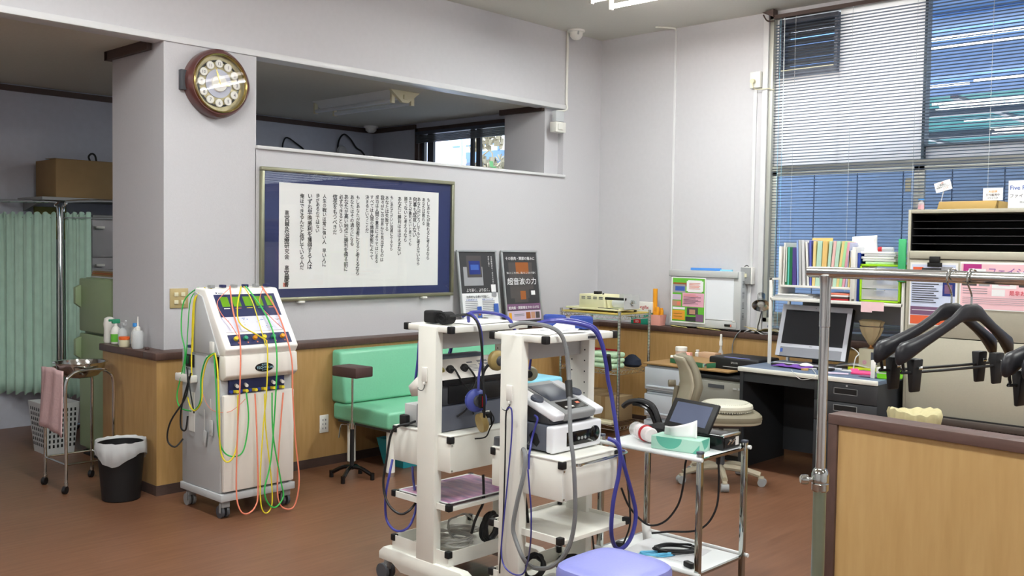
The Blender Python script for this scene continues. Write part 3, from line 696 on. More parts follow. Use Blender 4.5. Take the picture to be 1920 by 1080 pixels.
# ================================================================== therapy machine with coloured leads
tm_ = root('therapy_machine', (-4.91, 2.925, 0), 'tall cream electrotherapy machine on castors draped with coloured leads', 'medical machine')
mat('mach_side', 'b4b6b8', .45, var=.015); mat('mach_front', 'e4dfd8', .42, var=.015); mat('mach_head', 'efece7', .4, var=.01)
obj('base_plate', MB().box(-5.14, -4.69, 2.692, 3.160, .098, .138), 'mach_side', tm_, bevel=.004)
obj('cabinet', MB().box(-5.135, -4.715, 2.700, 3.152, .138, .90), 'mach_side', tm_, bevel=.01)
obj('front_door', MB().box(-4.715, -4.685, 2.705, 3.148, .150, .675), 'mach_front', tm_, bevel=.008)
obj('neck', MB().prism([(-4.78, .755), (-4.69, .755), (-4.655, .78), (-4.665, .89), (-4.78, .89)], 'y', 2.70, 3.152), 'mach_front', tm_, bevel=.008)
hp = [(-4.68, .885), (-4.655, .925), (-4.875, 1.240), (-4.99, 1.245), (-5.01, .885)]
obj('head', MB().prism(hp, 'y', 2.70, 3.155), 'mach_head', tm_, bevel=.010, seg=3)
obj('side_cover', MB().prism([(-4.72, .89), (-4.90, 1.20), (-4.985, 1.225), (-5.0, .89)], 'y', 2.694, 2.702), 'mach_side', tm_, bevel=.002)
A_ = Vector((-4.655, 0, .925)); T_ = (Vector((-4.875, 0, 1.240))-A_); L_ = T_.length; T_.normalize(); N_ = Vector((T_.z, 0, -T_.x))
def slope_box(y0, y1, s0, s1, h0, h1, name, m_, parent, bevel=0):
    q = [A_+T_*s+N_*h+Vector((0, y, 0)) for h in (h0, h1) for (y, s) in ((y0, s0), (y1, s0), (y1, s1), (y0, s1))]
    return obj(name, MB().add(q, [(0,3,2,1),(4,5,6,7),(0,1,5,4),(1,2,6,5),(2,3,7,6),(3,0,4,7)]), m_, parent, bevel=bevel)
dsp = slope_box(2.735, 3.115, .20, .345, -.002, .003, 'display_panel', 'navy', tm_)
mat('lcd', '5f8f1c', .3, emit='5f8f1c', estr=.25, var=.02)
for i in range(5): slope_box(2.765+i*.070, 2.812+i*.070, .265, .328, .003, .0045, 'lcd_screen', 'lcd', dsp)
for i in range(5):
    slope_box(2.770+i*.070, 2.806+i*.070, .252, .256, .003, .004, 'status_bar', ('white', 'coral', 'yellow', 'green', 'coral')[i], dsp)
gp = slope_box(2.735, 3.110, .105, .200, -.002, .003, 'graph_panel', mat('panel_white', 'd8d8ea', .3), tm_)
m = MB(); rr = random.Random(5); names = ['p_blue', 'p_orange', 'p_textg', 'navy']
for i in range(26):
    yy = rr.uniform(2.76, 3.09); ss = rr.uniform(.118, .19); w_ = rr.choice([.004, .007, .02]); h_ = .003
    q = [A_+T_*s+N_*.0034+Vector((0, y, 0)) for (y, s) in ((yy, ss), (yy+w_, ss), (yy+w_, ss+h_), (yy, ss+h_))]
    m.add(q, [(0,1,2,3)], i % 4)
obj('graph_marks', m, names, gp)
kp = slope_box(2.735, 3.118, .022, .088, -.002, .003, 'knob_panel', 'navy', tm_)
for i in range(6):
    c = A_+T_*.060+Vector((0, 2.775+i*.058, 0))
    obj('knob', MB().lathe(c+N_*.003, [(.0125, 0), (.0125, .010), (.011, .016)], 16, ax=N_), ('yellow', mat('knob_green', '2f8f6a', .4), 'orange')[i % 3], kp)
    c = A_+T_*.036+Vector((0, 2.785+i*.058, 0))
    obj('button', MB().lathe(c+N_*.003, [(.0045, 0), (.004, .003)], 10, ax=N_), 'coral', kp)
lg = obj('logo_plate', MB().lathe((-4.661, 2.935, .815), [(.058, 0), (.058, .004), (.054, .006)], 32, ax=(1,0,.12), sy=.42, sx=1), 'black_gloss', tm_)
m = MB(); mat('logo_blue', '9fc8d8', .4)
put(m, 'SUPER', (-4.653, 2.935, .826), Y_, Z_, .014, align='C', bold=.01); put(m, 'TECHTRON', (-4.653, 2.935, .808), Y_, Z_, .019, align='C', bold=.02); put(m, 'KH3000', (-4.653, 2.935, .797), Y_, Z_, .010, align='C')
obj('logo_lettering', m, 'logo_blue', lg)
m = MB(); put(m, '◆ Sanwa', A_+T_*.352+N_*.002+Vector((0, 2.75, 0)), Y_, T_, .012, bold=.01); obj('maker_lettering', m, 'navy', tm_)
pp = obj('socket_panel', MB().box(-4.715, -4.700, 2.745, 3.09, .675, .755), 'navy', tm_)
for i in range(6):
    yy = 2.775+i*.057
    obj('jack_plug', MB().cyl((-4.700, yy, .690), (-4.662, yy, .694), .009, n=10), 'yellow', pp)
    if i in (0, 1, 4, 5): obj('jack_plug', MB().cyl((-4.700, yy+.01, .725), (-4.665, yy, .722), .009, n=10), 'white', pp)
    obj('jack_plug', MB().cyl((-4.700, yy-.022, .692), (-4.685, yy-.022, .692), .009, n=10), 'blue', pp)
for i in range(6):
    obj('cable_clip', MB().box(-4.925, -4.885, 2.74+i*.07, 2.765+i*.07, 1.245, 1.262), 'navy' if i % 2 else 'grey', tm_, bevel=.003)
for (cx, cy) in ((-4.73, 2.735), (-4.73, 3.12), (-5.10, 2.74), (-5.10, 3.12)):
    c_r = obj('caster', MB().box(cx-.012, cx+.018, cy-.024, cy+.024, .06, .098).box(cx-.008, cx+.008, cy-.030, cy-.024, .03, .08), 'grey', tm_, bevel=.004)
    for s_ in (-1, 1): obj('wheel', MB().cyl((cx-.015, cy+s_*.008, .034), (cx-.015, cy+s_*.023, .034), .034, n=20), 'grey_dark' if cx > -4.9 else 'grey', c_r)
hd = obj('side_handle', MB().box(-5.13, -4.955, 2.655, 2.668, .718, .762).box(-5.13, -5.11, 2.66, 2.70, .72, .76).box(-4.975, -4.955, 2.66, 2.70, .72, .76), 'white_paint', tm_, bevel=.006)
sw_ = obj('power_switch', MB().box(-5.08, -4.99, 2.694, 2.700, .80, .87), 'black', tm_, bevel=.002)
obj('rocker', MB().box(-5.075, -5.045, 2.690, 2.695, .815, .86), mat('rocker_green', '1f5a3a', .4), sw_, bevel=.002); obj('rocker', MB().box(-5.03, -5.0, 2.690, 2.695, .815, .86), mat('rocker_brown', '3a2018', .4), sw_, bevel=.002)
hk = obj('side_hook', MB().box(-4.80, -4.765, 2.683, 2.694, .90, .96).tube([(-4.783, 2.688, .905), (-4.783, 2.684, .88), (-4.783, 2.665, .872), (-4.783, 2.66, .885)], .003, n=6), 'white', tm_, bevel=.004)
m = MB()
for i in range(3): m.box(-5.04+i*.0, -4.99, 2.698, 2.6995, .50+i*.05, .505+i*.05)
obj('rating_label', MB().box(-5.05, -4.985, 2.6975, 2.7, .44, .66), 'white', tm_); obj('label_print', m, 'ink', tm_)
obj('paper_tray', MB().box(-5.12, -5.03, 2.72, 2.80, .90, .915).box(-5.05, -5.03, 2.71, 2.76, .90, .96), 'navy', tm_, bevel=.003)
# leads hanging down the front
LD = [('coral', .0042, [(-4.86, 2.841, 1.254), (-4.75, 2.796, 1.125), (-4.64, 2.774, 0.972), (-4.62, 2.762, 0.736), (-4.63, 2.756, 0.523), (-4.62, 2.742, 0.178), (-4.6, 2.753, 0.067), (-4.6, 2.798, 0.038), (-4.61, 2.853, 0.067), (-4.62, 2.875, 0.155), (-4.64, 2.876, 0.507), (-4.66, 2.878, 0.674)]),
 ('coral', .002, [(-4.86, 2.841, 1.245), (-4.79, 2.726, 1.177), (-4.75, 2.726, 1.113), (-4.7, 2.754, 1.055), (-4.65, 2.773, 0.985)]),
 ('yellow', .0038, [(-4.86, 2.911, 1.252), (-4.76, 2.828, 1.135), (-4.7, 2.816, 1.052), (-4.66, 2.913, 0.982), (-4.63, 2.935, 0.936), (-4.61, 2.92, 0.696), (-4.62, 2.907, 0.506), (-4.61, 2.882, 0.226), (-4.6, 2.883, 0.063), (-4.6, 2.917, 0.019), (-4.61, 2.957, 0.063), (-4.62, 2.956, 0.213), (-4.64, 2.933, 0.485), (-4.66, 2.938, 0.668)]),
 ('yellow', .0028, [(-4.86, 2.928, 1.252), (-4.78, 2.933, 1.172), (-4.67, 2.919, 1.028), (-4.63, 2.925, 0.937)]),
 ('green', .0042, [(-4.86, 2.941, 1.252), (-4.75, 2.969, 1.145), (-4.67, 2.99, 1.024), (-4.61, 2.983, 0.894), (-4.6, 2.971, 0.663), (-4.61, 2.949, 0.31), (-4.6, 2.903, 0.154), (-4.6, 2.927, 0.07), (-4.6, 2.974, 0.041), (-4.61, 3.029, 0.089), (-4.62, 3.017, 0.188), (-4.64, 2.981, 0.438), (-4.66, 2.986, 0.669)]),
 ('coral', .0042, [(-4.86, 3.044, 1.25), (-4.75, 3.065, 1.127), (-4.66, 3.07, 0.994), (-4.61, 3.08, 0.845), (-4.6, 3.081, 0.652), (-4.6, 3.1, 0.401), (-4.6, 3.126, 0.173), (-4.6, 3.102, 0.038), (-4.6, 3.054, 0.014), (-4.61, 3.005, 0.054), (-4.62, 2.997, 0.164), (-4.64, 3.022, 0.405), (-4.66, 3.058, 0.662)]),
 ('coral', .002, [(-4.86, 3.051, 1.243), (-4.78, 2.981, 1.158), (-4.72, 3.015, 1.082), (-4.67, 3.076, 1.008)]),
 ('yellow', .0045, [(-4.709, 2.665, 0.907), (-4.672, 2.66, 0.82), (-4.637, 2.65, 0.586), (-4.66, 2.67, 0.395), (-4.64, 2.693, 0.329), (-4.63, 2.731, 0.354), (-4.64, 2.759, 0.44), (-4.66, 2.774, 0.676)]),
 ('green', .004, [(-4.72, 2.665, 0.906), (-4.688, 2.66, 0.738), (-4.654, 2.65, 0.533), (-4.66, 2.682, 0.393), (-4.64, 2.737, 0.351), (-4.63, 2.792, 0.382), (-4.64, 2.827, 0.539), (-4.66, 2.825, 0.685)]),
 ('green', .004, [(-4.714, 2.665, 0.907), (-4.777, 2.65, 0.868), (-4.818, 2.645, 0.766), (-4.815, 2.64, 0.645), (-4.872, 2.64, 0.586), (-4.928, 2.645, 0.587)]),
 ('yellow', .004, [(-4.714, 2.665, 0.904), (-4.76, 2.65, 0.864), (-4.792, 2.64, 0.763), (-4.794, 2.635, 0.643), (-4.863, 2.635, 0.582), (-4.925, 2.64, 0.597), (-4.992, 2.66, 0.637)]),
 ('green', .0038, [(-5.022, 2.74, 1.243), (-5.091, 2.69, 1.164), (-5.083, 2.67, 1.0), (-5.031, 2.665, 0.885), (-5.058, 2.66, 0.764), (-5.094, 2.65, 0.641), (-5.057, 2.65, 0.573), (-4.937, 2.65, 0.568)]),
 ('green', .003, [(-4.987, 2.74, 1.242), (-5.013, 2.69, 1.182), (-5.039, 2.685, 1.002), (-5.042, 2.68, 0.898), (-5.053, 2.67, 0.763)]),
 ('yellow', .004, [(-4.946, 2.74, 1.246), (-4.977, 2.69, 1.178), (-4.991, 2.685, 0.947), (-4.978, 2.675, 0.815), (-4.963, 2.67, 0.728)]),
 ('yellow', .004, [(-4.907, 2.76, 1.244), (-4.954, 2.69, 1.197), (-4.974, 2.685, 1.037), (-4.976, 2.68, 0.889)]),
 ('cable_black', .005, [(-4.979, 2.65, 0.802), (-4.975, 2.645, 0.655), (-5.07, 2.6, 0.5), (-5.107, 2.6, 0.39), (-5.06, 2.62, 0.355), (-5.083, 2.68, 0.388)]),
 ('cable_black', .005, [(-4.938, 2.65, 0.777), (-5.029, 2.645, 0.589), (-5.041, 2.645, 0.468), (-4.987, 2.645, 0.458), (-4.973, 2.65, 0.536)]),
 ('cable_black', .004, [(-4.981, 2.648, 0.808), (-4.925, 2.64, 0.676), (-4.893, 2.645, 0.562)]),
 ('coral', .0015, [(-4.894, 2.68, 0.714), (-4.819, 2.68, 0.617), (-4.723, 2.68, 0.589), (-4.68, 2.734, 0.588), (-4.67, 2.786, 0.618), (-4.67, 2.825, 0.649)])]
for m_, r_, pts in LD: obj('lead', MB().tube(pts, r_, n=7, sub=5), m_, tm_)
for q, rz_ in (((-4.856, 2.685, 0.424), .15), ((-4.788, 2.685, 0.49), 0)):
    e_ = obj('electrode_pad', MB().obox((q[0], 2.688, q[2]), (.03, .008, .085), ry=rz_), 'grey_light', tm_, bevel=.003)
    obj('pad_wire', MB().tube([(q[0], 2.686, q[2]+.04), (q[0]+.005, 2.684, q[2]+.10), (q[0], 2.684, q[2]+.16)], .002, n=5), 'cable_white', e_)

# ================================================================== items on the rail at the pillar
def bottle(label, x, h, r, body, cap, prof, cap_h=.03, grp='cleaning bottles on the rail'):
    b_ = root('bottle', (x, 2.745, .844), label, 'bottle', grp)
    obj('bottle_body', MB().lathe((x, 2.745, .844), prof, 20), body, b_)
    return b_
def pr_(r, h): return [(r*.9, 0), (r, .006), (r, h*.62), (r*.8, h*.75), (r*.35, h*.86), (r*.35, h)]
xq = [(-6.168, 2.745, 0.851)[0], (-6.075, 2.745, 0.858)[0], (-5.977, 2.745, 0.866)[0], (-5.788, 2.745, 0.854)[0], (-5.717, 2.745, 0.853)[0]]
b1 = bottle('white refill bottle with angled neck, leftmost on the rail end', xq[0], 0, 0, 'white', 'white', [(.030, 0), (.034, .01), (.032, .09), (.036, .12), (.03, .155), (.012, .165)])
b2_ = bottle('white spray bottle with green trigger and printed label on the rail', xq[1], 0, 0, 'white', 'green', pr_(.03, .13))
obj('trigger', MB().box(xq[1]-.01, xq[1]+.012, 2.72, 2.77, .972, 1.0).box(xq[1]-.008, xq[1]+.01, 2.70, 2.722, .985, 1.0), 'knob_green', b2_, bevel=.004)
obj('bottle_label', MB().lathe((xq[1], 2.745, .856), [(.0305, 0), (.0305, .05)], 20), 'p_green', b2_)
b3 = bottle('clear trigger spray bottle behind the orange-lidded jar', xq[2], 0, 0, 'clear_frost', 'white', pr_(.028, .125))
obj('trigger', MB().box(xq[2]-.008, xq[2]+.035, 2.735, 2.755, .967, .985).cyl((xq[2]+.03, 2.745, .975), (xq[2]+.045, 2.745, 1.0), .007, n=8), 'clear_frost', b3, bevel=.003)
jx = (-5.857, 2.71, 0.851)[0]
jr = root('cream_jar', (jx, 2.70, .844), 'small cream jar with orange lid on the rail', 'jar')
obj('jar_body', MB().lathe((jx, 2.70, .844), [(.028, 0), (.031, .005), (.031, .045)], 24), 'cream', jr)
obj('lid', MB().lathe((jx, 2.70, .889), [(.033, 0), (.033, .016), (.030, .019)], 24), mat('lid_orange', 'd9622a', .4), jr)
b4 = bottle('white bottle with blue cap behind the nozzle bottle on the rail', xq[3]-.02, 0, 0, 'white', 'blue', pr_(.022, .13))
obj('cap', MB().lathe((xq[3]-.02, 2.745, .970), [(.014, 0), (.014, .022)], 16), mat('cap_blue', '3f8fd8', .4), b4)
b5 = root('bottle', (xq[4], 2.72, .844), 'translucent squeeze bottle with tall thin nozzle at the pillar corner', 'bottle', 'cleaning bottles on the rail')
obj('bottle_body', MB().lathe((xq[4], 2.72, .844), [(.030, 0), (.034, .006), (.034, .095), (.028, .108), (.014, .112)], 24), 'clear_frost', b5)
obj('cap', MB().lathe((xq[4], 2.72, .954), [(.015, 0), (.015, .020), (.006, .026), (.0025, .085)], 16), 'white', b5)
tag(obj('rubber_stopper', MB().lathe((xq[4]+.10, 2.73, .844), [(.012, 0), (.014, .008), (.008, .017)], 12), 'brown_vinyl'), 'tiny brown rubber knob on the rail beside the squeeze bottle', 'stopper')

# ================================================================== basin stand, basin, towel, bin
c1, c2 = Vector((-6.152, 2.328, 0.0)), Vector((-5.84, 2.322, 0.0))
lx0, ly0 = -6.13, 2.33; lx1 = -5.82; ly1 = 2.615
bs = root('basin_stand', (-5.98, 2.47, 0), 'chrome wash-basin stand on castors at the left', 'stand')
for x_ in (lx0, lx1):
    obj('hoop', MB().tube([(x_, ly0, .06), (x_, ly0, .40), (x_, ly0, .64), (x_, ly0+.03, .70), (x_, ly0+.09, .722), (x_, ly1-.09, .722), (x_, ly1-.03, .70), (x_, ly1, .64), (x_, ly1, .40), (x_, ly1, .06)], .0095, n=10, sub=5), 'chrome', bs)
for y_ in (ly0, ly1):
    obj('cross_rod', MB().cyl((lx0, y_, .17), (lx1, y_, .17), .006, n=8), 'chrome', bs)
obj('cross_rod', MB().cyl((lx0, ly0+.10, .70), (lx1, ly0+.10, .70), .006, n=8), 'chrome', bs)
for x_ in (lx0, lx1): obj('cross_rod', MB().cyl((x_, ly0, .17), (x_, ly1, .17), .006, n=8), 'chrome', bs)
for x_ in (lx0, lx1):
    for y_ in (ly0, ly1):
        c_r = obj('caster', MB().cyl((x_, y_, .045), (x_, y_, .065), .012, n=10), 'chrome', bs)
        obj('wheel', MB().cyl((x_-.008, y_-.012, .023), (x_+.008, y_+.0, .023), .023, n=16), 'black', c_r)
bcx, bcy = (lx0+lx1)/2+.01, (ly0+ly1)/2+.005
tag(obj('wash_basin', MB().lathe((bcx, bcy, .665), [(.07, 0), (.10, .012), (.135, .055), (.142, .088), (.155, .092), (.156, .096), (.140, .094), (.130, .058), (.095, .016), (.065, .005)], 40), 'chrome'), 'shiny steel wash basin resting in the chrome stand', 'basin')
def towel(u, v):
    x_ = -6.14+.30*u+ (.04*(1-v) if False else 0); fold = .006*math.sin(u*14+v*3)
    z_ = .735-.02*abs(u-.5)-(v*.36 if v < 1.01 else 0)
    return (x_-.03*v*(1-u)+.02*v*u, 2.316+fold-.006*v, z_-.03*v*u)
m = MB(); m.grid(towel, 20, 12)
tw = obj('hand_towel', m, mat('towel_pink', 'c9a9aa', .95, var=.05, scale=60, bump=.3), solid=.007); tag(tw, 'pale pink towel hanging on the left side of the basin stand', 'towel')
bc = (-5.50, 2.515, 0)
bi = root('waste_bin', bc, 'black waste bin lined with a translucent white bag on the floor', 'bin')
obj('bin_body', MB().lathe(bc, [(.10, 0), (.105, .004), (.132, .33), (.126, .33), (.10, .01)], 32), 'black', bi)
n_ = 48; m = MB(); vs = []; rr = random.Random(9)
for (rf, z_, dr) in ((.118, .20, .0), (.127, .325, 0), (.139, .345, .003), (.142, .31, .005), (.141, .26, .006)):
    for i in range(n_):
        a = 2*math.pi*i/n_; dz = 0
        if z_ < .28 and rf > .13: dz = -.04*max(0, math.sin(a*2.0+3.6))+.02*math.sin(a*3)
        r_ = rf+dr*rr.uniform(-1, 1); vs.append((bc[0]+r_*math.cos(a), bc[1]+r_*math.sin(a), z_+dz+rr.uniform(-.003, .003)))
m.add(vs, [(k*n_+i, k*n_+(i+1) % n_, (k+1)*n_+(i+1) % n_, (k+1)*n_+i) for k in range(4) for i in range(n_)])
obj('bin_liner', m, 'film', bi, solid=.0008)

# ================================================================== dark side room
fr = root('green_refrigerator', (-6.55, 3.13, 0), 'old green two-door refrigerator beyond the curtain, beside the pillar', 'refrigerator')
mat('fridge_green', '8a9c78', .45, var=.04)
fx0, fx1, fy0, fy1 = (-6.864, 2.87, 0.939)[0], -6.275, 2.88, 3.42
ft_ = (-6.826, 2.87, 1.239)[2]; fs_ = (-6.829, 2.87, 0.859)[2]
obj('fridge_body', MB().box(fx0, fx1, fy0, fy1, .03, ft_), 'fridge_green', fr, bevel=.012)
obj('upper_door', MB().box(fx0, fx1, fy0-.04, fy0-.003, fs_+.008, ft_-.005), 'fridge_green', fr, bevel=.012)
obj('lower_door', MB().box(fx0, fx1, fy0-.04, fy0-.003, .06, fs_-.008), 'fridge_green', fr, bevel=.012)
for za, zb in ((fs_+.17, fs_+.33), (fs_-.19, fs_-.03)): obj('handle', MB().prism([(fy0-.04, za), (fy0-.08, za+.03), (fy0-.08, zb-.02), (fy0-.04, zb)], 'x', fx0+.005, fx0+.045), 'fridge_green', fr, bevel=.004)
obj('plinth', MB().box(fx0+.02, fx1-.02, fy0-.02, fy1, 0, .03), 'black', fr)
for k in range(5): tag(obj('magazine', MB().box(fx0+.06+k*.01, fx1-.03, 2.90, 3.30, ft_+.001+k*.012, ft_+.011+k*.012), ('grey_light', 'card', 'p_orange', 'card', 'grey')[k]), ('grey magazine at the bottom of the pile on the green refrigerator', 'brown magazine, second from bottom of the pile on the refrigerator', 'reddish magazine in the middle of the pile on the refrigerator', 'brown magazine, second from top of the pile on the refrigerator', 'grey magazine on top of the pile on the refrigerator')[k], 'magazine', 'magazines on the refrigerator')
cb = root('drawer_cabinet', (-7.95, 3.45, 0), 'pale grey cabinet with white handles behind the refrigerator', 'cabinet')
mat('cab_lilac', 'b8b4b8', .55)
obj('cabinet_body', MB().box(-8.14, -7.755, 3.30, 4.2, 0, 1.66), 'cab_lilac', cb, bevel=.004)
for za, zb in ((1.365, 1.655), (1.06, 1.355), (.55, 1.05), (.05, .54)):
    d_ = obj('drawer', MB().box(-7.755, -7.74, 3.31, 4.19, za, zb), 'cab_lilac', cb, bevel=.003)
    obj('handle', MB().box(-7.74, -7.71, 3.33, 3.40, zb-.065, zb-.045), 'white', d_, bevel=.004)
rc = root('radio', (-7.9, 3.33, 1.66), 'low grey device with red lights on the pale cabinet', 'device')
obj('case', MB().box(-8.05, -7.78, 3.33, 3.8, 1.661, 1.70), 'grey', rc, bevel=.008)
obj('red_light', MB().box(-7.779, -7.775, 3.52, 3.58, 1.672, 1.69).box(-7.779, -7.775, 3.67, 3.70, 1.672, 1.69), mat('led_red', 'ff3020', .4, emit='ff3020', estr=1.2), rc)
sh = root('wall_shelf', (-7.95, 3.5, 1.80), 'long grey wall shelf carrying cardboard boxes in the side room', 'shelf')
obj('shelf_board', MB().box(-8.158, -7.66, 2.90, 4.25, 1.80, 1.823), 'grey', sh)
for y_ in (2.95, 4.15): obj('bracket', MB().prism([(-8.158, 1.80), (-7.75, 1.80), (-8.158, 1.72)], 'y', y_-.01, y_+.01), 'grey', sh)
for i, (c, d, lb) in enumerate(((3.01, 3.45, 'brown cardboard box on the shelf, nearer the curtain'), (3.47, 3.95, 'brown cardboard box on the shelf, partly behind the pillar'))):
    a, b = (-8.08, -7.685)
    bx_ = root('cardboard_box', ((a+b)/2, (c+d)/2, 1.824), lb, 'box', 'cardboard boxes on the shelf')
    obj('box_body', MB().box(a, b, c, d, 1.824, 2.115), 'card', bx_, bevel=.003)
    obj('flap', MB().obox((b-.10, (c+d)/2, 2.121), (.20, d-c, .004), ry=.03), 'card', bx_)
    obj('tape', MB().box(a+.001, b+.001, (c+d)/2-.025, (c+d)/2+.025, 2.1155, 2.117), 'card_light', bx_)
tag(obj('cable_loop', MB().tube([(-7.8, 3.32, 2.127), (-7.8, 3.31, 2.16), (-7.8, 3.335, 2.185), (-7.8, 3.36, 2.17), (-7.8, 3.37, 2.127)], .008, n=7), 'cable_black'), 'small black cable loop standing on the cardboard box', 'cable')
tag(obj('framed_photo', MB().box(-8.157, -8.14, 3.02, 3.27, 1.50, 1.76), mat('frame_yellow', '8f8a4a', .6)), 'yellowish picture frame behind the top of the curtain', 'picture frame')
# curtain screens
def screen(p0, p1, label, cover):
    p0, p1 = Vector(p0), Vector(p1); p0.z = p1.z = 0; d = (p1-p0); L = d.length; d.normalize(); nrm = Vector((-d.y, d.x, 0))
    r = root('curtain_screen', tuple((p0+p1)/2), label, 'curtain', 'mobile curtain screens')
    pts = [p0+Z_*.05, p0+Z_*.9, p0+Z_*1.66, p0+d*.03+Z_*1.76, p0+d*.09+Z_*1.79, p1-d*.09+Z_*1.79, p1-d*.03+Z_*1.76, p1+Z_*1.66, p1+Z_*.9, p1+Z_*.05]
    obj('frame_tube', MB().tube(pts, .0125, n=10, sub=5), 'chrome', r)
    for p in (p0, p1):
        f = obj('foot_bar', MB().tube([p+nrm*.2+Z_*.05, p+Z_*.06, p-nrm*.2+Z_*.05], .012, n=8), 'chrome', r)
        for s in (-1, 1): obj('wheel', MB().cyl(p+nrm*.2*s+d*-.01+Z_*.023, p+nrm*.2*s+d*.01+Z_*.023, .023, n=14), 'black', f)
    m = MB()
    def cur(u, v):
        q = p0+d*(.01+u*(L-.02)*cover); a = u*L*75*cover
        return q+nrm*(.012+.018*math.sin(a)*(0.5+.5*v)+.006*math.sin(a*2.3+1))+Z_*(1.70-v*1.40+(.012*math.sin(a*1.1) if v < .02 or v > .98 else 0))
    m.grid(cur, int(L*110), 12)
    obj('curtain', m, 'curtain', r, solid=.003, angle=80)
    obj('curtain_rod', MB().cyl(p0+Z_*1.665, p1+Z_*1.665, .005, n=6), 'chrome', r)
    return r
mat('curtain', 'b2d2c2', .85, var=.05, scale=14)
screen((-7.675, 3.026, 0.88), (-8.641, 2.452, 0.845), 'green pleated curtain screen, left panel beside the entrance to the side room', 1)
screen((-7.634, 3.038, 0.883), (-7.06, 3.267, 0.909), 'green pleated curtain screen, narrow panel in front of the pale cabinet', .42)
lb_ = root('laundry_basket', (-7.05, 2.74, 0), 'white slotted laundry basket on the floor before the refrigerator', 'basket')
m = MB(); frustum_open(m, (-7.20, -6.90, 2.62, 2.86), .0, .36, .03, .005); obj('basket_body', m, 'grey_light', lb_)
m = MB()
for i in range(7):
    for j in range(8):
        z_ = .05+j*.036; off = .03*(1-z_/.36)
        m.box(-7.165+i*.034, -7.150+i*.034, 2.62+off-.002, 2.62+off+.001, z_, z_+.022); m.box(-6.9-off-.001, -6.9-off+.002, 2.655+i*.028, 2.667+i*.028, z_, z_+.022)
ho = obj('slots', m, 'black', lb_); ho['kind'] = 'stuff'
# cables on the back wall behind the high opening
tag(obj('black_cable', MB().tube([(-8.145, 5.981, 2.402), (-8.14, 5.976, 2.504), (-8.13, 5.995, 2.575), (-8.12, 6.04, 2.611), (-8.12, 6.114, 2.569), (-8.13, 6.197, 2.489), (-8.14, 6.274, 2.458), (-8.145, 6.348, 2.387)], .009, n=6), 'cable_black'), 'black looping cable on the back wall of the side room, left of the window', 'cable')
tag(obj('black_cable', MB().tube([(-8.145, 5.325, 2.382), (-8.14, 5.322, 2.443), (-8.13, 5.339, 2.505), (-8.12, 5.374, 2.513), (-8.13, 5.46, 2.475), (-8.14, 5.554, 2.426), (-8.145, 5.601, 2.373)], .008, n=6), 'cable_black'), 'black looping cable on the back wall, seen at the left end of the opening', 'cable')
q_ = (-8.14, 6.016, 2.437)
tag(obj('wall_fan_head', MB().lathe(q_, [(.05, -.01), (.06, .01), (.05, .03), (.02, .04)], 20, ax=(1, 0, 0)), 'mach_side'), 'pale round fitting on the back wall below the cable loop', 'fitting')


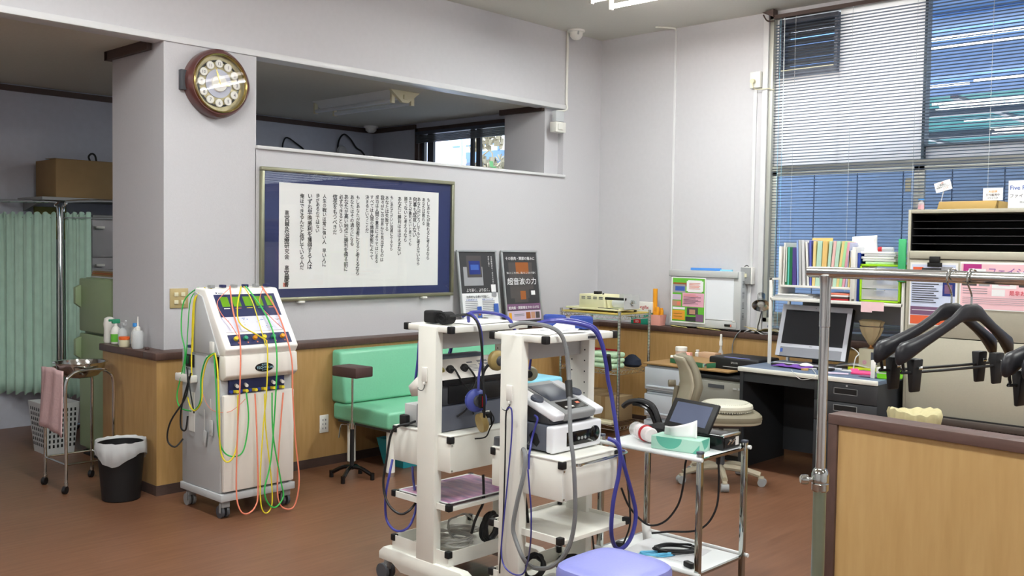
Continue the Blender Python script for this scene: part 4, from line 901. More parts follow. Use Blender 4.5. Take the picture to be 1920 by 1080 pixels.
# ================================================================== the two white equipment trolleys
CAPH = .026
def caps(m, x0, x1, y0, y1, z0, z1, skip=()):
    for i, (x, y) in enumerate(((x0, y0), (x1, y0), (x1, y1), (x0, y1))):
        if i in skip: continue
        obj('corner_cap', MB().box(x-.006 if i in (0, 3) else x-.020, x+.020 if i in (0, 3) else x+.006, y-.006 if i < 2 else y-.020, y+.020 if i < 2 else y+.006, z0-.002, z1+.003), 'black', m, bevel=.004)
def trolley(label, y0, y1, xt, xp, xl, box_y1, dirn, foot):
    """xt: top plate x range, xp: post x range, xl: lower shelves x range"""
    mx = (xp[0]+xp[1])/2
    t = root('equipment_trolley', (mx, (y0+y1)/2, 0), label, 'trolley', 'white equipment trolleys')
    top = obj('top_shelf', MB().box(xt[0], xt[1], y0, y1, 1.134, 1.16), 'white_paint', t, bevel=.004); caps(top, xt[0], xt[1], y0, y1, 1.134, 1.16)
    for s, yy in ((0, y0-.010), (1, y1-.030)):
        p = obj('post', MB().box(xp[0], xp[1], yy, yy+.042, .12, 1.158 if s == 0 else 1.133), 'white_paint', t, bevel=.006)
        hm = MB()
        for k in range(8):
            for xx in (xp[0]+.022, xp[1]-.022):
                hm.cyl((xx, (yy-.0004 if s else yy+.0424), .76+k*.045), (xx, (yy-.001 if s else yy+.043), .76+k*.045), .0035, n=8)
        h = obj('bolt_holes', hm, 'black', p); h['kind'] = 'stuff'
    obj('top_rail', MB().box(mx-.012, mx+.012, y0+.032, y1-.03, 1.055, 1.12), 'grey_light', t, bevel=.003)
    obj('lower_rail', MB().box(mx-.012, mx+.012, y0+.032, y1-.03, .10, .145), 'grey_light', t, bevel=.003)
    bx = obj('drawer_box', MB().box(xl[0], xl[1], y0+.008, box_y1, .547, .697), 'white_paint', t, bevel=.003)
    obj('box_lid', MB().box(xl[0]-.002, xl[1]+.002, y0+.006, box_y1+.002, .697, .703), 'white_paint', t, bevel=.001)
    caps(bx, xl[0], xl[1], y0+.008, box_y1, .672, .697)
    for zz in (.662, .556): obj('screw', MB().cyl((xl[1], y0+.016, zz), (xl[1]+.004, y0+.016, zz), .004, n=8), 'chrome', bx)
    sh = obj('middle_shelf', MB().box(xl[0], xl[1], y0+.004, y1-.004, .384, .396).box(xl[0], xl[1], y0+.004, y0+.010, .396, .410).box(xl[0], xl[1], y1-.010, y1-.004, .396, .410).box(xl[0], xl[0]+.006, y0+.01, y1-.01, .396, .410).box(xl[1]-.006, xl[1]-.0005, y0+.01, y1-.01, .396, .3985), 'white_paint', t)
    caps(sh, xl[0], xl[1], y0+.004, y1-.004, .386, .410)
    tr = MB().box(xl[0], xl[1], y0+.004, y1-.004, .150, .158)
    tr.box(xl[0], xl[1], y0+.004, y0+.008, .158, .212).box(xl[0], xl[1], y1-.008, y1-.004, .158, .212).box(xl[0], xl[0]+.004, y0+.008, y1-.008, .158, .212).box(xl[1]-.004, xl[1], y0+.008, y1-.008, .158, .212)
    tr = obj('bottom_tray', tr, 'white_paint', t); caps(tr, xl[0], xl[1], y0+.004, y1-.004, .188, .212)
    f0, f1 = foot
    for yy in (y0-.012, y1-.032):
        pol = [(f0, .125), (f0+.03, .150), (f1-.07, .150), (f1, .115), (f1, .092), (f1-.06, .082), (f1-.11, .060), (f0+.15, .060), (f0+.09, .090), (f0, .092)]
        fb = obj('foot', MB().prism(pol, 'y', yy, yy+.046), 'white_paint', t, bevel=.004)
        for xx in (f0+.035, f1-.03):
            c_r = obj('caster', MB().cyl((xx, yy+.023, .070), (xx, yy+.023, .092), .016, n=12).box(xx-.018, xx+.014, yy+.006, yy+.040, .045, .074), 'grey', t, bevel=.003)
            for s in (-1, 1): obj('wheel', MB().cyl((xx-.012, yy+.023+s*.008, .036), (xx-.012, yy+.023+s*.026, .036), .036, n=24), 'grey_dark', c_r)
    return t
t1 = trolley('white two-post equipment trolley on the left, with the violet mat on its shelf', 2.747, 3.235, (-3.246, -2.954), (-3.151, -3.036), (-3.325, -2.958), 3.225, 1, (-3.40, -2.80))
t2 = trolley('white two-post equipment trolley on the right, with pale console on its drawer box', 2.737, 3.167, (-2.711, -2.42), (-2.648, -2.535), (-2.704, -2.335), 3.08, 1, (-2.78, -2.22))
obj('name_plate', MB().box(-2.4195, -2.418, 2.985, 3.035, 1.141, 1.150), 'grey_dark', t2)
m = MB().tube([(-2.335, 2.80, .680), (-2.31, 2.81, .682), (-2.30, 2.83, .685), (-2.297, 3.02, .690), (-2.30, 3.09, .692), (-2.335, 3.11, .694), (-2.40, 3.11, .694)], .006, n=8)
obj('push_handle', m, 'chrome', t2)
def hook(tr, x, y, z):
    h = obj('adhesive_hook', MB().box(x-.016, x+.016, y-.006, y, z, z+.062).cyl((x, y-.004, z), (x, y-.004, z-.012), .006, n=8), 'white', tr, bevel=.004)
    obj('hook_wire', MB().tube([(x+.002, y-.004, z-.010), (x, y-.006, z-.028), (x-.004, y-.014, z-.036), (x-.022, y-.016, z-.034), (x-.028, y-.014, z-.026)], .002, n=6), 'dark_steel', h)
hook(t1, (-3.102, 2.737, 0.955)[0], 2.737, (-3.101, 2.737, 0.919)[2]); hook(t2, (-2.593, 2.727, 0.914)[0], 2.727, (-2.593, 2.727, 0.899)[2])

# ---- on trolley 1: top
wr = root('strap_roll', (-3.13, 2.83, 1.163), 'black rolled-up elastic strap on the left trolley top', 'strap')
obj('strap_band', MB().obox((-3.14, 2.815, 1.191), (.075, .055, .054)), 'black_soft', wr, bevel=.010, seg=3)
m = MB(); pts = []
for k in range(60):
    a = k*.42; r_ = .012+.00125*k*.42*.6
    pts.append((-3.055+ r_*1.25*math.cos(a), 2.80, 1.192+r_*math.sin(a)))
m2 = MB().lathe((-3.055, 2.785, 1.190), [(.030, 0), (.034, .004), (.034, .052), (.028, .058)], 24, ax=(0,1,0), sx=1.0, sy=.80)
obj('strap_coil', m2, 'black_soft', wr); obj('coil_edge', MB().tube([(p[0], 2.783, (p[2]-1.19)*.8+1.19) for p in pts], .0018, n=5, smooth=False), 'black', wr)
for i, (dx, dy, a, lab) in enumerate(((-3.09, 3.03, .1, 'white instruction card lying on the left trolley top'),)):
    tag(obj('paper_sheet', MB().obox((dx, dy, 1.1635), (.20, .28, .001), rz=a), 'paper'), lab, 'paper')
# ---- device on trolley 1 (seen from behind)
dv = root('treatment_device', (-3.15, 3.0, .704), 'dark grey treatment device with white sloping panel on the left trolley', 'medical device')
obj('base_unit', MB().box(-3.20, -3.035, 2.775, 3.215, .705, .810), mat('slate_blue', '575b67', .5), dv, bevel=.006)
obj('rear_body', MB().box(-3.20, -3.06, 2.785, 3.205, .811, .925), 'grey_dark', dv, bevel=.006)
obj('recess', MB().box(-3.062, -3.052, 2.83, 3.16, .82, .895), 'black', dv, bevel=.003)
obj('vent_strip', MB().box(-3.062, -3.05, 2.80, 3.19, .90, .925), 'black', dv, bevel=.002)
A1 = Vector((-3.045, 0, .925)); T1_ = (Vector((-3.13, 0, 1.000))-A1); L1 = T1_.length; T1_.normalize(); N1 = Vector((T1_.z, 0, -T1_.x))
obj('sloping_panel', MB().prism([(-3.045, .925), (-3.13, 1.0), (-3.16, 1.0), (-3.20, .925)], 'y', 2.78, 3.195), 'mach_front', dv, bevel=.003)
obj('carry_handle', MB().prism([(-3.14, .998), (-3.15, 1.018), (-3.19, 1.018), (-3.20, .998)], 'y', 2.86, 3.12), 'slate', dv, bevel=.004)
def on_slope(u, v): return A1+T1_*(v*L1)+Vector((0, u, 0))
for u in (2.86, 2.945):
    c = on_slope(u, .45)
    pg = obj('angled_plug', MB().lathe(c, [(.018, 0), (.018, .014), (.012, .022)], 16, ax=N1), 'cable_black', dv)
    q = c+N1*.018
    obj('plug_cable', MB().tube([q, q+Vector((.012, .012, -.01)), q+Vector((.03, .035, -.06)), (-3.025, 2.93, .86), (-3.022, 2.925, .825), (-3.02, 2.94 if u > 2.9 else 2.90, .79), (-3.032, 2.96 if u > 2.9 else 2.86, .765)], .0042, n=8), 'cable_black', pg)
obj('round_sticker', MB().lathe(on_slope(2.818, .55)+N1*.0003, [(.019, 0), (.019, .0006)], 24, ax=N1), mat('sticker_gold', 'b8a860', .5), dv)
m = MB(); put(m, 'EMC', on_slope(2.818, .58)+N1*.0015, Y_, T1_, .012, align='C', bold=.02); put(m, '適合', on_slope(2.818, .42)+N1*.0015, Y_, T1_, .010, align='C', bold=.02); obj('sticker_lettering', m, 'ink', dv)
m = MB(); nm = ['ink_soft', 'p_textg', 'card_light', 'white']
def sl_rect(m, u0, u1, v0, v1, k, h=.0006):
    m.add([on_slope(u0, v0)+N1*h, on_slope(u1, v0)+N1*h, on_slope(u1, v1)+N1*h, on_slope(u0, v1)+N1*h], [(0,1,2,3)], k)
sl_rect(m, 2.985, 3.02, .72, .78, 0)
for i in range(5): sl_rect(m, 2.975, 3.035, .30+i*.07, .33+i*.07, 1)
for i in range(3):
    for j in range(2): sl_rect(m, 3.05+j*.035, 3.078+j*.035, .40+i*.16, .50+i*.16, 1)
sl_rect(m, 3.14, 3.17, .60, .80, 2)
obj('rating_print', m, nm, dv)
obj('white_cable_tie', MB().box(-3.03, -3.012, 2.905, 2.955, .842, .850), 'white', dv, bevel=.001)
obj('rating_label', MB().box(-3.0345, -3.0335, 3.02, 3.06, .72, .77), 'white', dv)
# wedge-shaped front of the device, sticking out to the left of the post
obj('console_side', MB().box(-3.29, -3.205, 2.785, 3.20, .708, .80), 'grey_light', dv, bevel=.003)
# ---- card, and adapter at left of the post
tag(obj('paper_card', MB().add([(-3.271, 2.79, 0.877), (-3.211, 2.79, 0.925), (-3.186, 2.79, 0.895), (-3.185, 2.79, 0.844), (-3.249, 2.79, 0.834)], [(0,1,2,3,4)]), 'mach_front', solid=.002), 'pale folded card sticking out behind the left trolley post', 'card')
tag(obj('power_adapter', MB().obox((-3.262, 2.762, .730), (.04, .03, .05), rz=.1), 'black', bevel=.006), 'black power adapter at the left edge of the drawer box', 'adapter')
# ---- violet mat on trolley 1 middle shelf
vm = bpy.data.materials.new('violet_mat'); vm.use_nodes = True; n = vm.node_tree; b = n.nodes['Principled BSDF']; MATS['violet_mat'] = vm
tcn = n.nodes.new('ShaderNodeTexCoord'); mp = n.nodes.new('ShaderNodeMapping'); mp.inputs['Scale'].default_value = (5, 28, 1); n.links.new(tcn.outputs['Object'], mp.inputs[0])
no = n.nodes.new('ShaderNodeTexNoise'); no.inputs['Scale'].default_value = 1.2; no.inputs['Detail'].default_value = 6; n.links.new(mp.outputs[0], no.inputs['Vector'])
rp = n.nodes.new('ShaderNodeValToRGB'); n.links.new(no.outputs[0], rp.inputs[0])
for p_, c_h in ((.30, '85809a'), (.42, 'ad7aa6'), (.58, 'cb92b4'), (.72, 'dab4cb')):
    e = rp.color_ramp.elements.new(p_); e.color = lin(c_h)
n.links.new(rp.outputs[0], b.inputs['Base Color']); b.inputs['Roughness'].default_value = .25
sm_ = root('shelf_mat', (-3.14, 2.99, .397), 'violet and pink streaked sheet under clear film on the left trolley shelf', 'mat')
obj('sheet', MB().box(-3.30, -2.985, 2.775, 3.205, .4115, .413), 'violet_mat', sm_)
obj('film_border', MB().box(-3.312, -2.975, 2.765, 2.775, .4112, .4135).box(-3.312, -2.975, 3.205, 3.215, .4112, .4135).box(-3.312, -3.30, 2.765, 3.215, .4112, .4135).box(-2.985, -2.975, 2.765, 3.215, .4112, .4135), 'paper_grey', sm_)

# ---- probes and pads
def pad_probe(name, label, c, ax, R, face, back, cable=None, grp=None):
    r = root(name, tuple(c), label, 'probe', grp)
    ax = Vector(ax).normalized(); c = Vector(c)
    obj('pad_disc', MB().lathe(c, [(R*.96, 0), (R, .006), (R, .020), (R*.86, .028), (R*.5, .034)], 32, ax=ax), face, r)
    obj('pad_hub', MB().lathe(c+ax*.028, [(R*.50, 0), (R*.50, .010), (R*.42, .018)], 24, ax=ax), back, r)
    return r
mat('pad_blue', '4a56a8', .4); mat('pad_tan', 'a8925c', .4, var=.12, scale=18); mat('pad_ring', '7d8494', .4)
c1_ = (-2.93, 2.894, 0.841)
p1_ = pad_probe('electrode_probe', 'blue round probe with grey centre hanging in front of the left device', (c1_[0]-.03, c1_[1], c1_[2]), (1, -.25, .05), .050, 'pad_blue', 'grey_dark', grp='hanging round probes')
obj('hub_ring', MB().lathe(Vector((c1_[0]-.004, c1_[1]-.007, c1_[2]+.001)), [(.034, 0), (.034, .003), (.030, .003)], 28, ax=(1, -.25, .05), caps=False), 'pad_ring', p1_)
obj('connector', MB().obox((c1_[0]+.026, c1_[1]-.012, c1_[2]+.004), (.016, .026, .060), rz=-.24), 'black', p1_, bevel=.004)
obj('red_mark', MB().obox((c1_[0]+.035, c1_[1]-.014, c1_[2]+.004), (.002, .008, .046), rz=-.24), 'red', p1_)
c2_ = (-2.93, 2.889, 0.75)
p2_ = pad_probe('electrode_probe', 'tan round probe seen edge-on, hanging below the blue one', (c2_[0], c2_[1]+.006, c2_[2]-.005), (.35, 1, .25), .042, 'pad_tan', 'grey', grp='hanging round probes')
obj('clip_block', MB().obox((c2_[0]+.01, c2_[1]+.045, c2_[2]+.012), (.03, .032, .055), rx=.15), 'black', p2_, bevel=.004)
obj('clip_wire', MB().tube([(c2_[0]+.02, c2_[1]+.05, c2_[2]+.045), (c2_[0]+.03, c2_[1]+.064, c2_[2]+.01), (c2_[0]+.02, c2_[1]+.05, c2_[2]-.03), (c2_[0], c2_[1]+.045, c2_[2]-.068), (c2_[0]-.02, c2_[1], c2_[2]-.073)], .003, n=6), 'black', p2_)
c3_ = (-2.93, 3.004, 1.005)
p3_ = pad_probe('electrode_probe', 'tan round probe half hidden behind the right trolley post', (c3_[0]-.02, c3_[1], c3_[2]), (1, -.05, 0), .044, 'pad_tan', 'grey_dark', grp='hanging round probes')
obj('probe_cable', MB().tube([(c3_[0]-.01, c3_[1]-.05, c3_[2]-.015), (-2.95, 2.934, 0.954), (-2.95, 2.929, 0.874), (-2.95, 2.944, 0.768)], .0065, n=8), 'cable_black', p3_)
c4_ = (-2.714, 2.98, 0.974)
p4_ = pad_probe('electrode_probe', 'pale round probe with black centre hanging under the right trolley top', (c4_[0], c4_[1], c4_[2]), (.55, -1, 0), .030, mat('pad_pale', 'a7a48a', .4), 'black', grp='hanging round probes')
obj('probe_cable', MB().tube([(c4_[0]+.018, c4_[1]-.03, c4_[2]+.02), (-2.688, 2.95, 1.049), (-2.683, 2.95, 1.078), (c4_[0]+.01, 2.95, 1.05)], .005, n=8), 'cable_blue', p4_)

# ---- cables on the left trolley (drape over the top, hang down)
def cable(label, m_, r_, pts, name='cable', grp=None):
    o = obj(name, MB().tube(pts, r_, n=8, sub=6), m_); tag(o, label, 'cable', grp); return o
cable('black cable running from the rolled strap over the front edge of the left trolley', 'cable_black', .0055, [(-3.03, 2.80, 1.197), (-2.99, 2.873, 1.206), (-2.935, 2.87, 1.187), (-2.915, 2.877, 1.138), (-2.91, 2.886, 1.052), (-2.91, 2.891, 0.961), (-2.89, 2.882, 0.874), (-2.89, 2.884, 0.795), (-2.91, 2.904, 0.767)])
cable('dark blue cable arching from the left trolley top down to the blue probe', 'cable_blue', .0055, [(-3.02, 2.876, 1.195), (-2.98, 2.876, 1.211), (-2.935, 2.873, 1.191), (-2.918, 2.886, 1.137), (-2.915, 2.891, 1.04), (-2.912, 2.871, 0.952), (-2.9, 2.857, 0.893)])
cable('violet-blue cable arching across the back of the left trolley top', 'cable_blue', .0075, [(-3.05, 2.94, 1.170), (-3.03, 2.924, 1.206), (-3.02, 2.979, 1.211), (-3.02, 3.078, 1.2), (-3.0, 3.119, 1.186), (-2.97, 3.123, 1.166), (-2.96, 3.141, 1.121)])
cable('dark blue cable hanging behind the left trolley post down to the green seat', 'cable_blue', .006, [(-3.28, 2.857, 1.07), (-3.28, 2.849, 0.975), (-3.28, 2.838, 0.905), (-3.3, 2.846, 0.854)])
cable('dark cable slanting down in front of the green backrest', 'cable_blue', .008, [(-3.2, 2.984, 1.078), (-3.2, 2.975, 1.033), (-3.2, 2.953, 0.975)])
cable('black cable looping off the left trolley drawer box in a wide arc', 'cable_black', .0055, [(-3.216, 2.8, 0.731), (-3.225, 2.75, 0.72), (-3.261, 2.72, 0.707), (-3.292, 2.71, 0.668), (-3.307, 2.7, 0.562), (-3.328, 2.7, 0.463), (-3.316, 2.7, 0.395), (-3.275, 2.7, 0.351), (-3.218, 2.71, 0.332), (-3.19, 2.74, 0.353), (-3.217, 2.8, 0.377)])
cable('violet-blue cable looping low beside the left trolley', 'cable_blue', .0055, [(-3.34, 2.76, 0.543), (-3.324, 2.73, 0.483), (-3.324, 2.71, 0.391), (-3.319, 2.71, 0.297), (-3.278, 2.71, 0.258), (-3.236, 2.72, 0.251), (-3.202, 2.74, 0.273), (-3.199, 2.77, 0.322), (-3.224, 2.8, 0.37), (-3.278, 2.83, 0.451), (-3.321, 2.86, 0.499)])
cable('black cable dropping through the left trolley shelf to the coil in its tray', 'cable_black', .006, [(-2.99, 2.982, 0.5), (-2.99, 2.987, 0.417), (-2.99, 2.982, 0.371), (-2.99, 2.959, 0.34), (-2.99, 2.934, 0.302), (-3.0, 2.925, 0.25)])
def coil(label, m_, r_, c, R, n, ax_=(0, 0, 1), sy=.6, seed=1, name='cable_coil', grp=None, jit=.01, h=.02):
    rr = random.Random(seed); ax_ = Vector(ax_).normalized(); a = ax_.orthogonal().normalized(); b = ax_.cross(a); pts = []
    for k in range(int(n*10)):
        t = k*2*math.pi/10; q = R*rr.uniform(.82, 1.1)
        pts.append(Vector(c)+a*q*math.cos(t)+b*q*sy*math.sin(t)+ax_*(h*k/(n*10)+rr.uniform(-jit, jit)*.3))
    o = obj(name, MB().tube(pts, r_, n=7, sub=3), m_); tag(o, label, 'cable', grp); return o
zt_ = .160
coil('black cable bundled in loops standing in the left trolley tray', 'cable_black', .008, (-3.035, 3.06, .245), .066, 7, (.95, .2, .1), .72, 4, h=.03)
coil('pale grey tangled cables lying in the left trolley tray', 'cable_white', .0045, (-3.15, 2.93, .178), .10, 6, (0, 0, 1), .9, 5, jit=.04, h=.03)
coil('pale grey cable standing up in a loop in the left trolley tray', 'cable_white', .004, (-3.15, 3.0, .235), .06, 2, (.8, -.6, 0), 1.0, 6)
coil('white cable wound around the rear of the left trolley tray', 'cable_white', .0045, (-3.22, 3.09, .180), .07, 4, (0, 0, 1), .8, 8, h=.02)
tag(obj('pen', MB().cyl((-3.02, 2.80, .163), (-3.0, 2.85, .163), .003, n=8), 'black'), 'thin black pen at the front of the left trolley tray', 'pen')

# ---- on trolley 2: top
mt = root('loose_papers', (-2.56, 2.9, 1.162), 'white leaflets scattered on the right trolley top', 'paper')
for i, (x_, y_, a, s1, s2) in enumerate(((-2.56, 2.87, .3, .15, .20), (-2.52, 2.95, -.2, .12, .16), (-2.60, 3.03, .6, .15, .18))):
    obj('sheet', MB().obox((x_, y_, 1.1625+i*.0015), (s1, s2, .0012), rz=a), 'paper' if i != 2 else 'paper_grey', mt)
m = MB(); 
for i in range(3):
    c = None
for i, (uvc, lb) in enumerate((((-2.68, 3.085), 'blue padded band on the far edge of the right trolley top, left one'), ((-2.565, 3.12), 'blue padded band on the far edge of the right trolley top, right one'))):
    mm = MB().lathe((uvc[0], uvc[1], 1.163), [(.036, 0), (.044, .004), (.045, .046), (.040, .052), (.030, .050), (.028, .004)], 28, sx=1.25, sy=.75)
    tag(obj('padded_band', mm, mat('band_blue', '27408f', .7, var=.06, scale=40)), lb, 'band', 'blue bands on the right trolley')
tag(obj('folded_leaflet', MB().prism([(2.95, 1.166), (3.03, 1.166), (3.02, 1.195)], 'x', -2.60, -2.52), 'paper'), 'folded white leaflet standing beside the blue bands', 'paper')
cable('thick grey hose over the right trolley top, hanging in a long loop in front', 'cable_grey', .0085, [(-2.56, 2.683, 1.194), (-2.54, 2.721, 1.206), (-2.5, 2.753, 1.205), (-2.44, 2.778, 1.196), (-2.4, 2.794, 1.173), (-2.385, 2.809, 1.123), (-2.37, 2.812, 1.023), (-2.33, 2.774, 0.91), (-2.3, 2.748, 0.797), (-2.28, 2.741, 0.722), (-2.28, 2.754, 0.601), (-2.29, 2.769, 0.496), (-2.31, 2.771, 0.401), (-2.34, 2.761, 0.336), (-2.4, 2.755, 0.284), (-2.5, 2.775, 0.255), (-2.482, 2.7, 0.31), (-2.528, 2.7, 0.378), (-2.54, 2.7, 0.427), (-2.52, 2.7, 0.524), (-2.498, 2.71, 0.63), (-2.5, 2.72, 0.7), (-2.531, 2.74, 0.719)])
obj_ = obj('hose_joint', MB().cyl((-2.365, 2.807, 0.993), (-2.34, 2.785, 0.938), .0145, .012, n=12), 'black'); tag(obj_, 'black splitter joint on the grey hose over the right console', 'connector')
cable('thin grey second strand of the hose beside the black joint', 'cable_grey', .004, [(-2.38, 2.815, 1.123), (-2.375, 2.824, 1.041), (-2.365, 2.817, 0.99)])
cable('thick violet-blue hose over the right end of the right trolley, in a long loop', 'cable_blue', .0085, [(-2.56, 2.832, 1.195), (-2.5, 2.845, 1.211), (-2.46, 2.901, 1.207), (-2.42, 2.961, 1.194), (-2.4, 3.003, 1.172), (-2.39, 3.036, 1.118), (-2.385, 3.059, 1.043), (-2.385, 3.075, 0.973), (-2.38, 3.091, 0.912), (-2.36, 3.096, 0.807), (-2.34, 3.101, 0.702), (-2.32, 3.113, 0.617), (-2.32, 3.166, 0.5), (-2.32, 3.191, 0.419), (-2.32, 3.172, 0.347), (-2.33, 3.144, 0.303), (-2.34, 3.108, 0.291), (-2.33, 3.059, 0.329), (-2.31, 3.017, 0.402), (-2.3, 3.014, 0.51), (-2.29, 3.032, 0.614), (-2.28, 3.026, 0.701), (-2.29, 3.011, 0.743), (-2.32, 2.998, 0.757)])
obj_ = obj('hose_joint', MB().cyl((-2.385, 3.065, 1.072), (-2.385, 3.081, 1.011), .015, .012, n=12), 'black'); tag(obj_, 'black splitter joint on the violet-blue hose beside the right trolley', 'connector')
cable('violet-blue second strand of hose above its black joint', 'cable_blue', .007, [(-2.58, 2.866, 1.197), (-2.52, 2.884, 1.212), (-2.47, 2.938, 1.213), (-2.43, 3.006, 1.193), (-2.41, 3.032, 1.17), (-2.4, 3.055, 1.116), (-2.392, 3.064, 1.067)])
cable('thin dark cable hanging from the white hook on the right trolley post, left strand', 'cable_black', .003, [(-2.582, 2.71, 0.881), (-2.596, 2.71, 0.853), (-2.599, 2.712, 0.758), (-2.601, 2.712, 0.591), (-2.606, 2.712, 0.422), (-2.618, 2.712, 0.271), (-2.62, 2.712, 0.218)])
cable('thin blue cable looped over the white hook on the right trolley post', 'cable_blue', .003, [(-2.592, 2.709, 0.868), (-2.572, 2.705, 0.879), (-2.563, 2.708, 0.859), (-2.565, 2.71, 0.763), (-2.582, 2.71, 0.594), (-2.601, 2.71, 0.423), (-2.611, 2.71, 0.315), (-2.586, 2.7, 0.26), (-2.518, 2.68, 0.248), (-2.5, 2.715, 0.244), (-2.45, 2.686, 0.306), (-2.35, 2.592, 0.43), (-2.32, 2.559, 0.55), (-2.31, 2.538, 0.633), (-2.315, 2.533, 0.709)])

# ---- console unit on trolley 2
cs = root('therapy_console', (-2.55, 2.95, .704), 'grey and white therapy unit with dark control strip on the right trolley', 'medical device')
obj('unit_body', MB().box(-2.69, -2.455, 2.790, 3.075, .712, .812), 'slate_blue', cs, bevel=.006)
m = MB().prism([(2.785, .708), (3.080, .708), (3.085, .812), (2.785, .812)], 'x', -2.458, -2.418)
obj('white_front', m, mat('gloss_white', 'e4e5ea', .2, var=.01), cs, bevel=.010, seg=3)
cp = obj('control_strip', MB().box(-2.419, -2.4155, 2.865, 3.045, .728, .782), 'black_gloss', cs, bevel=.001)
obj('dial', MB().lathe((-2.4175, 3.035, .760), [(.031, 0), (.031, .003), (.024, .007)], 28, ax=(1,0,0)), 'black_gloss', cp)
for i in range(3): obj('button', MB().lathe((-2.4155, 2.935+i*.020, .752), [(.0065, 0), (.006, .002)], 12, ax=(1,0,0)), 'grey', cp)
obj('side_socket', MB().prism([(-2.545, .765), (-2.53, .785), (-2.505, .775), (-2.49, .745), (-2.505, .725), (-2.53, .74)], 'y', 2.7880, 2.791), 'black', cs)
m = MB(); put(m, '△', (-2.555, 2.7875, .728), X_, Z_, .016); obj('warning_mark', m, 'white', cs)
for x_ in (-2.66, -2.46):
    for y_ in (2.81, 3.05): obj('foot', MB().cyl((x_, y_, .7035), (x_, y_, .713), .010, n=10), 'black', cs)
# wedge-shaped controller resting on it
wg = root('tilted_controller', (-2.56, 2.94, .813), 'white and grey tilted touch controller standing on the grey unit', 'medical device')
obj('support', MB().prism([(-2.68, .815), (-2.45, .815), (-2.47, .845), (-2.68, .93)], 'y', 2.81, 3.055), 'grey_dark', wg, bevel=.004)
# slab: tilted plane from front low to rear high
F0 = Vector((-2.420, 2.795, .845)); ux_ = Vector((0, 1, 0)); uy_ = Vector((-.245, 0, .088)); Lw = .30; Ls = uy_.length; uy_.normalize(); nn_ = ux_.cross(uy_)
if nn_.z < 0: nn_ = -nn_
def slab(u0, u1, v0, v1, h0, h1):
    q = [F0+ux_*u+uy_*v+nn_*h for h in (h0, h1) for (u, v) in ((u0, v0), (u1, v0), (u1, v1), (u0, v1))]
    return MB().add(q, [(0,3,2,1),(4,5,6,7),(0,1,5,4),(1,2,6,5),(2,3,7,6),(3,0,4,7)])
obj('shell', slab(0, Lw, 0, Ls, -.018, .012), 'gloss_white', wg, bevel=.008, seg=3)
obj('centre_panel', slab(.055, Lw-.055, -.004, Ls+.002, -.020, .015), 'grey', wg, bevel=.008, seg=3)
obj('screen', slab(.075, Lw-.075, .10, Ls-.03, .015, .0165), 'slate', wg, bevel=.0008)
kb = obj('button_panel', slab(.085, Lw-.075, .025, .085, .015, .0165), 'black_gloss', wg)
obj('button', slab(.10, .115, .035, .045, .0165, .018), 'white', kb); obj('button', slab(.135, .15, .035, .045, .0165, .018), 'white', kb); obj('button', slab(.185, .205, .055, .068, .0165, .018), 'coral', kb)
for u in (.028, Lw-.028):
    c = F0+ux_*u+uy_*(.13 if u < .1 else .14)+nn_*.011
    obj('knob', MB().lathe(c, [(.026, 0), (.027, .008), (.023, .014)], 24, ax=nn_), 'slate', wg)
cable('short blue lead hanging out of the console side over the drawer box', 'cable_blue', .0045, [(-2.527, 2.8, 0.843), (-2.49, 2.775, 0.838), (-2.498, 2.772, 0.807), (-2.512, 2.77, 0.763), (-2.499, 2.745, 0.723), (-2.495, 2.735, 0.698), (-2.487, 2.725, 0.65)])
tag(obj('rubber_bung', MB().cyl((-2.70, 2.78, .704), (-2.70, 2.78, .735), .022, .020, n=20), 'grey_dark'), 'dark grey rubber bung on the drawer box behind the right trolley post', 'bung')
# ---- tray of trolley 2
coil('black cables bundled in the right trolley tray, nearer the post', 'cable_black', .008, (-2.58, 2.86, .215), .05, 6, (.6, -.5, .4), .8, 11, h=.03)
coil('black cables bundled in the right trolley tray, farther back', 'cable_black', .008, (-2.50, 3.0, .205), .055, 6, (.4, -.3, .8), .7, 12, h=.03)
coil('pale grey cables curled in loops in the right trolley tray', 'cable_white', .006, (-2.45, 2.88, .175), .075, 4, (0, 0, 1), .9, 13, h=.02)
cable('two black cables dropping through the slot of the right trolley shelf', 'cable_black', .006, [(-2.6, 2.822, 0.536), (-2.6, 2.832, 0.496), (-2.6, 2.843, 0.447), (-2.6, 2.851, 0.385), (-2.6, 2.858, 0.34)])

# ================================================================== blue stool in the foreground
st_ = root('stool', (-1.925, 2.535, 0), 'round-cornered lavender vinyl stool at the bottom of the picture', 'stool')
m = MB(); n_ = 48; vs = []
def sq(a, R, p=4.2):
    c, s = math.cos(a), math.sin(a); k = (abs(c)**p+abs(s)**p)**(-1/p); return R*k*c, R*k*s
prof = [(.93, 0), (1.0, .010), (1.0, .038), (.97, .052), (.90, .060), (.70, .064), (.35, .066), (.02, .066)]
for (f, h) in prof:
    for i in range(n_):
        x_, y_ = sq(2*math.pi*i/n_, .160*f); vs.append((-1.925+x_, 2.535+y_, .402+h))
m.add(vs, [(k*n_+i, k*n_+(i+1) % n_, (k+1)*n_+(i+1) % n_, (k+1)*n_+i) for k in range(len(prof)-1) for i in range(n_)]+[tuple(range(n_-1, -1, -1)), tuple(range((len(prof)-1)*n_, len(prof)*n_))])
obj('seat', m, 'violet', st_)
obj('seat_plate', MB().obox((-1.925, 2.535, .394), (.26, .26, .012)), 'grey_dark', st_, bevel=.004)
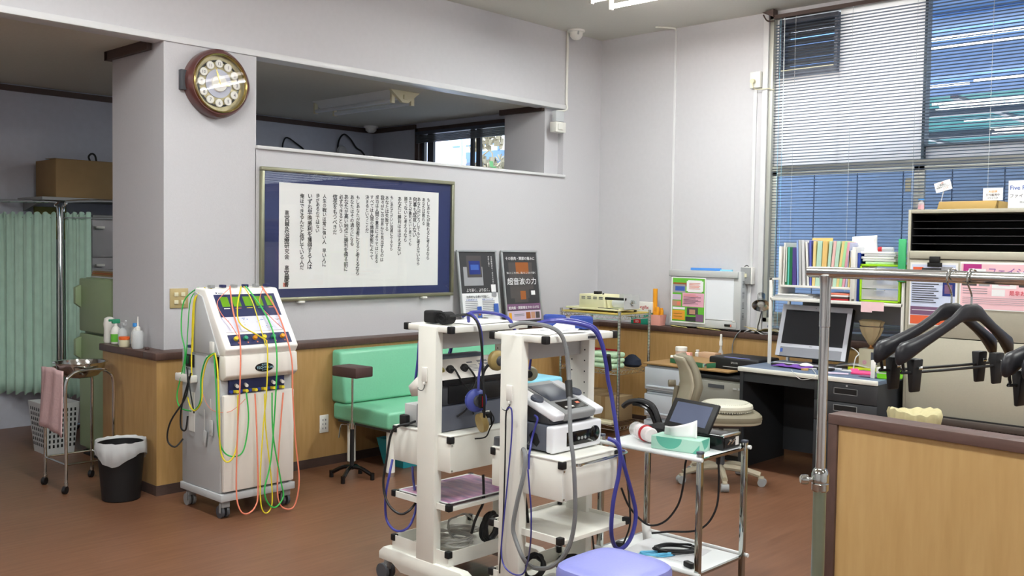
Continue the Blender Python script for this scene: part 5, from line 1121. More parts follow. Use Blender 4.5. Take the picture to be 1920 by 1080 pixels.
for k in range(4):
    a = math.pi/4+k*math.pi/2; dx, dy = math.cos(a), math.sin(a)
    lg = obj('leg', MB().cyl((-1.925+.13*dx, 2.535+.13*dy, .392), (-1.925+.20*dx, 2.535+.20*dy, .012), .011, n=12), 'chrome', st_)
    obj('rubber_foot', MB().cyl((-1.925+.20*dx, 2.535+.20*dy, 0), (-1.925+.199*dx, 2.535+.199*dy, .03), .015, n=12), 'black', lg)
m = MB(); ring = [(-1.925+.172*math.cos(2*math.pi*i/24), 2.535+.172*math.sin(2*math.pi*i/24), .16) for i in range(25)]
obj('foot_ring', m.tube(ring, .006, n=8, sub=2), 'chrome', st_)

# ================================================================== chrome and white cart
kx0, kx1, ky0, ky1 = -2.575, -2.082, 3.285, 3.625
ct = root('chrome_cart', ((kx0+kx1)/2, (ky0+ky1)/2, 0), 'chrome-legged cart with white shelves in front of the office chair', 'cart')
for (x_, y_) in ((kx0, ky0), (kx1, ky0), (kx0, ky1), (kx1, ky1)):
    lg = obj('leg', MB().box(x_-.011, x_+.011, y_-.011, y_+.011, .06, .692), mat('bright_chrome', 'b9bdb9', .08, 1.0), ct, bevel=.002)
    obj('leg_cap', MB().box(x_-.012, x_+.012, y_-.012, y_+.012, .692, .702), 'slate', lg, bevel=.002)
    obj('wheel', MB().cyl((x_-.010, y_, .028), (x_+.010, y_, .028), .028, n=18), 'black', lg); obj('fork', MB().box(x_-.013, x_+.013, y_-.006, y_+.006, .03, .065), 'grey', lg)
for z_ in (.665, .205):
    s_ = obj('shelf', MB().box(kx0+.006, kx1-.006, ky0+.004, ky1-.004, z_, z_+.006), mat('shelf_white', 'e6e9ea', .3, var=.01), ct, bevel=.001)
    for y_ in (ky0-.016, ky1+.016):
        obj('edge_rod', MB().cyl((kx0-.02, y_, z_+.006), (kx1+.02, y_, z_+.006), .0085, n=12), 'shelf_white', s_)
    for x_ in (kx0, kx1): obj('side_rail', MB().box(x_-.006, x_+.006, ky0, ky1, z_-.004, z_+.006), 'bright_chrome', s_)
# tissue box
n_before = set(bpy.data.objects)
tb = root('tissue_box', (-2.24, 3.38, .652), 'mint green patterned tissue box with a tissue pulled out, on the cart', 'box')
Fx, Fy = -2.128, 3.350
mat('tissue_green', 'a9d4c2', .6, var=.02); mat('tissue_teal', '5fb39c', .6, var=.02)
a_ = math.radians(9); ca, sa = math.cos(a_), math.sin(a_)
def tbx(u, v, z): return (Fx - u*ca - v*sa, Fy - u*sa + v*ca, z)
def tbox(u0, u1, v0, v1, z0, z1):
    q = [tbx(u, v, z) for z in (z0, z1) for (u, v) in ((u0, v0), (u1, v0), (u1, v1), (u0, v1))]
    return MB().add(q, [(0,3,2,1),(4,5,6,7),(0,1,5,4),(1,2,6,5),(2,3,7,6),(3,0,4,7)])
obj('carton', tbox(0, .215, 0, .105, .6525, .705), 'tissue_green', tb, bevel=.001)
def fan(m, cu, R, a0, a1, v):
    n = 14; q = [tbx(cu, v, .7045 if R > .05 else .653)]
    return q
m = MB(); q = [tbx(.135+.0, -.0006, .7045)]
for k in range(15):
    t = math.pi*k/14; q.append(tbx(.135-.048*1.5*math.cos(t)*.8, -.0006, .7045-.046*math.sin(t)))
m.add(q, [tuple(range(len(q)))])
q = [tbx(-.0006, .02, .7045), tbx(-.0006, .05, .662), tbx(-.0006, .08, .672), tbx(-.0006, .10, .7045)]; m.add(q, [(0,1,2,3)])
q = [tbx(.0, -.0007, .653), tbx(.03, -.0007, .653), tbx(.0, -.0007, .69)]; m.add(q, [(0,1,2)], 0)
obj('print', m, 'tissue_teal', tb)
def tis(u, v):
    base = Vector(tbx(.035+.150*u, .050+.012*math.sin(u*8), .703)); 
    return base+Vector((0, .020*v*math.sin(u*5+1), 0))+Z_*(v*(.050+.024*(1-u)**2.5-.012*u))+X_*(.02*v*(.6-u)*-1)
m = MB(); m.grid(tis, 16, 6); obj('tissue', m, 'paper', tb, solid=.004, angle=80)
# tablet monitor device
td = root('tablet_device', (-2.24, 3.50, .652), 'black box with a tilted tablet screen, behind the tissue box on the cart', 'medical device')
obj('case', MB().box(-2.40, -2.10, 3.485, 3.62, .652, .712), 'black_gloss', td, bevel=.006)
obj('top_edge', MB().box(-2.115, -2.098, 3.487, 3.618, .705, .716), 'steel', td, bevel=.002)
obj('side_panel', MB().box(-2.100, -2.097, 3.495, 3.61, .660, .70), 'black', td)
for i in range(2): obj('toggle', MB().tube([(-2.097, 3.515+i*.028, .675), (-2.088, 3.517+i*.028, .69), (-2.083, 3.523+i*.028, .695)], .0045, n=6), 'chrome', td)
obj('side_label', MB().box(-2.0972, -2.0965, 3.575, 3.60, .665, .70), 'white', td)
S0, S1, S2 = Vector((-2.40, 3.50, .712)), Vector((-2.14, 3.455, .712)), None
hx = (S1-S0).normalized(); hy = Vector((.07, .36, .60)).normalized(); hy = (hy-hx*hy.dot(hx)).normalized(); hn = hx.cross(hy)
def tslab(u0, u1, v0, v1, h0, h1):
    q = [S0+hx*u+hy*v+hn*h for h in (h0, h1) for (u, v) in ((u0, v0), (u1, v0), (u1, v1), (u0, v1))]
    return MB().add(q, [(0,3,2,1),(4,5,6,7),(0,1,5,4),(1,2,6,5),(2,3,7,6),(3,0,4,7)])
obj('tablet', tslab(0, .255, 0, .135, 0, .014), 'black', td, bevel=.005)
obj('screen', tslab(.028, .228, .022, .118, .014, .0150), mat('tab_screen', '5a6178', .15), td)
# bottle with red ring, lying
r = root('cling_bottle', (-2.40, 3.36, .652), 'clear bottle lying on the cart with a pink-white label and red ring', 'bottle')
b0 = Vector((-2.535, 3.46, .688)); b1_ = Vector((-2.365, 3.375, .688)); dd = (b1_-b0).normalized()
obj('clear_end', MB().lathe(b0, [(.012, 0), (.028, .006), (.034, .02), (.034, .075)], 24, ax=dd), 'clear', r)
obj('inner_tube', MB().lathe(b0+dd*.05, [(.026, 0), (.031, .004), (.031, .11), (.026, .115)], 24, ax=dd), mat('label_pink', 'eadfe0', .5), r)
obj('red_ring', MB().lathe(b0+dd*.105, [(.0315, 0), (.0355, .002), (.0355, .014), (.0315, .016)], 24, ax=dd), 'red', r)
cable('black ribbed hoses with spread strands lying at the back of the cart top', 'cable_black', .012, [(-2.702, 3.6, 0.749), (-2.666, 3.6, 0.774), (-2.606, 3.6, 0.786), (-2.553, 3.6, 0.778), (-2.523, 3.6, 0.748), (-2.504, 3.6, 0.702)])
hp0 = [(-2.626, 3.61, 0.79), (-2.578, 3.61, 0.788), (-2.536, 3.61, 0.769), (-2.506, 3.61, 0.72), (-2.487, 3.6, 0.686)]
for k in range(3):
    cable('black strand of the hose bundle behind the bottle, ' + ('top', 'middle', 'lowest')[k] + ' one', 'black_gloss', .008, [(q[0]-.004*k, q[1]-.012*k, q[2]-.010*k) for q in hp0], grp='hose strands on the cart')
tag(obj('black_pouch', MB().lathe((-2.46, 3.57, .652), [(.05, 0), (.075, .012), (.07, .04), (.03, .055)], 20, sx=1.0, sy=.7), 'black_soft'), 'black soft pouch at the back left of the cart top', 'pouch')
for o_ in set(bpy.data.objects)-n_before:
    if o_.parent is None: o_.location.z += .02
# cables and tag below
cable('black cable hanging from the cart top in an arc to the lower shelf, left one', 'cable_black', .0045, [(-2.209, 3.4, 0.662), (-2.226, 3.4, 0.611), (-2.232, 3.4, 0.532), (-2.255, 3.4, 0.438), (-2.298, 3.38, 0.365), (-2.351, 3.36, 0.335), (-2.363, 3.3, 0.361), (-2.404, 3.26, 0.423), (-2.417, 3.22, 0.506)])
cable('black cable hanging from the cart top in an arc to the lower shelf, right one', 'cable_black', .0045, [(-2.131, 3.5, 0.633), (-2.126, 3.5, 0.545), (-2.131, 3.5, 0.444), (-2.15, 3.48, 0.376), (-2.185, 3.46, 0.335), (-2.231, 3.44, 0.318), (-2.311, 3.42, 0.305), (-2.386, 3.4, 0.286)])
tag(obj('plug_sleeve', MB().cyl((-2.131, 3.5, 0.642), (-2.13, 3.5, 0.611), .010, .007, n=10), 'black'), 'black plug sleeve under the cart top', 'connector')
cable('black cable hanging behind the right trolley, left one', 'cable_black', .004, [(-2.584, 3.24, 0.552), (-2.6, 3.24, 0.469), (-2.603, 3.24, 0.364), (-2.583, 3.24, 0.276), (-2.57, 3.24, 0.186), (-2.573, 3.24, 0.104)])
cable('black cable hanging behind the right trolley, right one beside the cart leg', 'cable_black', .004, [(-2.407, 3.22, 0.652), (-2.388, 3.22, 0.545), (-2.372, 3.22, 0.437), (-2.37, 3.22, 0.359), (-2.393, 3.22, 0.294), (-2.424, 3.22, 0.236)])
coil('black cable coiled flat on the lower cart shelf', 'cable_black', .0045, (-2.30, 3.45, .222), .09, 4, (0, 0, 1), .6, 21, h=.014)
coil('light blue cable bundled on the lower cart shelf', mat('cable_sky', '5fb0d6', .45), .004, (-2.33, 3.36, .216), .07, 4, (0, 0, 1), .35, 22, h=.010)
tg = root('cable_tag', (-2.401, 3.38, 0.321), 'white folded label tag hanging on the cable over the lower cart shelf', 'tag')
ta, tb2, tc2, td2 = (-2.419, 3.37, 0.331), (-2.375, 3.37, 0.335), (-2.347, 3.34, 0.288), (-2.387, 3.34, 0.27)
obj('tag_sheet', MB().add([ta, tb2, tc2, td2], [(0,1,2,3)]), 'paper', tg, solid=.0015)
tag(obj('plug_block', MB().obox((-2.50, 3.33, .226), (.035, .03, .028), rz=.3), 'black', bevel=.004), 'black plug block at the left end of the lower cart shelf', 'plug')
tag(obj('striped_sheet', MB().obox((-2.34, 3.46, .2115), (.30, .22, .001), rz=.15), 'paper_grey'), 'white sheet under the cables on the lower cart shelf', 'paper')
tag(obj('plug_block', MB().obox((-2.15, 3.33, .223), (.05, .025, .022), rz=-.3), 'black', bevel=.004), 'black cable plug at the front right of the lower cart shelf', 'plug')


# ================================================================== wire rack in the far corner
rx0, rx1, ry0, ry1 = -5.23, -4.63, 6.10, 6.50
rk = root('wire_rack', ((rx0+rx1)/2, (ry0+ry1)/2, 0), 'chrome wire shelving rack in the corner with a yellow top board', 'rack')
for (x_, y_) in ((rx0, ry0), (rx1, ry0), (rx0, ry1), (rx1, ry1)):
    p = obj('post', MB().cyl((x_, y_, .02), (x_, y_, 1.0), .0125, n=14), 'steel', rk)
    m = MB()
    for k in range(38): m.lathe((x_, y_, .04+k*.025), [(.0127, 0), (.0127, .003)], 12)
    g = obj('grooves', m, 'dark_steel', p); g['kind'] = 'stuff'
    obj('foot', MB().lathe((x_, y_, 0), [(.016, 0), (.016, .012), (.008, .022)], 12), 'black', p)
for z_ in (.09, .53, .965):
    s_ = obj('shelf', MB().cyl((rx0, ry0, z_), (rx1, ry0, z_), .003, n=6).cyl((rx0, ry1, z_), (rx1, ry1, z_), .003, n=6).cyl((rx0, ry0, z_), (rx0, ry1, z_), .003, n=6).cyl((rx1, ry0, z_), (rx1, ry1, z_), .003, n=6)
      .cyl((rx0, ry0, z_-.03), (rx1, ry0, z_-.03), .003, n=6).cyl((rx0, ry1, z_-.03), (rx1, ry1, z_-.03), .003, n=6).cyl((rx0, ry0, z_-.03), (rx0, ry1, z_-.03), .003, n=6).cyl((rx1, ry0, z_-.03), (rx1, ry1, z_-.03), .003, n=6), 'steel', rk)
    m = MB()
    for i in range(20): x_ = rx0+.015+i*.030; m.cyl((x_, ry0, z_), (x_, ry1, z_), .0016, n=4)
    for yy in (ry0, ry1):
        m.tube([(rx0+.6*i/24, yy, z_-(.03 if i % 2 else 0)) for i in range(25)], .0018, n=4, smooth=False)
    for xx in (rx0, rx1):
        m.tube([(xx, ry0+.4*i/16, z_-(.03 if i % 2 else 0)) for i in range(17)], .0018, n=4, smooth=False)
    w_ = obj('wires', m, 'steel', s_); w_['kind'] = 'stuff'
tag(obj('yellow_board', MB().box(rx0+.013, rx1-.013, ry0+.005, ry1-.005, .972, .985), mat('board_yellow', 'cdb560', .55), bevel=.002), 'thin yellowish board lying on top of the wire rack', 'board')
# heat-seal machine on it
hm_ = root('roller_machine', (-4.93, 6.27, .986), 'cream tabletop machine with roller and steel end plate on the wire rack', 'machine')
mat('mach_cream', 'e0dcb4', .45, var=.02)
bxs = (-5.20, -4.66, 6.12, 6.42)
obj('base_board', MB().box(bxs[0], bxs[1], bxs[2], bxs[3], 1.000, 1.015), 'mach_cream', hm_, bevel=.003)
for x_ in (bxs[0]+.04, bxs[1]-.04):
    for y_ in (bxs[2]+.02, bxs[3]-.02): obj('foot', MB().cyl((x_, y_, .986), (x_, y_, 1.001), .012, n=10), 'black', hm_)
x0_, x1_ = (-5.074, 6.14, 1.037)[0], (-4.817, 6.14, 1.042)[0]
obj('housing', MB().box(x0_, x1_, 6.14, 6.36, 1.015, 1.122), 'mach_cream', hm_, bevel=.004)
m = MB()
for i in range(4):
    for j in range(2): m.box(x0_+.025+i*.06, x0_+.025+i*.06+.038, 6.138, 6.1405, 1.085+j*.013, 1.091+j*.013)
v_ = obj('vent_slots', m, 'ink_soft', hm_); v_['kind'] = 'stuff'
obj('dark_knob', MB().box(x0_+.10, x0_+.15, 6.2, 6.25, 1.122, 1.145), 'black', hm_, bevel=.004); obj('small_knob', MB().cyl((x0_+.20, 6.2, 1.122), (x0_+.20, 6.2, 1.132), .007, n=10), 'black', hm_)
obj('rear_wall', MB().box(x1_, x1_+.11, 6.34, 6.36, 1.015, 1.125), 'grey_light', hm_)
obj('black_bar', MB().cyl((x1_, 6.16, 1.095), (x1_+.20, 6.16, 1.095), .011, n=12), 'black', hm_)
obj('drum', MB().cyl((x1_+.02, 6.25, 1.055), (x1_+.19, 6.25, 1.055), .036, n=24), 'clear_frost', hm_)
obj('end_plate', MB().box(x1_+.195, x1_+.20, 6.14, 6.34, 1.015, 1.125), 'grey_light', hm_)
obj('axle_knob', MB().cyl((x1_+.20, 6.24, 1.07), (x1_+.235, 6.24, 1.07), .012, n=12).cyl((x1_+.20, 6.24, 1.07), (x1_+.21, 6.24, 1.07), .020, n=14), 'chrome', hm_)
obj('front_strip', MB().box(x1_-.05, x1_+.15, 6.125, 6.135, 1.015, 1.02), 'black', hm_)
# middle shelf contents
r = obj('plastic_tub', (lambda m: (frustum_open(m, (-5.19, -4.85, 6.17, 6.42), .537, .66, .03, .006), m)[1])(MB()), mat('tub_red', 'a81f26', .4)); tag(r, 'red plastic tub behind the folded towels on the wire rack', 'tub')
mat('towel_mint', 'bcd9b8', .95, var=.04, scale=50, bump=.3)
for k in range(3):
    def tw_(u, v, k=k):
        x_ = -5.02+.30*u; y_ = 6.075+.24*v
        return None
    m = MB().obox((-4.84+.006*k, 6.20, .537+.022+k*.043), (.29-.01*k, .15, .040), rz=.04*(k-1))
    tag(obj('folded_towel', m, 'towel_mint', bevel=.017, seg=3), ('pale green folded towel at the bottom of the pile on the wire rack', 'pale green folded towel in the middle of the pile on the wire rack', 'pale green folded towel on top of the pile on the wire rack')[k], 'towel', 'green towels on the wire rack')
r = obj('cloth_bag', MB().lathe((-4.72, 6.40, .537), [(.06, 0), (.085, .02), (.075, .06), (.03, .095), (.012, .10)], 20, sx=1.0, sy=.75), mat('cloth_navy', '1b2233', .9, bump=.3, scale=30)); tag(r, 'dark navy cloth bundle at the right end of the rack shelf', 'bag')
# bottom shelf
for k, (a, b, c_n, lb) in enumerate(((-5.20, -5.0, .22, 'light cardboard box on the bottom rack shelf, left one'), (-4.98, -4.76, .20, 'light cardboard box on the bottom rack shelf, right one'))):
    bx_ = root('cardboard_box', ((a+b)/2, 6.35, .094), lb, 'box', 'boxes on the rack')
    obj('box_body', MB().box(a, b, 6.22, 6.47, .094, .094+c_n), mat('box_tan', 'a58f6c', .8), bx_, bevel=.002); obj('tape', MB().box((a+b)/2-.02, (a+b)/2+.02, 6.2185, 6.472, .1, .0955+c_n), 'card', bx_)
tag(obj('flat_box', MB().box(-5.05, -4.70, 6.11, 6.21, .094, .115), 'cream', bevel=.003), 'flat cream box lying at the front of the bottom rack shelf', 'box')

# ================================================================== on the far rail
rz_ = .844
sg = root('surgifix_box', (-4.99, 6.90, rz_), 'white and red surgifix carton on the tray behind the wire rack', 'box')
xs0, xs1 = (-5.053, 6.87, 1.014)[0], (-4.867, 6.87, 1.014)[0]
tt = root('tape_dispenser', ((xs0+xs1)/2, 6.90, rz_), 'teal display box of small red-labelled packs under the surgifix carton', 'box')
obj('carton', MB().box(xs0-.03, xs1-.005, 6.86, 6.95, rz_, .945), mat('teal_box', '1f8a72', .5), tt, bevel=.002)
obj('red_label', MB().box(xs0+.0, xs0+.075, 6.8588, 6.86, .85, .885), 'red', tt)
m = MB(); put(m, '0.5', (xs0+.037, 6.858, .857), X_, Z_, .028, align='C', bold=.02); obj('lettering', m, 'white', tt)
for i in range(3): obj('clear_window', MB().box(xs0-.02+i*.045, xs0+.015+i*.045, 6.859, 6.86, .895, .94), 'grey_light', tt)
obj('carton', MB().box(xs0, xs1, 6.865, 6.95, .946, 1.035), 'white', sg, bevel=.001)
m = MB(); put(m, 'surgifix', ((xs0+xs1)/2, 6.8638, .978), X_, Z_, .042, align='C', bold=.025); obj('lettering', m, 'red', sg)
m = MB(); m.add([(xs0, 6.8642, 1.035), (xs0, 6.8642, .995), (xs0+.05, 6.8642, 1.035)], [(0,1,2)]); obj('red_corner', m, 'red', sg)
sg.location.z = .946
for c_ in sg.children: c_.location.z -= (.946-rz_)
# yellow tubes in a pink cup
tx = (-4.829, 6.88, 0.98)[0]
cup = root('pink_box', (tx, 6.89, rz_), 'pink open cup holding yellow plastic tubes on the far rail', 'cup')
m = MB(); frustum_open(m, (tx-.055, tx+.065, 6.845, 6.935), rz_, .935, .008, .003); obj('cup_body', m, 'pink', cup)
for k, (dx, dy, z1_, r_) in enumerate(((-.03, 6.90, 1.155, .020), (.01, 6.88, 1.0, .018), (.04, 6.90, .975, .016), (.025, 6.915, .99, .014), (-.005, 6.865, .96, .012))):
    tag(obj('yellow_tube', MB().cyl((tx+dx, dy, rz_+.006), (tx+dx, dy, z1_), r_, n=16), 'orange'), ('tall orange-yellow tube standing in the pink cup', 'short orange-yellow tube in the middle of the pink cup', 'short orange-yellow tube at the right of the pink cup', 'thin orange-yellow tube at the back of the pink cup', 'shortest orange-yellow tube at the front of the pink cup')[k], 'tube', 'orange-yellow tubes in the pink cup')
# light box with leaflet
vx0, vx1 = (-4.688, 6.87, 1.258)[0], (-4.043, 6.87, 1.279)[0]
vb = root('film_viewer', ((vx0+vx1)/2, 6.92, rz_), 'grey x-ray film viewer box with a colourful leaflet standing on the far rail', 'light box')
vy = 6.87; vz1 = (-4.69, 6.87, 1.334)[2]-.012
obj('housing', MB().box(vx0, vx1+.03, vy, 6.968, rz_+.012, vz1), 'grey_light', vb, bevel=.006)
obj('top_bar', MB().box(vx0-.005, vx1+.005, vy-.018, vy+.01, vz1-.052, vz1), 'grey_light', vb, bevel=.004)
obj('white_screen', MB().box(vx0+.03, vx1-.035, vy-.003, vy, rz_+.085, vz1-.055), mat('viewer_screen', 'e6e9ef', .35, var=.01), vb)
obj('lower_panel', MB().box(vx0+.005, vx1-.005, vy-.006, vy, rz_+.018, rz_+.075), 'grey_light', vb, bevel=.002)
obj('switch', MB().box(vx1-.11, vx1-.045, vy-.010, vy-.006, rz_+.035, rz_+.055), 'black', vb, bevel=.002); obj('red_switch', MB().box(vx1-.055, vx1-.045, vy-.0115, vy-.010, rz_+.037, rz_+.053), 'coral', vb)
m = MB()
for g_ in range(4):
    for i in range(5): m.box(vx1+.03, vx1+.0312, vy+.02, vy+.05, rz_+.10+g_*.085+i*.011, rz_+.104+g_*.085+i*.011)
o_ = obj('vent_slots', m, 'grey_dark', vb); o_['kind'] = 'stuff'
for fx_ in (vx0+.02, vx1-.08): obj('base_foot', MB().box(fx_, fx_+.08, vy, 6.95, rz_, rz_+.012), 'black', vb)
for xx in (vx0+.012, vx1-.04): obj('clip', MB().box(xx, xx+.025, vy-.010, vy-.004, rz_+.075, rz_+.088), 'white', vb, bevel=.002)
tag(obj('blue_folder', MB().box(vx0+.16, vx0+.44, 6.93, 6.955, vz1-.001+.002, vz1+.022), mat('folder_blue', '4f8fdc', .5)), 'blue folder edge lying along the top of the film viewer', 'folder')
tag(obj('pale_folder', MB().box(vx0+.445, vx0+.55, 6.925, 6.95, vz1+.001, vz1+.014), 'sky_blue'), 'pale blue folder edge at the right on top of the film viewer', 'folder')
lx0_, lz0_ = (-4.673, 6.855, 0.886)[0]+.008, (-4.673, 6.855, 0.886)[2]
lf_ = root('leaflet', (lx0_+.17, 6.856, lz0_), 'green and pink printed leaflet taped on the left half of the film viewer', 'leaflet')
W_, H_ = .335, vz1-.058-lz0_
obj('sheet', MB().box(lx0_, lx0_+W_, 6.8545, 6.8555, lz0_, lz0_+H_), 'paper', lf_)
it = [(.04,.97,.03,.98,'p_green'), (.06,.5,.80,.88,'p_orange'), (.04,.42,.66,.84,'p_grey'), (.12,.40,.70,.80,'p_blue'), (.04,.30,.50,.62,'p_lilac'), (.04,.30,.36,.48,'p_skin'), (.18,.28,.38,.46,'coral'), (.34,.96,.36,.66,'p_pink'), (.06,.42,.29,.34,'p_white'), (.05,.42,.06,.27,'p_yellow'), (.48,.80,.18,.34,'p_dark2'), (.55,.72,.20,.30,'p_skin'), (.44,.96,.04,.14,'p_dark'), (.74,.96,.04,.20,'p_purple'), (.46,.94,.70,.92,'p_white'), (.50,.90,.68,.94,'p_white')]
for i in range(8): it.append((.38, .38+.5*(.7+.3*((i*7) % 3)/2), .62-.028*i, .628-.028*i, 'p_text' if i not in (0, 1) else 'coral'))
for i in range(5): it.append((.54, .86-.03*(i % 2), .87-.03*i, .88-.03*i, 'coral'))
for i in range(5): it.append((.10, .38-.03*(i % 2), .22-.03*i, .228-.03*i, 'p_text' if i % 2 else 'coral'))
plane_print('print', (lx0_, 6.8543, lz0_), X_, Z_, [(a*W_, b*W_, c*H_, d*H_, mm) for a, b, c, d, mm in it], lf_)
for k, (a, b, lb) in enumerate(((vx0+.04, vx0+.20, 'left yellow masking tape strip under the film viewer'), (vx0+.30, vx0+.52, 'right yellow masking tape strip under the film viewer'))):
    tag(obj('tape_strip', MB().obox(((a+b)/2, 6.84, rz_+.004), (b-a, .03, .004), rx=-.5, ry=.05), mat('tape_yellow', 'c9bf7d', .6)), lb, 'tape', 'tape strips on the rail')
tag(obj('grey_cable', MB().tube([(vx1+.02, 6.90, rz_+.02), (vx1+.05, 6.84, rz_+.012), (vx1+.03, 6.812, .82), (vx1+.0, 6.81, .74), (vx1+.01, 6.80, .62)], .0045, n=6), 'cable_grey'), 'grey cable running from the film viewer down the panelling', 'cable')
for k in range(2):
    def pap(u, v, k=k):
        return (vx1+.085+.30*u, 6.835+.10*v-.0, rz_+.006+k*.018+.020*(1-v)*math.sin(u*5+k*2)**2+.012*math.sin(u*9+k))
    m = MB(); m.grid(pap, 18, 4)
    tag(obj('folded_cloth', m, ('grey_light', mat('kraft', 'a8996f', .8))[k], solid=.004, angle=80), ('grey crumpled papers under the brown ones beside the film viewer', 'brown crumpled paper lying on the rail below the clip lamp')[k], 'paper')
# clip lamp
cl_ = root('clip_lamp', (-3.85, 6.86, 0.859), 'small silver clip lamp with round reflector shade beside the film viewer', 'lamp')
lc = Vector((-3.761, 6.74, 1.073)); la = Vector((.35, -.62, -.72)).normalized()
obj('shade', MB().lathe(lc-la*.055, [(.026, -.06), (.030, -.055), (.030, .0), (.034, .008), (.066, .050), (.070, .055), (.064, .052), (.030, .012), (.01, .008)], 32, ax=la), 'steel', cl_)
obj('bulb', MB().lathe(lc-la*.045, [(.008, 0), (.026, .020), (.030, .032), (.022, .046), (.006, .050)], 20, ax=la), 'mach_head', cl_)
obj('gooseneck', MB().tube([lc-la*.09, lc-la*.09+Vector((.0, .04, -.03)), (-3.827, 6.84, 0.953), (-3.851, 6.86, 0.901), ((-3.85, 6.86, 0.859)[0], 6.86, rz_+.01)], .005, n=8), 'dark_steel', cl_)
obj('clip_base', MB().box((-3.85, 6.86, 0.859)[0]-.02, (-3.85, 6.86, 0.859)[0]+.02, 6.84, 6.88, rz_+.0, rz_+.03), 'black', cl_, bevel=.005)

# ================================================================== translucent drawers, board and the things on it
dt = root('storage_chest', (-4.15, 6.30, 0), 'stack of translucent white plastic drawers beside the grey pedestal', 'drawers')
mat('drawer_white', 'b9bec6', .4, var=.03)
for k in range(3):
    z0_ = .008+k*.203
    obj('drawer_case', MB().box(-4.345, -3.955, 6.085, 6.55, z0_, z0_+.198), 'drawer_white', dt, bevel=.006)
    d_ = obj('drawer', MB().prism([(6.085, z0_+.012), (6.062, z0_+.018), (6.058, z0_+.185), (6.085, z0_+.19)], 'x', -4.35, -3.95), 'drawer_white', dt, bevel=.006)
    obj('handle_lip', MB().box(-4.33, -3.97, 6.050, 6.062, z0_+.035, z0_+.050), 'drawer_white', d_, bevel=.004)
obj('feet', MB().box(-4.33, -3.97, 6.10, 6.54, 0, .01), 'grey', dt)
tag(obj('wooden_board', MB().prism([(-4.37, 6.055), (-3.62, 6.055), (-3.62, 6.18), (-3.885, 6.18), (-3.885, 6.60), (-4.37, 6.60)], 'z', .620, .632), mat('board_brown', '97764a', .5, stretch=(1, 8, 1)), bevel=.002), 'thin brown board on top of the plastic drawers', 'board')
gb = root('green_flat_box', (-3.87, 6.28, .633), 'flat brown box with green side and metal corner lying on the board', 'box')
ga, gbx = (-4.214, 6.194, 0.64), (-3.84, 6.087, 0.64)
def q2(a, b, w, z0, z1):
    a = Vector((a[0], a[1], 0)); b = Vector((b[0], b[1], 0)); d = (b-a).normalized(); nn = Vector((-d.y, d.x, 0))*w
    q = [p+Z_*z for z in (z0, z1) for p in (a, b, b+nn, a+nn)]
    return MB().add(q, [(0,3,2,1),(4,5,6,7),(0,1,5,4),(1,2,6,5),(2,3,7,6),(3,0,4,7)])
obj('box_body', q2(ga, gbx, .24, .6325, .668), mat('box_green', '2f6b4c', .5), gb, bevel=.002)
obj('top_sheet', q2(ga, gbx, .24, .668, .671), 'board_brown', gb)
obj('metal_corner', MB().obox((gbx[0], gbx[1], .651), (.022, .022, .036), rz=-.3), 'steel', gb, bevel=.002)
jx, jy = -4.29, 6.46
jr = root('ointment_jar', (jx, jy, .633), 'white-lidded translucent pink ointment jar on the board', 'jar')
obj('jar_body', MB().lathe((jx, jy, .633), [(.040, 0), (.045, .006), (.045, .065)], 28), mat('jar_pink', 'e7c9b6', .35), jr)
obj('lid', MB().lathe((jx, jy, .699), [(.047, 0), (.047, .028), (.044, .032)], 28), 'white', jr)
obj('jar_label', MB().lathe((jx, jy, .65), [(.0455, 0), (.0455, .018)], 28), 'pink', jr)
tag(obj('gauze_roll', MB().cyl((-4.28, 6.30, .655), (-4.22, 6.33, .655), .022, n=20), 'white', bevel=.002), 'white roll of gauze lying in front of the ointment jar', 'roll')
tag(obj('small_carton', MB().obox((-4.165, 6.36, .668), (.06, .05, .068), rz=.2), 'pink', bevel=.001), 'small pink carton next to the gauze roll on the board', 'box')
tag(obj('small_bottle', MB().lathe((-4.18, 6.52, .633), [(.018, 0), (.02, .004), (.02, .055), (.014, .06), (.014, .078)], 16), 'white'), 'small white bottle right of the ointment jar', 'bottle')
tag(obj('clear_tray', MB().box(-4.14, -3.99, 6.47, 6.56, .633, .70), mat('tray_orange', 'e3bd9c', .4, alpha=.7), bevel=.002), 'small clear orange box behind the green box on the board', 'box')
nb = root('nozzle_bottle', (-4.04, 6.42, .633), 'slim clear bottle with a long upright nozzle on the board', 'bottle')
nx, ny = -4.02, 6.60
nb.location = (nx, ny, .633)
obj('bottle_body', MB().lathe((nx, ny, .633), [(.018, 0), (.02, .004), (.018, .07), (.010, .09), (.010, .12)], 16), 'clear_frost', nb)
obj('nozzle', MB().lathe((nx, ny, .753), [(.014, 0), (.014, .03), (.010, .045), (.008, .085), (.003, .09)], 14), 'white', nb)

# ================================================================== grey pedestal, tray, printer
pd = root('drawer_pedestal', (-3.70, 6.28, 0), 'light grey steel drawer pedestal carrying the printer', 'cabinet')
px0, px1, py0 = -3.93, -3.478, 6.03
obj('pedestal_body', MB().box(px0, px1, py0+.02, 6.56, .04, .57), mat('ped_grey', '8e8d85', .45), pd, bevel=.003)
for k, (za, zb) in enumerate(((.36, .555), (.05, .35))):
    d_ = obj('drawer', MB().box(px0+.002, px1-.002, py0, py0+.02, za, zb), 'ped_grey', pd, bevel=.003)
    obj('handle_recess', MB().box(px0+.16, px1-.16, py0-.002, py0, zb-.045, zb-.018), 'grey_dark', d_)
obj('lock', MB().box(px1-.09, px1-.06, py0-.003, py0, .515, .525).box(px1-.05, px1-.035, py0-.003, py0, .513, .527), 'grey_light', pd)
obj('plinth', MB().box(px0+.01, px1-.01, py0+.04, 6.55, 0, .04), 'black', pd)
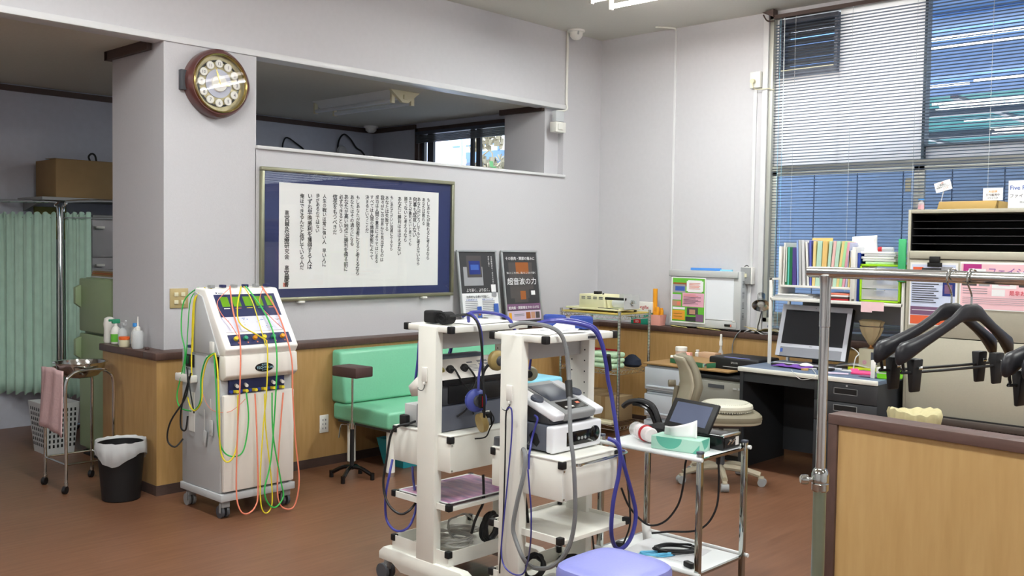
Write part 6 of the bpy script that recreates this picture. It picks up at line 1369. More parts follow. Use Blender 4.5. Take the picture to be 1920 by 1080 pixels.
tag(obj('black_tray', MB().box(px0+.02, px1+.01, 6.035, 6.45, .571, .596), 'black', bevel=.004), 'black flat tray under the printer on the pedestal', 'tray')
pr2 = root('inkjet_printer', (-3.68, 6.36, .597), 'black inkjet printer standing on the pedestal left of the desk', 'printer')
qx0, qx1 = -3.87, -3.462
obj('printer_body', MB().box(qx0, qx1, 6.19, 6.50, .597, .715), 'black', pr2, bevel=.014, seg=3)
obj('paper_output', MB().box(qx0+.03, qx1-.03, 6.186, 6.192, .605, .635), 'black_gloss', pr2, bevel=.002)
obj('blue_strip', MB().box(qx0+.11, qx1-.09, 6.215, 6.235, .7145, .7165), mat('strip_violet', '7a86d8', .3), pr2)
m = MB(); put(m, 'EPSON', ((qx0+qx1)/2+.01, 6.1885, .675), X_, Z_, .018, align='C', bold=.02); obj('lettering', m, 'grey_light', pr2)
obj('button_row', MB().box(qx0+.12, qx0+.27, 6.1885, 6.190, .648, .652), 'grey_light', pr2)

# ================================================================== office chair with air cushion
cx_, cy_ = -3.31, 5.46
ch = root('office_chair', (cx_, cy_, 0), 'olive-beige office chair on castors in front of the desk', 'chair')
fd = Vector((.725, .689, 0)); sd_ = Vector((-.689, .725, 0)); C0 = Vector((cx_, cy_, 0))
mat('chair_beige', '7d7664', .6, var=.03); mat('chair_base', 'a8a08c', .5, var=.03)
for k in range(5):
    a = math.radians(20+72*k); d = Vector((math.cos(a), math.sin(a), 0))
    ar = obj('base_arm', MB().tube([C0+Z_*.10+d*.02, C0+Z_*.095+d*.14, C0+Z_*.07+d*.255], .020, n=8), 'chair_base', ch)
    c_r = obj('caster', MB().obox(C0+d*.26+Z_*.045, (.035, .03, .04), rz=a), 'chair_base', ar, bevel=.006)
    for s in (-1, 1):
        t_ = Vector((-d.y, d.x, 0)); obj('wheel', MB().cyl(C0+d*.27+t_*s*.012+Z_*.026, C0+d*.27+t_*s*.028+Z_*.026, .026, n=16), 'chair_base' if s > 0 else 'grey', c_r) if False else None
    obj('wheel', MB().cyl(C0+d*.268-Vector((-d.y, d.x, 0))*.024+Z_*.026, C0+d*.268+Vector((-d.y, d.x, 0))*.024+Z_*.026, .026, n=16), 'grey', ar)
obj('gas_column', MB().cyl(C0+Z_*.09, C0+Z_*.24, .028, n=16).cyl(C0+Z_*.24, C0+Z_*.36, .016, n=14), 'grey_dark', ch)
obj('seat_mechanism', MB().obox(C0+Z_*.375, (.22, .14, .035), rz=math.atan2(fd.y, fd.x)), 'grey_dark', ch, bevel=.006)
def superd(z0, prof, m, cen, A=.225, B=.215, p=3.2, n=40):
    vs = []
    for (f, h) in prof:
        for i in range(n):
            t = 2*math.pi*i/n; c, s = math.cos(t), math.sin(t); k = (abs(c)**p+abs(s)**p)**(-1/p)
            vs.append(cen+fd*(A*f*k*c)+sd_*(B*f*k*s)+Z_*(z0+h))
    return m.add(vs, [(k*n+i, k*n+(i+1) % n, (k+1)*n+(i+1) % n, (k+1)*n+i) for k in range(len(prof)-1) for i in range(n)]+[tuple(range(n-1, -1, -1)), tuple(range((len(prof)-1)*n, len(prof)*n))])
obj('seat_shell', superd(.392, [(.86, 0), (.98, .010), (.99, .022)], MB(), C0+fd*.02), 'chair_base', ch)
obj('seat_cushion', superd(.415, [(.98, 0), (1.0, .012), (.99, .032), (.93, .044), (.7, .048), (.05, .048)], MB(), C0+fd*.02), 'chair_beige', ch)
# backrest: curved shell seen from the side
prof_b = [(-.262, .50), (-.250, .56), (-.228, .64), (-.240, .73), (-.285, .82)]
def bshell(u, v, off):
    k = v*(len(prof_b)-1); i = min(int(k), len(prof_b)-2); f = k-i
    x_ = prof_b[i][0]*(1-f)+prof_b[i+1][0]*f; z_ = prof_b[i][1]*(1-f)+prof_b[i+1][1]*f
    hw = .20*(1-.25*v**3)*(.82+.18*math.sin(math.pi*min(1, v*1.2)))*(math.sin(math.pi*min(.5, v*3+.25)))
    s_ = (u*2-1)*hw
    return C0+fd*(x_+.05*(u*2-1)**2+off)+sd_*s_+Z_*z_
m = MB(); m.grid(lambda u, v: bshell(u, v, 0), 14, 14); obj('back_cushion', m, 'chair_beige', ch, solid=.045, angle=70)
m = MB(); m.grid(lambda u, v: bshell(.02+.96*u, .02+.96*v, -.030), 14, 14); obj('back_shell', m, 'chair_base', ch, solid=.018, angle=70)
obj('back_knob', MB().cyl(C0+fd*-.30+Z_*.635, C0+fd*-.345+Z_*.635, .022, n=16), 'chair_beige', ch)
obj('back_bar', MB().tube([C0+fd*-.08+Z_*.375, C0+fd*-.20+Z_*.37, C0+fd*-.285+Z_*.41, C0+fd*-.305+Z_*.50, C0+fd*-.29+Z_*.62], .017, n=8), 'chair_beige', ch)
ac = root('air_cushion', tuple(C0+fd*.03+Z_*.464), 'round cream inflated air cushion on the office chair seat', 'cushion')
cc2 = C0+fd*.03+Z_*.464
mat('cush_cream', 'cdcabb', .35, var=.01)
obj('disc', MB().lathe(cc2, [(.13, 0), (.158, .008), (.170, .025), (.166, .042), (.145, .054), (.10, .056), (.02, .052)], 48), 'cush_cream', ac)
m = MB()
for i in range(64):
    a = 2*math.pi*i/64; d = Vector((math.cos(a), math.sin(a), 0)); m.obox(cc2+d*.160+Z_*.008, (.008, .005, .008), rz=a)
    m.obox(cc2+d*.138+Z_*.0555, (.006, .004, .003), rz=a)
o_ = obj('rim_nubs', m, 'cush_cream', ac); o_['kind'] = 'stuff'

# ================================================================== desk
dx0, dx1, dy0, dy1 = -3.452, -2.478, 5.895, 6.52
dk = root('office_desk', ((dx0+dx1)/2, (dy0+dy1)/2, 0), 'dark steel office desk with blue-grey top and cream front edge', 'desk')
mat('desk_dark', '34363a', .5, var=.03); mat('desk_top', '5f6d83', .4, var=.03)
obj('desk_top', MB().box(dx0, dx1, dy0+.012, dy1, .672, .70), 'desk_top', dk, bevel=.003)
obj('edge_band', MB().box(dx0-.002, dx1, dy0-.004, dy0+.012, .670, .7005), 'white_paint', dk, bevel=.005)
obj('side_panel', MB().box(dx0+.005, dx0+.03, dy0+.02, dy1, 0, .672), 'desk_dark', dk); obj('side_panel', MB().box(dx1-.022, dx1-.002, dy0+.012, dy1, 0, .672), 'desk_dark', dk)
obj('back_panel', MB().box(dx0+.03, dx1-.02, dy1-.02, dy1-.005, .05, .66), 'desk_dark', dk)
obj('modesty_rail', MB().box(dx0+.03, dx1-.41, dy0+.03, dy0+.045, .60, .672), 'desk_dark', dk)
obj('drawer_carcass', MB().box(dx1-.42, dx1-.022, dy0+.03, dy1-.02, .04, .672), 'desk_dark', dk)
for k, (za, zb) in enumerate(((.545, .665), (.415, .54), (.05, .41))):
    d_ = obj('drawer', MB().box(dx1-.418, dx1-.004, dy0+.008, dy0+.03, za, zb), 'desk_dark', dk, bevel=.002)
    hx_ = dx1-.285; hz = zb-.055 if k else zb-.072
    obj('handle_frame', MB().box(hx_, hx_+.155, dy0+.004, dy0+.008, hz, hz+.003).box(hx_, hx_+.155, dy0+.004, dy0+.008, hz+.037, hz+.040).box(hx_, hx_+.003, dy0+.004, dy0+.008, hz, hz+.04).box(hx_+.152, hx_+.155, dy0+.004, dy0+.008, hz, hz+.04), 'grey', d_)
    obj('handle_recess', MB().box(hx_+.003, hx_+.152, dy0+.006, dy0+.0085, hz+.003, hz+.037), 'black', d_)
obj('lock', MB().cyl((dx1-.20, dy0+.004, .650), (dx1-.20, dy0+.010, .650), .006, n=10), 'grey_light', dk)
# all-in-one computer
mo = root('desktop_monitor', (-3.12, 6.33, .701), 'silver-framed all-in-one computer with dark screen on the desk', 'computer')
TL, TR, BR, BL = Vector((-3.388, 6.39, 1.116)), Vector((-2.865, 6.37, 1.113)), Vector((-2.86, 6.26, 0.761)), Vector((-3.385, 6.28, 0.76))
nm_ = (BR-BL).cross(TL-BL).normalized()
if nm_.y > 0: nm_ = -nm_
def mq(u0, u1, v0, v1, h0, h1):
    def pt(u, v, h): return (BL*(1-u)+BR*u)*(1-v)+(TL*(1-u)+TR*u)*v+nm_*h
    q = [pt(u, v, h) for h in (h0, h1) for (u, v) in ((u0, v0), (u1, v0), (u1, v1), (u0, v1))]
    return MB().add(q, [(0,3,2,1),(4,5,6,7),(0,1,5,4),(1,2,6,5),(2,3,7,6),(3,0,4,7)])
mat('silver_plastic', 'c6c8d0', .35, .1, var=.01); mat('screen_off', '26282c', .18, var=.02)
obj('housing', mq(0, 1, 0, 1, -.05, -.004), 'black', mo, bevel=.006)
m = mq(0, 1, .90, 1, -.006, 0); m2 = mq(0, .06, .0, .90, -.006, 0); m.add(m2.v, m2.f); m2 = mq(.94, 1, 0, .90, -.006, 0); m.add(m2.v, m2.f); m2 = mq(.06, .94, .175, .24, -.006, 0); m.add(m2.v, m2.f)
obj('bezel', m, 'silver_plastic', mo)
obj('screen', mq(.06, .94, .24, .90, -.006, -.002), 'screen_off', mo)
obj('speaker_bar', mq(.06, .94, 0, .175, -.006, -.001), mat('chin_grey', '85878e', .4), mo)
obj('webcam', mq(.49, .50, .945, .955, 0, .001), 'black', mo); obj('logo_sticker', mq(.065, .10, .07, .14, 0, .001), 'p_blue', mo)
m = MB(); put(m, 'NEC', (BL*.5+BR*.5)*.80+(TL*.5+TR*.5)*.20+nm_*.001, (BR-BL), (TL-BL), .012, align='C', bold=.02); obj('lettering', m, 'ink_soft', mo)
obj('front_base', MB().obox((-3.12, 6.238, .709), (.50, .03, .014), rz=-.02), 'silver_plastic', mo, bevel=.004)
obj('stand_foot', MB().box(-3.24, -2.98, 6.25, 6.46, .701, .712), 'silver_plastic', mo, bevel=.004); obj('stand_neck', MB().box(-3.16, -3.06, 6.39, 6.43, .712, .85), 'black', mo, bevel=.004)
kbd = obj('keyboard', MB().box(-3.34, -2.90, 6.14, 6.205, .7015, .716), 'black', bevel=.003); kbd.location.y -= 0; tag(kbd, 'black keyboard pushed under the computer screen', 'keyboard')
# desk clutter
pc = Vector((-3.205, 6.061, 0.7))
def clothf(u, v): return (pc.x-.09+.24*u+.03*v, pc.y+.0+.11*v+.015*math.sin(u*4), .705+.010*abs(math.sin(u*7+v*2))*(.4+.6*v)+.003)
m = MB(); m.grid(clothf, 16, 8); tag(obj('purple_cloth', m, 'purple', solid=.004, angle=80), 'purple cloth lying on the left part of the desk', 'cloth')
ms = root('computer_mouse', (-3.127, 6.246, 0.7), 'white computer mouse on the desk', 'mouse'); q = Vector((-3.098, 6.189, 0.7))
obj('mouse_body', MB().lathe((q.x, q.y, .7005), [(.045, 0), (.050, .006), (.046, .018), (.034, .028), (.015, .033), (.002, .034)], 28, sx=1.05, sy=.62), 'white', ms)
obj('mouse_cable', MB().tube([(q.x+.04, q.y-.01, .706), (-2.847, 5.82, 0.703), (-2.819, 5.586, 0.703), (-2.963, 5.761, 0.703), (-3.048, 5.895, 0.704), (-3.104, 5.987, 0.705)], .0022, n=6), 'cable_white', ms)
q = (-3.046, 6.093, 0.702); tag(obj('tape_roll', MB().lathe((q[0], q[1]-.03, .7005), [(.024, 0), (.024, .012)], 24), mat('tape_amber', 'c79a5c', .5)), 'amber tape roll lying before the mouse', 'tape')
q = (-3.017, 6.128, 0.702); tag(obj('pen', MB().cyl((q[0]-.05, q[1]-.02, .706), (q[0]+.08, q[1]+.05, .706), .005, n=8), 'paper_grey'), 'pale pen lying right of the tape roll', 'pen')
desk_sheets = [((-2.848, 6.288, 0.702), .2, .22, .12, 'paper_grey', 'grey printed sheet under the pink note on the desk'), ((-2.824, 6.061, 0.702), .4, .15, .08, 'p_lilac', 'pale lilac leaflet near the desk edge'), ((-2.575, 6.076, 0.702), .1, .18, .09, 'p_purple', 'glossy purple leaflet at the right of the desk'), ((-2.71, 6.324, 0.702), -.3, .12, .12, 'p_screen', 'dark blue card behind the pink note')]
for k, (q, a, s1, s2, mm, lb) in enumerate(desk_sheets):
    tag(obj('desk_sheet', MB().obox((q[0], q[1], .7015+.0015*k), (s1, s2, .001), rz=a), mm), lb, 'paper')
q = Vector((-2.878, 6.393, 0.705))
def crump(u, v): return (q.x-.09+.26*u, q.y-.04+.14*v, .712+.022*(1-v)*(math.sin(u*3.1))+.012*math.sin(v*3))
m = MB(); m.grid(crump, 14, 6); tag(obj('curled_papers', m, 'paper', solid=.008, angle=80), 'white curled bundle of papers right of the computer', 'paper')
q = Vector((-2.687, 6.148, 0.705)); tag(obj('pink_note', MB().obox((q.x, q.y, .712), (.13, .07, .010), rz=.15, rx=.12).obox((q.x-.06, q.y+.02, .722), (.05, .03, .003), rz=.8, rx=.5), mat('hot_pink', 'ef4f86', .5)), 'hot pink notepad with a curled corner on the desk', 'note')
q = Vector((-2.477, 6.023, 0.7))
gp_ = root('green_container', (q.x, q.y+.05, .7), 'bright green square container with white window label on the desk', 'container')
mat('bright_green', '7fe01f', .4)
obj('container_body', MB().box(q.x-.065, q.x+.065, q.y, q.y+.10, .7005, .765), 'bright_green', gp_, bevel=.010, seg=3)
obj('white_rim', MB().box(q.x-.066, q.x+.066, q.y-.001, q.y+.101, .765, .772).box(q.x-.066, q.x+.01, q.y-.003, q.y, .735, .771), 'white', gp_, bevel=.002)
obj('window_label', MB().box(q.x-.045, q.x-.0, q.y-.0045, q.y-.003, .742, .762), 'p_green', gp_)
tag(obj('white_stick', MB().box(q.x-.10, q.x-.075, q.y-.01, q.y+.01, .7005, .815), 'mach_head', bevel=.003), 'upright cream stand beside the green container', 'stand')
q = Vector((-2.746, 6.36, 0.771))
cbx = root('cream_device', (q.x, 6.42, .722), 'cream box with a pink flower sticker behind the computer', 'box')
x0c, x1c = (-2.81, 6.36, 0.823)[0], (-2.679, 6.36, 0.834)[0]; z0c = .722; z1c = (-2.804, 6.36, 0.848)[2]
obj('box_body', MB().box(x0c, x1c, 6.36, 6.46, z0c, z1c), 'cream', cbx, bevel=.004)
obj('panel', MB().box(x0c+.085, x0c+.13, 6.3585, 6.36, z0c+.025, z1c-.02), 'ink_soft', cbx)
m = MB()
for i in range(5):
    a = 2*math.pi*i/5; m.lathe((x0c+.042+.009*math.cos(a), 6.3595, z0c+.035+.009*math.sin(a)), [(.007, 0), (.006, .001)], 10, ax=(0,-1,0))
obj('flower_sticker', m, 'p_pink', cbx)
tag(obj('yellow_folder', MB().box(x0c-.06, x1c+.01, 6.33, 6.50, .7015, .7205), mat('acid_yellow', 'd6e02a', .5), bevel=.002), 'yellow-green folder under the cream box', 'folder')
lt = root('shell_lantern', ((x0c+x1c)/2, 6.40, z1c+.002), 'brown shell-like paper ornament on a stem behind the computer', 'ornament')
lx = (x0c+x1c)/2; zl = (-2.755, 6.4, 0.853)[2]; zt = (-2.761, 6.4, 1.047)[2]; hh = zt-zl
m = MB(); n_ = 40; vs = []
for (r_, h) in ((.012, .12), (.035, .30), (.062, .50), (.078, .72), (.072, .80), (.085, .95), (.060, 1.0)):
    for i in range(n_):
        a = 2*math.pi*i/n_; k = 1+.06*math.cos(a*10); vs.append((lx+r_*k*math.cos(a), 6.40+.5*r_*k*math.sin(a), z1c+hh*h))
m.add(vs, [(k*n_+i, k*n_+(i+1) % n_, (k+1)*n_+(i+1) % n_, (k+1)*n_+i) for k in range(6) for i in range(n_)])
obj('shell', m, mat('shell_tan', 'b3a07a', .6, var=.08), lt, solid=.002)
obj('stem', MB().lathe((lx, 6.40, z1c+.002), [(.022, 0), (.010, .01), (.008, .03), (.011, .05)], 12), mat('stem_brown', 'a06a34', .5), lt)
obj('band', MB().tube([(lx+.080*math.cos(t*.3142*2), 6.40+.042*math.sin(t*.3142*2), z1c+hh*.78) for t in range(11)], .003, n=5), 'brown_vinyl', lt)
tag(obj('wristwatch_stand', MB().box(x1c+.03, x1c+.10, 6.42, 6.46, .7015, .86), 'grey', bevel=.004), 'grey upright device at the far right behind the desk', 'device')
tag(obj('white_cable', MB().tube([(-2.836, 6.3, 0.853), (-2.806, 6.3, 0.841), (-2.774, 6.28, 0.817), (-2.787, 6.26, 0.789), ((-2.796, 6.25, 0.774)[0], 6.25, .706)], .004, n=6), 'cable_white'), 'white cable curling beside the computer', 'cable')

# ================================================================== white rack standing on the desk
wy = 6.21; wx0, wx1 = (-3.396, 6.21, 1.009)[0], (-2.465, 6.21, 0.999)[0]
zs = (-3.388, 6.21, 1.17)[2]; zr = (-3.404, 6.21, 1.305)[2]
wk = root('desk_rack', ((wx0+wx1)/2, wy+.12, .70), 'white metal rack standing on the desk over the computer', 'rack')
for x_ in (wx0, wx1):
    for y_ in (wy, wy+.27):
        obj('leg', MB().box(x_-.010, x_+.010, y_, y_+.02, .7005, zr if x_ == wx0 else zr+.0), 'white', wk, bevel=.002)
obj('top_rail', MB().box(wx0, wx0+.06, wy, wy+.012, zr-.012, zr).box(wx0-.010, wx0+.010, wy, wy+.29, zr-.014, zr), 'white', wk)
obj('shelf', MB().box(wx0, wx1, wy, wy+.29, zs-.022, zs), 'white', wk, bevel=.002)
obj('back_sheet', MB().box(wx0+.10, wx1, wy+.29, wy+.295, zs-.16, zs-.022), 'grey', wk)
uz = (-3.298, 6.22, 1.26)[2]; ux0 = (-3.334, 6.22, 1.385)[0]; ux1 = (-2.816, 6.22, 1.363)[0]; uzt = (-3.338, 6.22, 1.527)[2]
ur = root('book_stand', ((ux0+ux1)/2, wy+.12, zs+.001), 'small white book stand on the desk rack shelf', 'rack')
obj('side_plate', MB().box(ux0-.008, ux0+.008, wy+.01, wy+.23, zs+.001, uzt), 'white', ur, bevel=.002)
obj('side_plate', MB().box(ux1-.006, ux1+.006, wy+.01, wy+.23, zs+.001, uzt-.02), 'white', ur, bevel=.002)
obj('base_shelf', MB().box(ux0, ux1, wy+.01, wy+.23, uz-.016, uz), 'white', ur, bevel=.002)
# books: left, right (crop x at bottom), top, lean, colours
BK = [((-3.315, 6.22, 1.274), (-3.311, 6.22, 1.553), .012, 'white', 'cream-edged leaning white book, first from the left', .20),
 ((-3.296, 6.22, 1.275), (-3.294, 6.22, 1.523), .050, mat('book_green', '1f6b45', .5), 'green book with white lettering and a teal bookmark band', .17),
 ((-3.242, 6.22, 1.277), (-3.247, 6.22, 1.52), .030, mat('book_purple', '4b3f82', .5), 'purple book with an orange top right of the green book', .17),
 ((-3.206, 6.22, 1.275), (-3.219, 6.22, 1.568), .012, mat('book_blue', '8fa6d8', .5), 'pale blue thin magazine right of the purple book', .21),
 ((-3.19, 6.22, 1.271), (-3.203, 6.22, 1.572), .016, 'grey_light', 'first grey file of the two leaning left', .22),
 ((-3.166, 6.22, 1.272), (-3.183, 6.22, 1.572), .020, 'paper_grey', 'second grey file of the two leaning left', .22),
 ((-3.131, 6.22, 1.27), (-3.153, 6.22, 1.558), .014, 'white', 'white book with dark lettering and a lime tab above it', .19),
 ((-3.113, 6.22, 1.271), (-3.124, 6.22, 1.569), .014, mat('book_indigo', '5a62b8', .5), 'indigo blue booklet before the pastel files', .20),
 ((-3.096, 6.22, 1.268), (-3.093, 6.22, 1.566), .020, mat('pastel_yellow', 'e6cf8c', .6), 'pale yellow file with pink edge, first pastel one', .21),
 ((-3.074, 6.22, 1.268), (-3.062, 6.22, 1.566), .034, mat('pastel_mint', 'b5d6c2', .6), 'thick mint file, second pastel one', .21),
 ((-3.034, 6.22, 1.27), (-3.024, 6.22, 1.566), .034, mat('pastel_orange', 'e3bd76', .6), 'thick pale orange file in the middle of the pastel ones', .21),
 ((-2.996, 6.22, 1.271), (-2.978, 6.22, 1.566), .020, 'pastel_mint', 'thin mint file right of the pale orange one', .21),
 ((-2.973, 6.22, 1.272), (-2.948, 6.22, 1.567), .020, mat('pastel_pink', 'e6b9b4', .6), 'pale pink file, leaning', .21),
 ((-2.95, 6.22, 1.27), (-2.926, 6.22, 1.567), .026, 'pastel_mint', 'mint file right of the pale pink one', .21),
 ((-2.924, 6.22, 1.271), (-2.888, 6.22, 1.567), .018, 'pastel_yellow', 'yellow file leaning strongly to the right', .21),
 ((-2.905, 6.22, 1.268), (-2.87, 6.22, 1.564), .020, mat('pastel_green', 'a5d8a0', .6), 'light green file leaning strongly to the right', .21),
 ((-2.883, 6.22, 1.269), (-2.851, 6.22, 1.56), .018, mat('pastel_rose', 'e0a0b0', .6), 'rose pink file leaning to the right', .21),
 ((-2.861, 6.22, 1.27), (-2.836, 6.22, 1.557), .014, mat('pastel_lilac', 'b9bcd6', .6), 'lilac thin file leaning to the right', .21),
 ((-2.842, 6.22, 1.27), (-2.84, 6.22, 1.504), .010, 'pastel_yellow', 'last yellow file leaning to the right', .21)]
for (b_, t_, th, mm, lb, dp) in BK:
    xb, xt, zt_ = b_[0], t_[0], t_[2]
    q = [(xb, wy+.02, uz+.001), (xb+th, wy+.02, uz+.001), (xt+th, wy+.02, zt_), (xt, wy+.02, zt_)]
    q = q+[(p[0], p[1]+dp*.9, p[2]) for p in q]
    bo = obj('book', MB().add(q, [(0,1,2,3), (7,6,5,4), (0,4,5,1), (1,5,6,2), (2,6,7,3), (3,7,4,0)]), mm, bevel=.0012, seg=1, thing=(lb, 'book', 'books and files on the desk rack'))
gx, gz = (-3.298, 6.22, 1.416)[0], (-3.298, 6.22, 1.416)[2]
m = MB(); 
for i in range(7): put(m, '治療法整体論'[i % 6], (gx+.008, wy+.0185, gz+.03+i*.022-.03), X_, Z_, .018, bold=.02)
tag(obj('spine_lettering', MB().box(gx+.004, gx+.012, wy+.0190, wy+.0195, uz+.02, gz+.11), 'white'), 'white lettered strip on the green book spine', 'label')
tag(obj('bookmark_band', MB().box(gx+.022, gx+.032, wy+.0175, wy+.0192, uz+.002, (-3.285, 6.22, 1.524)[2]), mat('band_teal', '5fc0b0', .5)), 'teal band down the spine of the green book', 'bookmark')
tag(obj('manila_folder', MB().box((-3.193, 6.42, 1.575)[0], (-3.043, 6.42, 1.576)[0], 6.415, 6.42, uz+.001, (-3.193, 6.42, 1.59)[2]), 'pastel_orange'), 'tall manila folder standing behind the pastel files', 'folder')
tag(obj('white_file', MB().box((-2.822, 6.2, 1.398)[0]+.014, (-2.822, 6.2, 1.398)[0]+.034, wy-.0, wy+.20, zs+.001+.012, (-2.82, 6.21, 1.529)[2]), 'white', bevel=.002), 'tall white file standing beside the book stand', 'book')
tag(obj('grey_file', MB().box((-2.792, 6.21, 1.399)[0], (-2.776, 6.21, 1.399)[0], wy+.01, wy+.22, zs+.001, (-2.795, 6.21, 1.529)[2]), 'paper_grey', bevel=.002), 'grey file between the white file and the navy binder', 'book')
tag(obj('navy_binder', MB().box((-2.775, 6.21, 1.4)[0], (-2.757, 6.21, 1.4)[0], wy+.01, wy+.25, zs+.001, (-2.779, 6.21, 1.491)[2]), mat('binder_navy', '1f3a8f', .45), bevel=.002), 'navy blue binder left of the lime drawer box', 'book')
wbx0, wbx1 = (-2.861, 6.34, 1.54)[0], (-2.702, 6.34, 1.507)[0]
def bagf(u, v): return (wbx0+(wbx1-wbx0)*u+.004*math.sin(v*6), 6.34+.012*math.sin(u*7+v*3), (-2.856, 6.34, 1.397)[2]+((-2.855, 6.34, 1.598)[2]-(-2.856, 6.34, 1.397)[2])*v*(1+.05*u))
m = MB(); m.grid(bagf, 10, 8); tag(obj('paper_bag', m, 'paper', solid=.02, angle=80), 'white crumpled paper bag standing behind the lime drawer box', 'bag')
ldx0, ldx1 = (-2.752, 6.21, 1.295)[0], (-2.485, 6.21, 1.305)[0]; lz1 = (-2.755, 6.21, 1.418)[2]
ld = root('lime_drawer_box', ((ldx0+ldx1)/2, wy+.12, zs), 'lime green desktop drawer box with three clear drawers on the rack', 'drawers')
m = MB().box(ldx0, ldx0+.012, wy, wy+.24, zs+.001, lz1).box(ldx1-.012, ldx1, wy, wy+.24, zs+.001, lz1).box(ldx0, ldx1, wy, wy+.24, zs+.001, zs+.014).box(ldx0, ldx1, wy, wy+.24, lz1-.014, lz1)
obj('lime_frame', m, 'lime', ld, bevel=.002)
nD = 3; hD = (lz1-zs-.032)/nD
for k in range(nD):
    za = zs+.016+k*hD
    d_ = obj('drawer', MB().box(ldx0+.014, ldx1-.014, wy+.004, wy+.008, za+.002, za+hD-.003).box(ldx0+.014, ldx1-.014, wy+.008, wy+.23, za+.002, za+.004), 'clear', ld)
    obj('contents', MB().box(ldx0+.03, ldx1-.03-.03*k, wy+.02, wy+.20, za+.006, za+.018+.006*k), ('tape_amber', 'grey', 'paper')[k], d_)
    obj('pull', MB().box(ldx0+.10, ldx1-.10, wy-.006, wy+.004, za+hD-.010, za+hD-.006), 'grey_light', d_)
sp0, sp1 = (-2.745, 6.22, 1.435)[0], (-2.527, 6.22, 1.44)[0]
for k, (a, b, mm, lb) in enumerate(((.02, -.01, 'towel_mint', 'pale green sheets at the bottom of the pile on the drawer box'), (.0, 0, 'paper_grey', 'grey sheets second from the bottom on the drawer box'), (-.01, -.01, 'paper', 'white sheets third from the bottom on the drawer box'), (.01, .0, 'paper_grey', 'grey sheets second from the top on the drawer box'), (-.015, -.005, 'paper', 'white sheets on top of the pile on the drawer box'))):
    tag(obj('paper_stack', MB().box(sp0+a, sp1+b, wy+.02, wy+.21, lz1+.001+k*.0165, lz1+.016+k*.0165), mm, bevel=.002), lb, 'paper', 'paper pile on the lime drawer box')
q = (-2.633, 6.26, 1.514); zz = lz1+.001+5*.0165
mk = root('marker', (q[0], 6.26, zz+.012), 'clear tube with red cap lying on the paper pile', 'marker')
obj('clear_tube', MB().cyl((q[0], 6.26, zz+.015), (q[0]+.075, 6.27, zz+.015), .0145, n=16), 'clear_frost', mk); obj('red_cap', MB().cyl((q[0]-.022, 6.257, zz+.015), (q[0]+.005, 6.26, zz+.015), .0155, n=16), 'red', mk, bevel=.003)
gfx0, gfx1 = (-2.494, 6.2, 1.441)[0], (-2.448, 6.2, 1.442)[0]
tag(obj('green_file_box', MB().box(gfx0, gfx1, wy-.03, wy-.002, (-2.474, 6.2, 1.309)[2], (-2.483, 6.2, 1.583)[2]), mat('file_green', '3fae6e', .45), bevel=.006), 'green plastic file case hanging at the right of the lime drawer box', 'file')
for k, (a, b, za, zb, rz_k) in enumerate(((1614.5, 1635, 564, 585.5, .0), (1635, 1657, 564, 583, .0))):
    pass
for k, (A_q, B_q) in enumerate((((-2.736, 6.205, 1.173), (-2.661, 6.205, 1.104)), ((-2.662, 6.205, 1.173), (-2.584, 6.205, 1.115)))):
    tag(obj('sticky_note', MB().box(A_q[0], B_q[0], 6.204, 6.2055, B_q[2], A_q[2]), 'pink_pale'), ('left pale pink sticky note hanging from the rack shelf edge', 'right pale pink sticky note hanging from the rack shelf edge')[k], 'note', 'sticky notes on the rack shelf')
for k in range(3):
    a0, a1 = (-3.383, 6.23, 1.196)[0], (-3.063, 6.23, 1.189)[0]
    tag(obj('magazine', MB().box(a0+.02*k, a1-.03*k, wy+.005, wy+.22, zs+.001+k*.009, zs+.009+k*.009), ('paper_grey', 'grey_light', 'paper')[k], bevel=.001), ('grey magazine at the bottom under the book stand', 'light grey magazine in the middle under the book stand', 'white magazine on top under the book stand')[k], 'magazine', 'magazines lying on the rack shelf left')
for k in range(4):
    a0, a1 = (-2.965, 6.23, 1.208)[0], (-2.83, 6.23, 1.2)[0]
    tag(obj('magazine', MB().box(a0-.02*(k % 2), a1, wy+.005, wy+.20, zs+.001+k*.012, zs+.012+k*.012), ('red', 'brown_vinyl', 'paper', 'coral')[k], bevel=.001), ('red magazine at the bottom of the right pile on the rack', 'dark magazine, second from bottom of the right pile on the rack', 'white magazine, third in the right pile on the rack', 'pinkish magazine on top of the right pile on the rack')[k], 'magazine', 'magazines lying on the rack shelf right')

# ================================================================== grey cabinet with shutter
kx0_ = (-2.439, 6.19, 1.07)[0]+.0; kx1_ = -.95; ky = 6.19; kyb = 6.62
zt_c = (-2.434, 6.19, 1.768)[2]; z_r1 = (-2.406, 6.19, 1.51)[2]; z_r2 = (-2.404, 6.19, 1.453)[2]; z_sp = (-2.293, 6.19, 0.974)[2]; z_bs = (-2.42, 6.19, 0.49)[2]
kc = root('shutter_cabinet', ((kx0_+kx1_)/2, 6.40, 0), 'tall beige-grey steel cabinet with open dark shelves at the top', 'cabinet')
mat('cab_beige', 'b4b0a0', .5, var=.02, scale=120, bump=.03)
obj('side_panel', MB().box(kx0_, kx0_+.016, ky, kyb, z_bs, zt_c), 'cab_beige', kc, bevel=.002); obj('side_panel', MB().box(kx1_-.016, kx1_, ky, kyb, z_bs, zt_c), 'cab_beige', kc, bevel=.002)
obj('top_panel', MB().box(kx0_+.016, kx1_-.016, ky, kyb, zt_c-.024, zt_c), 'cab_beige', kc, bevel=.002)
obj('back_panel', MB().box(kx0_+.016, kx1_-.016, kyb-.02, kyb, z_bs, zt_c-.024), 'black', kc)
obj('inner_lining', MB().box(kx0_+.016, kx0_+.022, ky+.01, kyb-.02, z_r1-.02, zt_c-.024), 'black', kc)
hs_ = (zt_c-.03-z_r1)
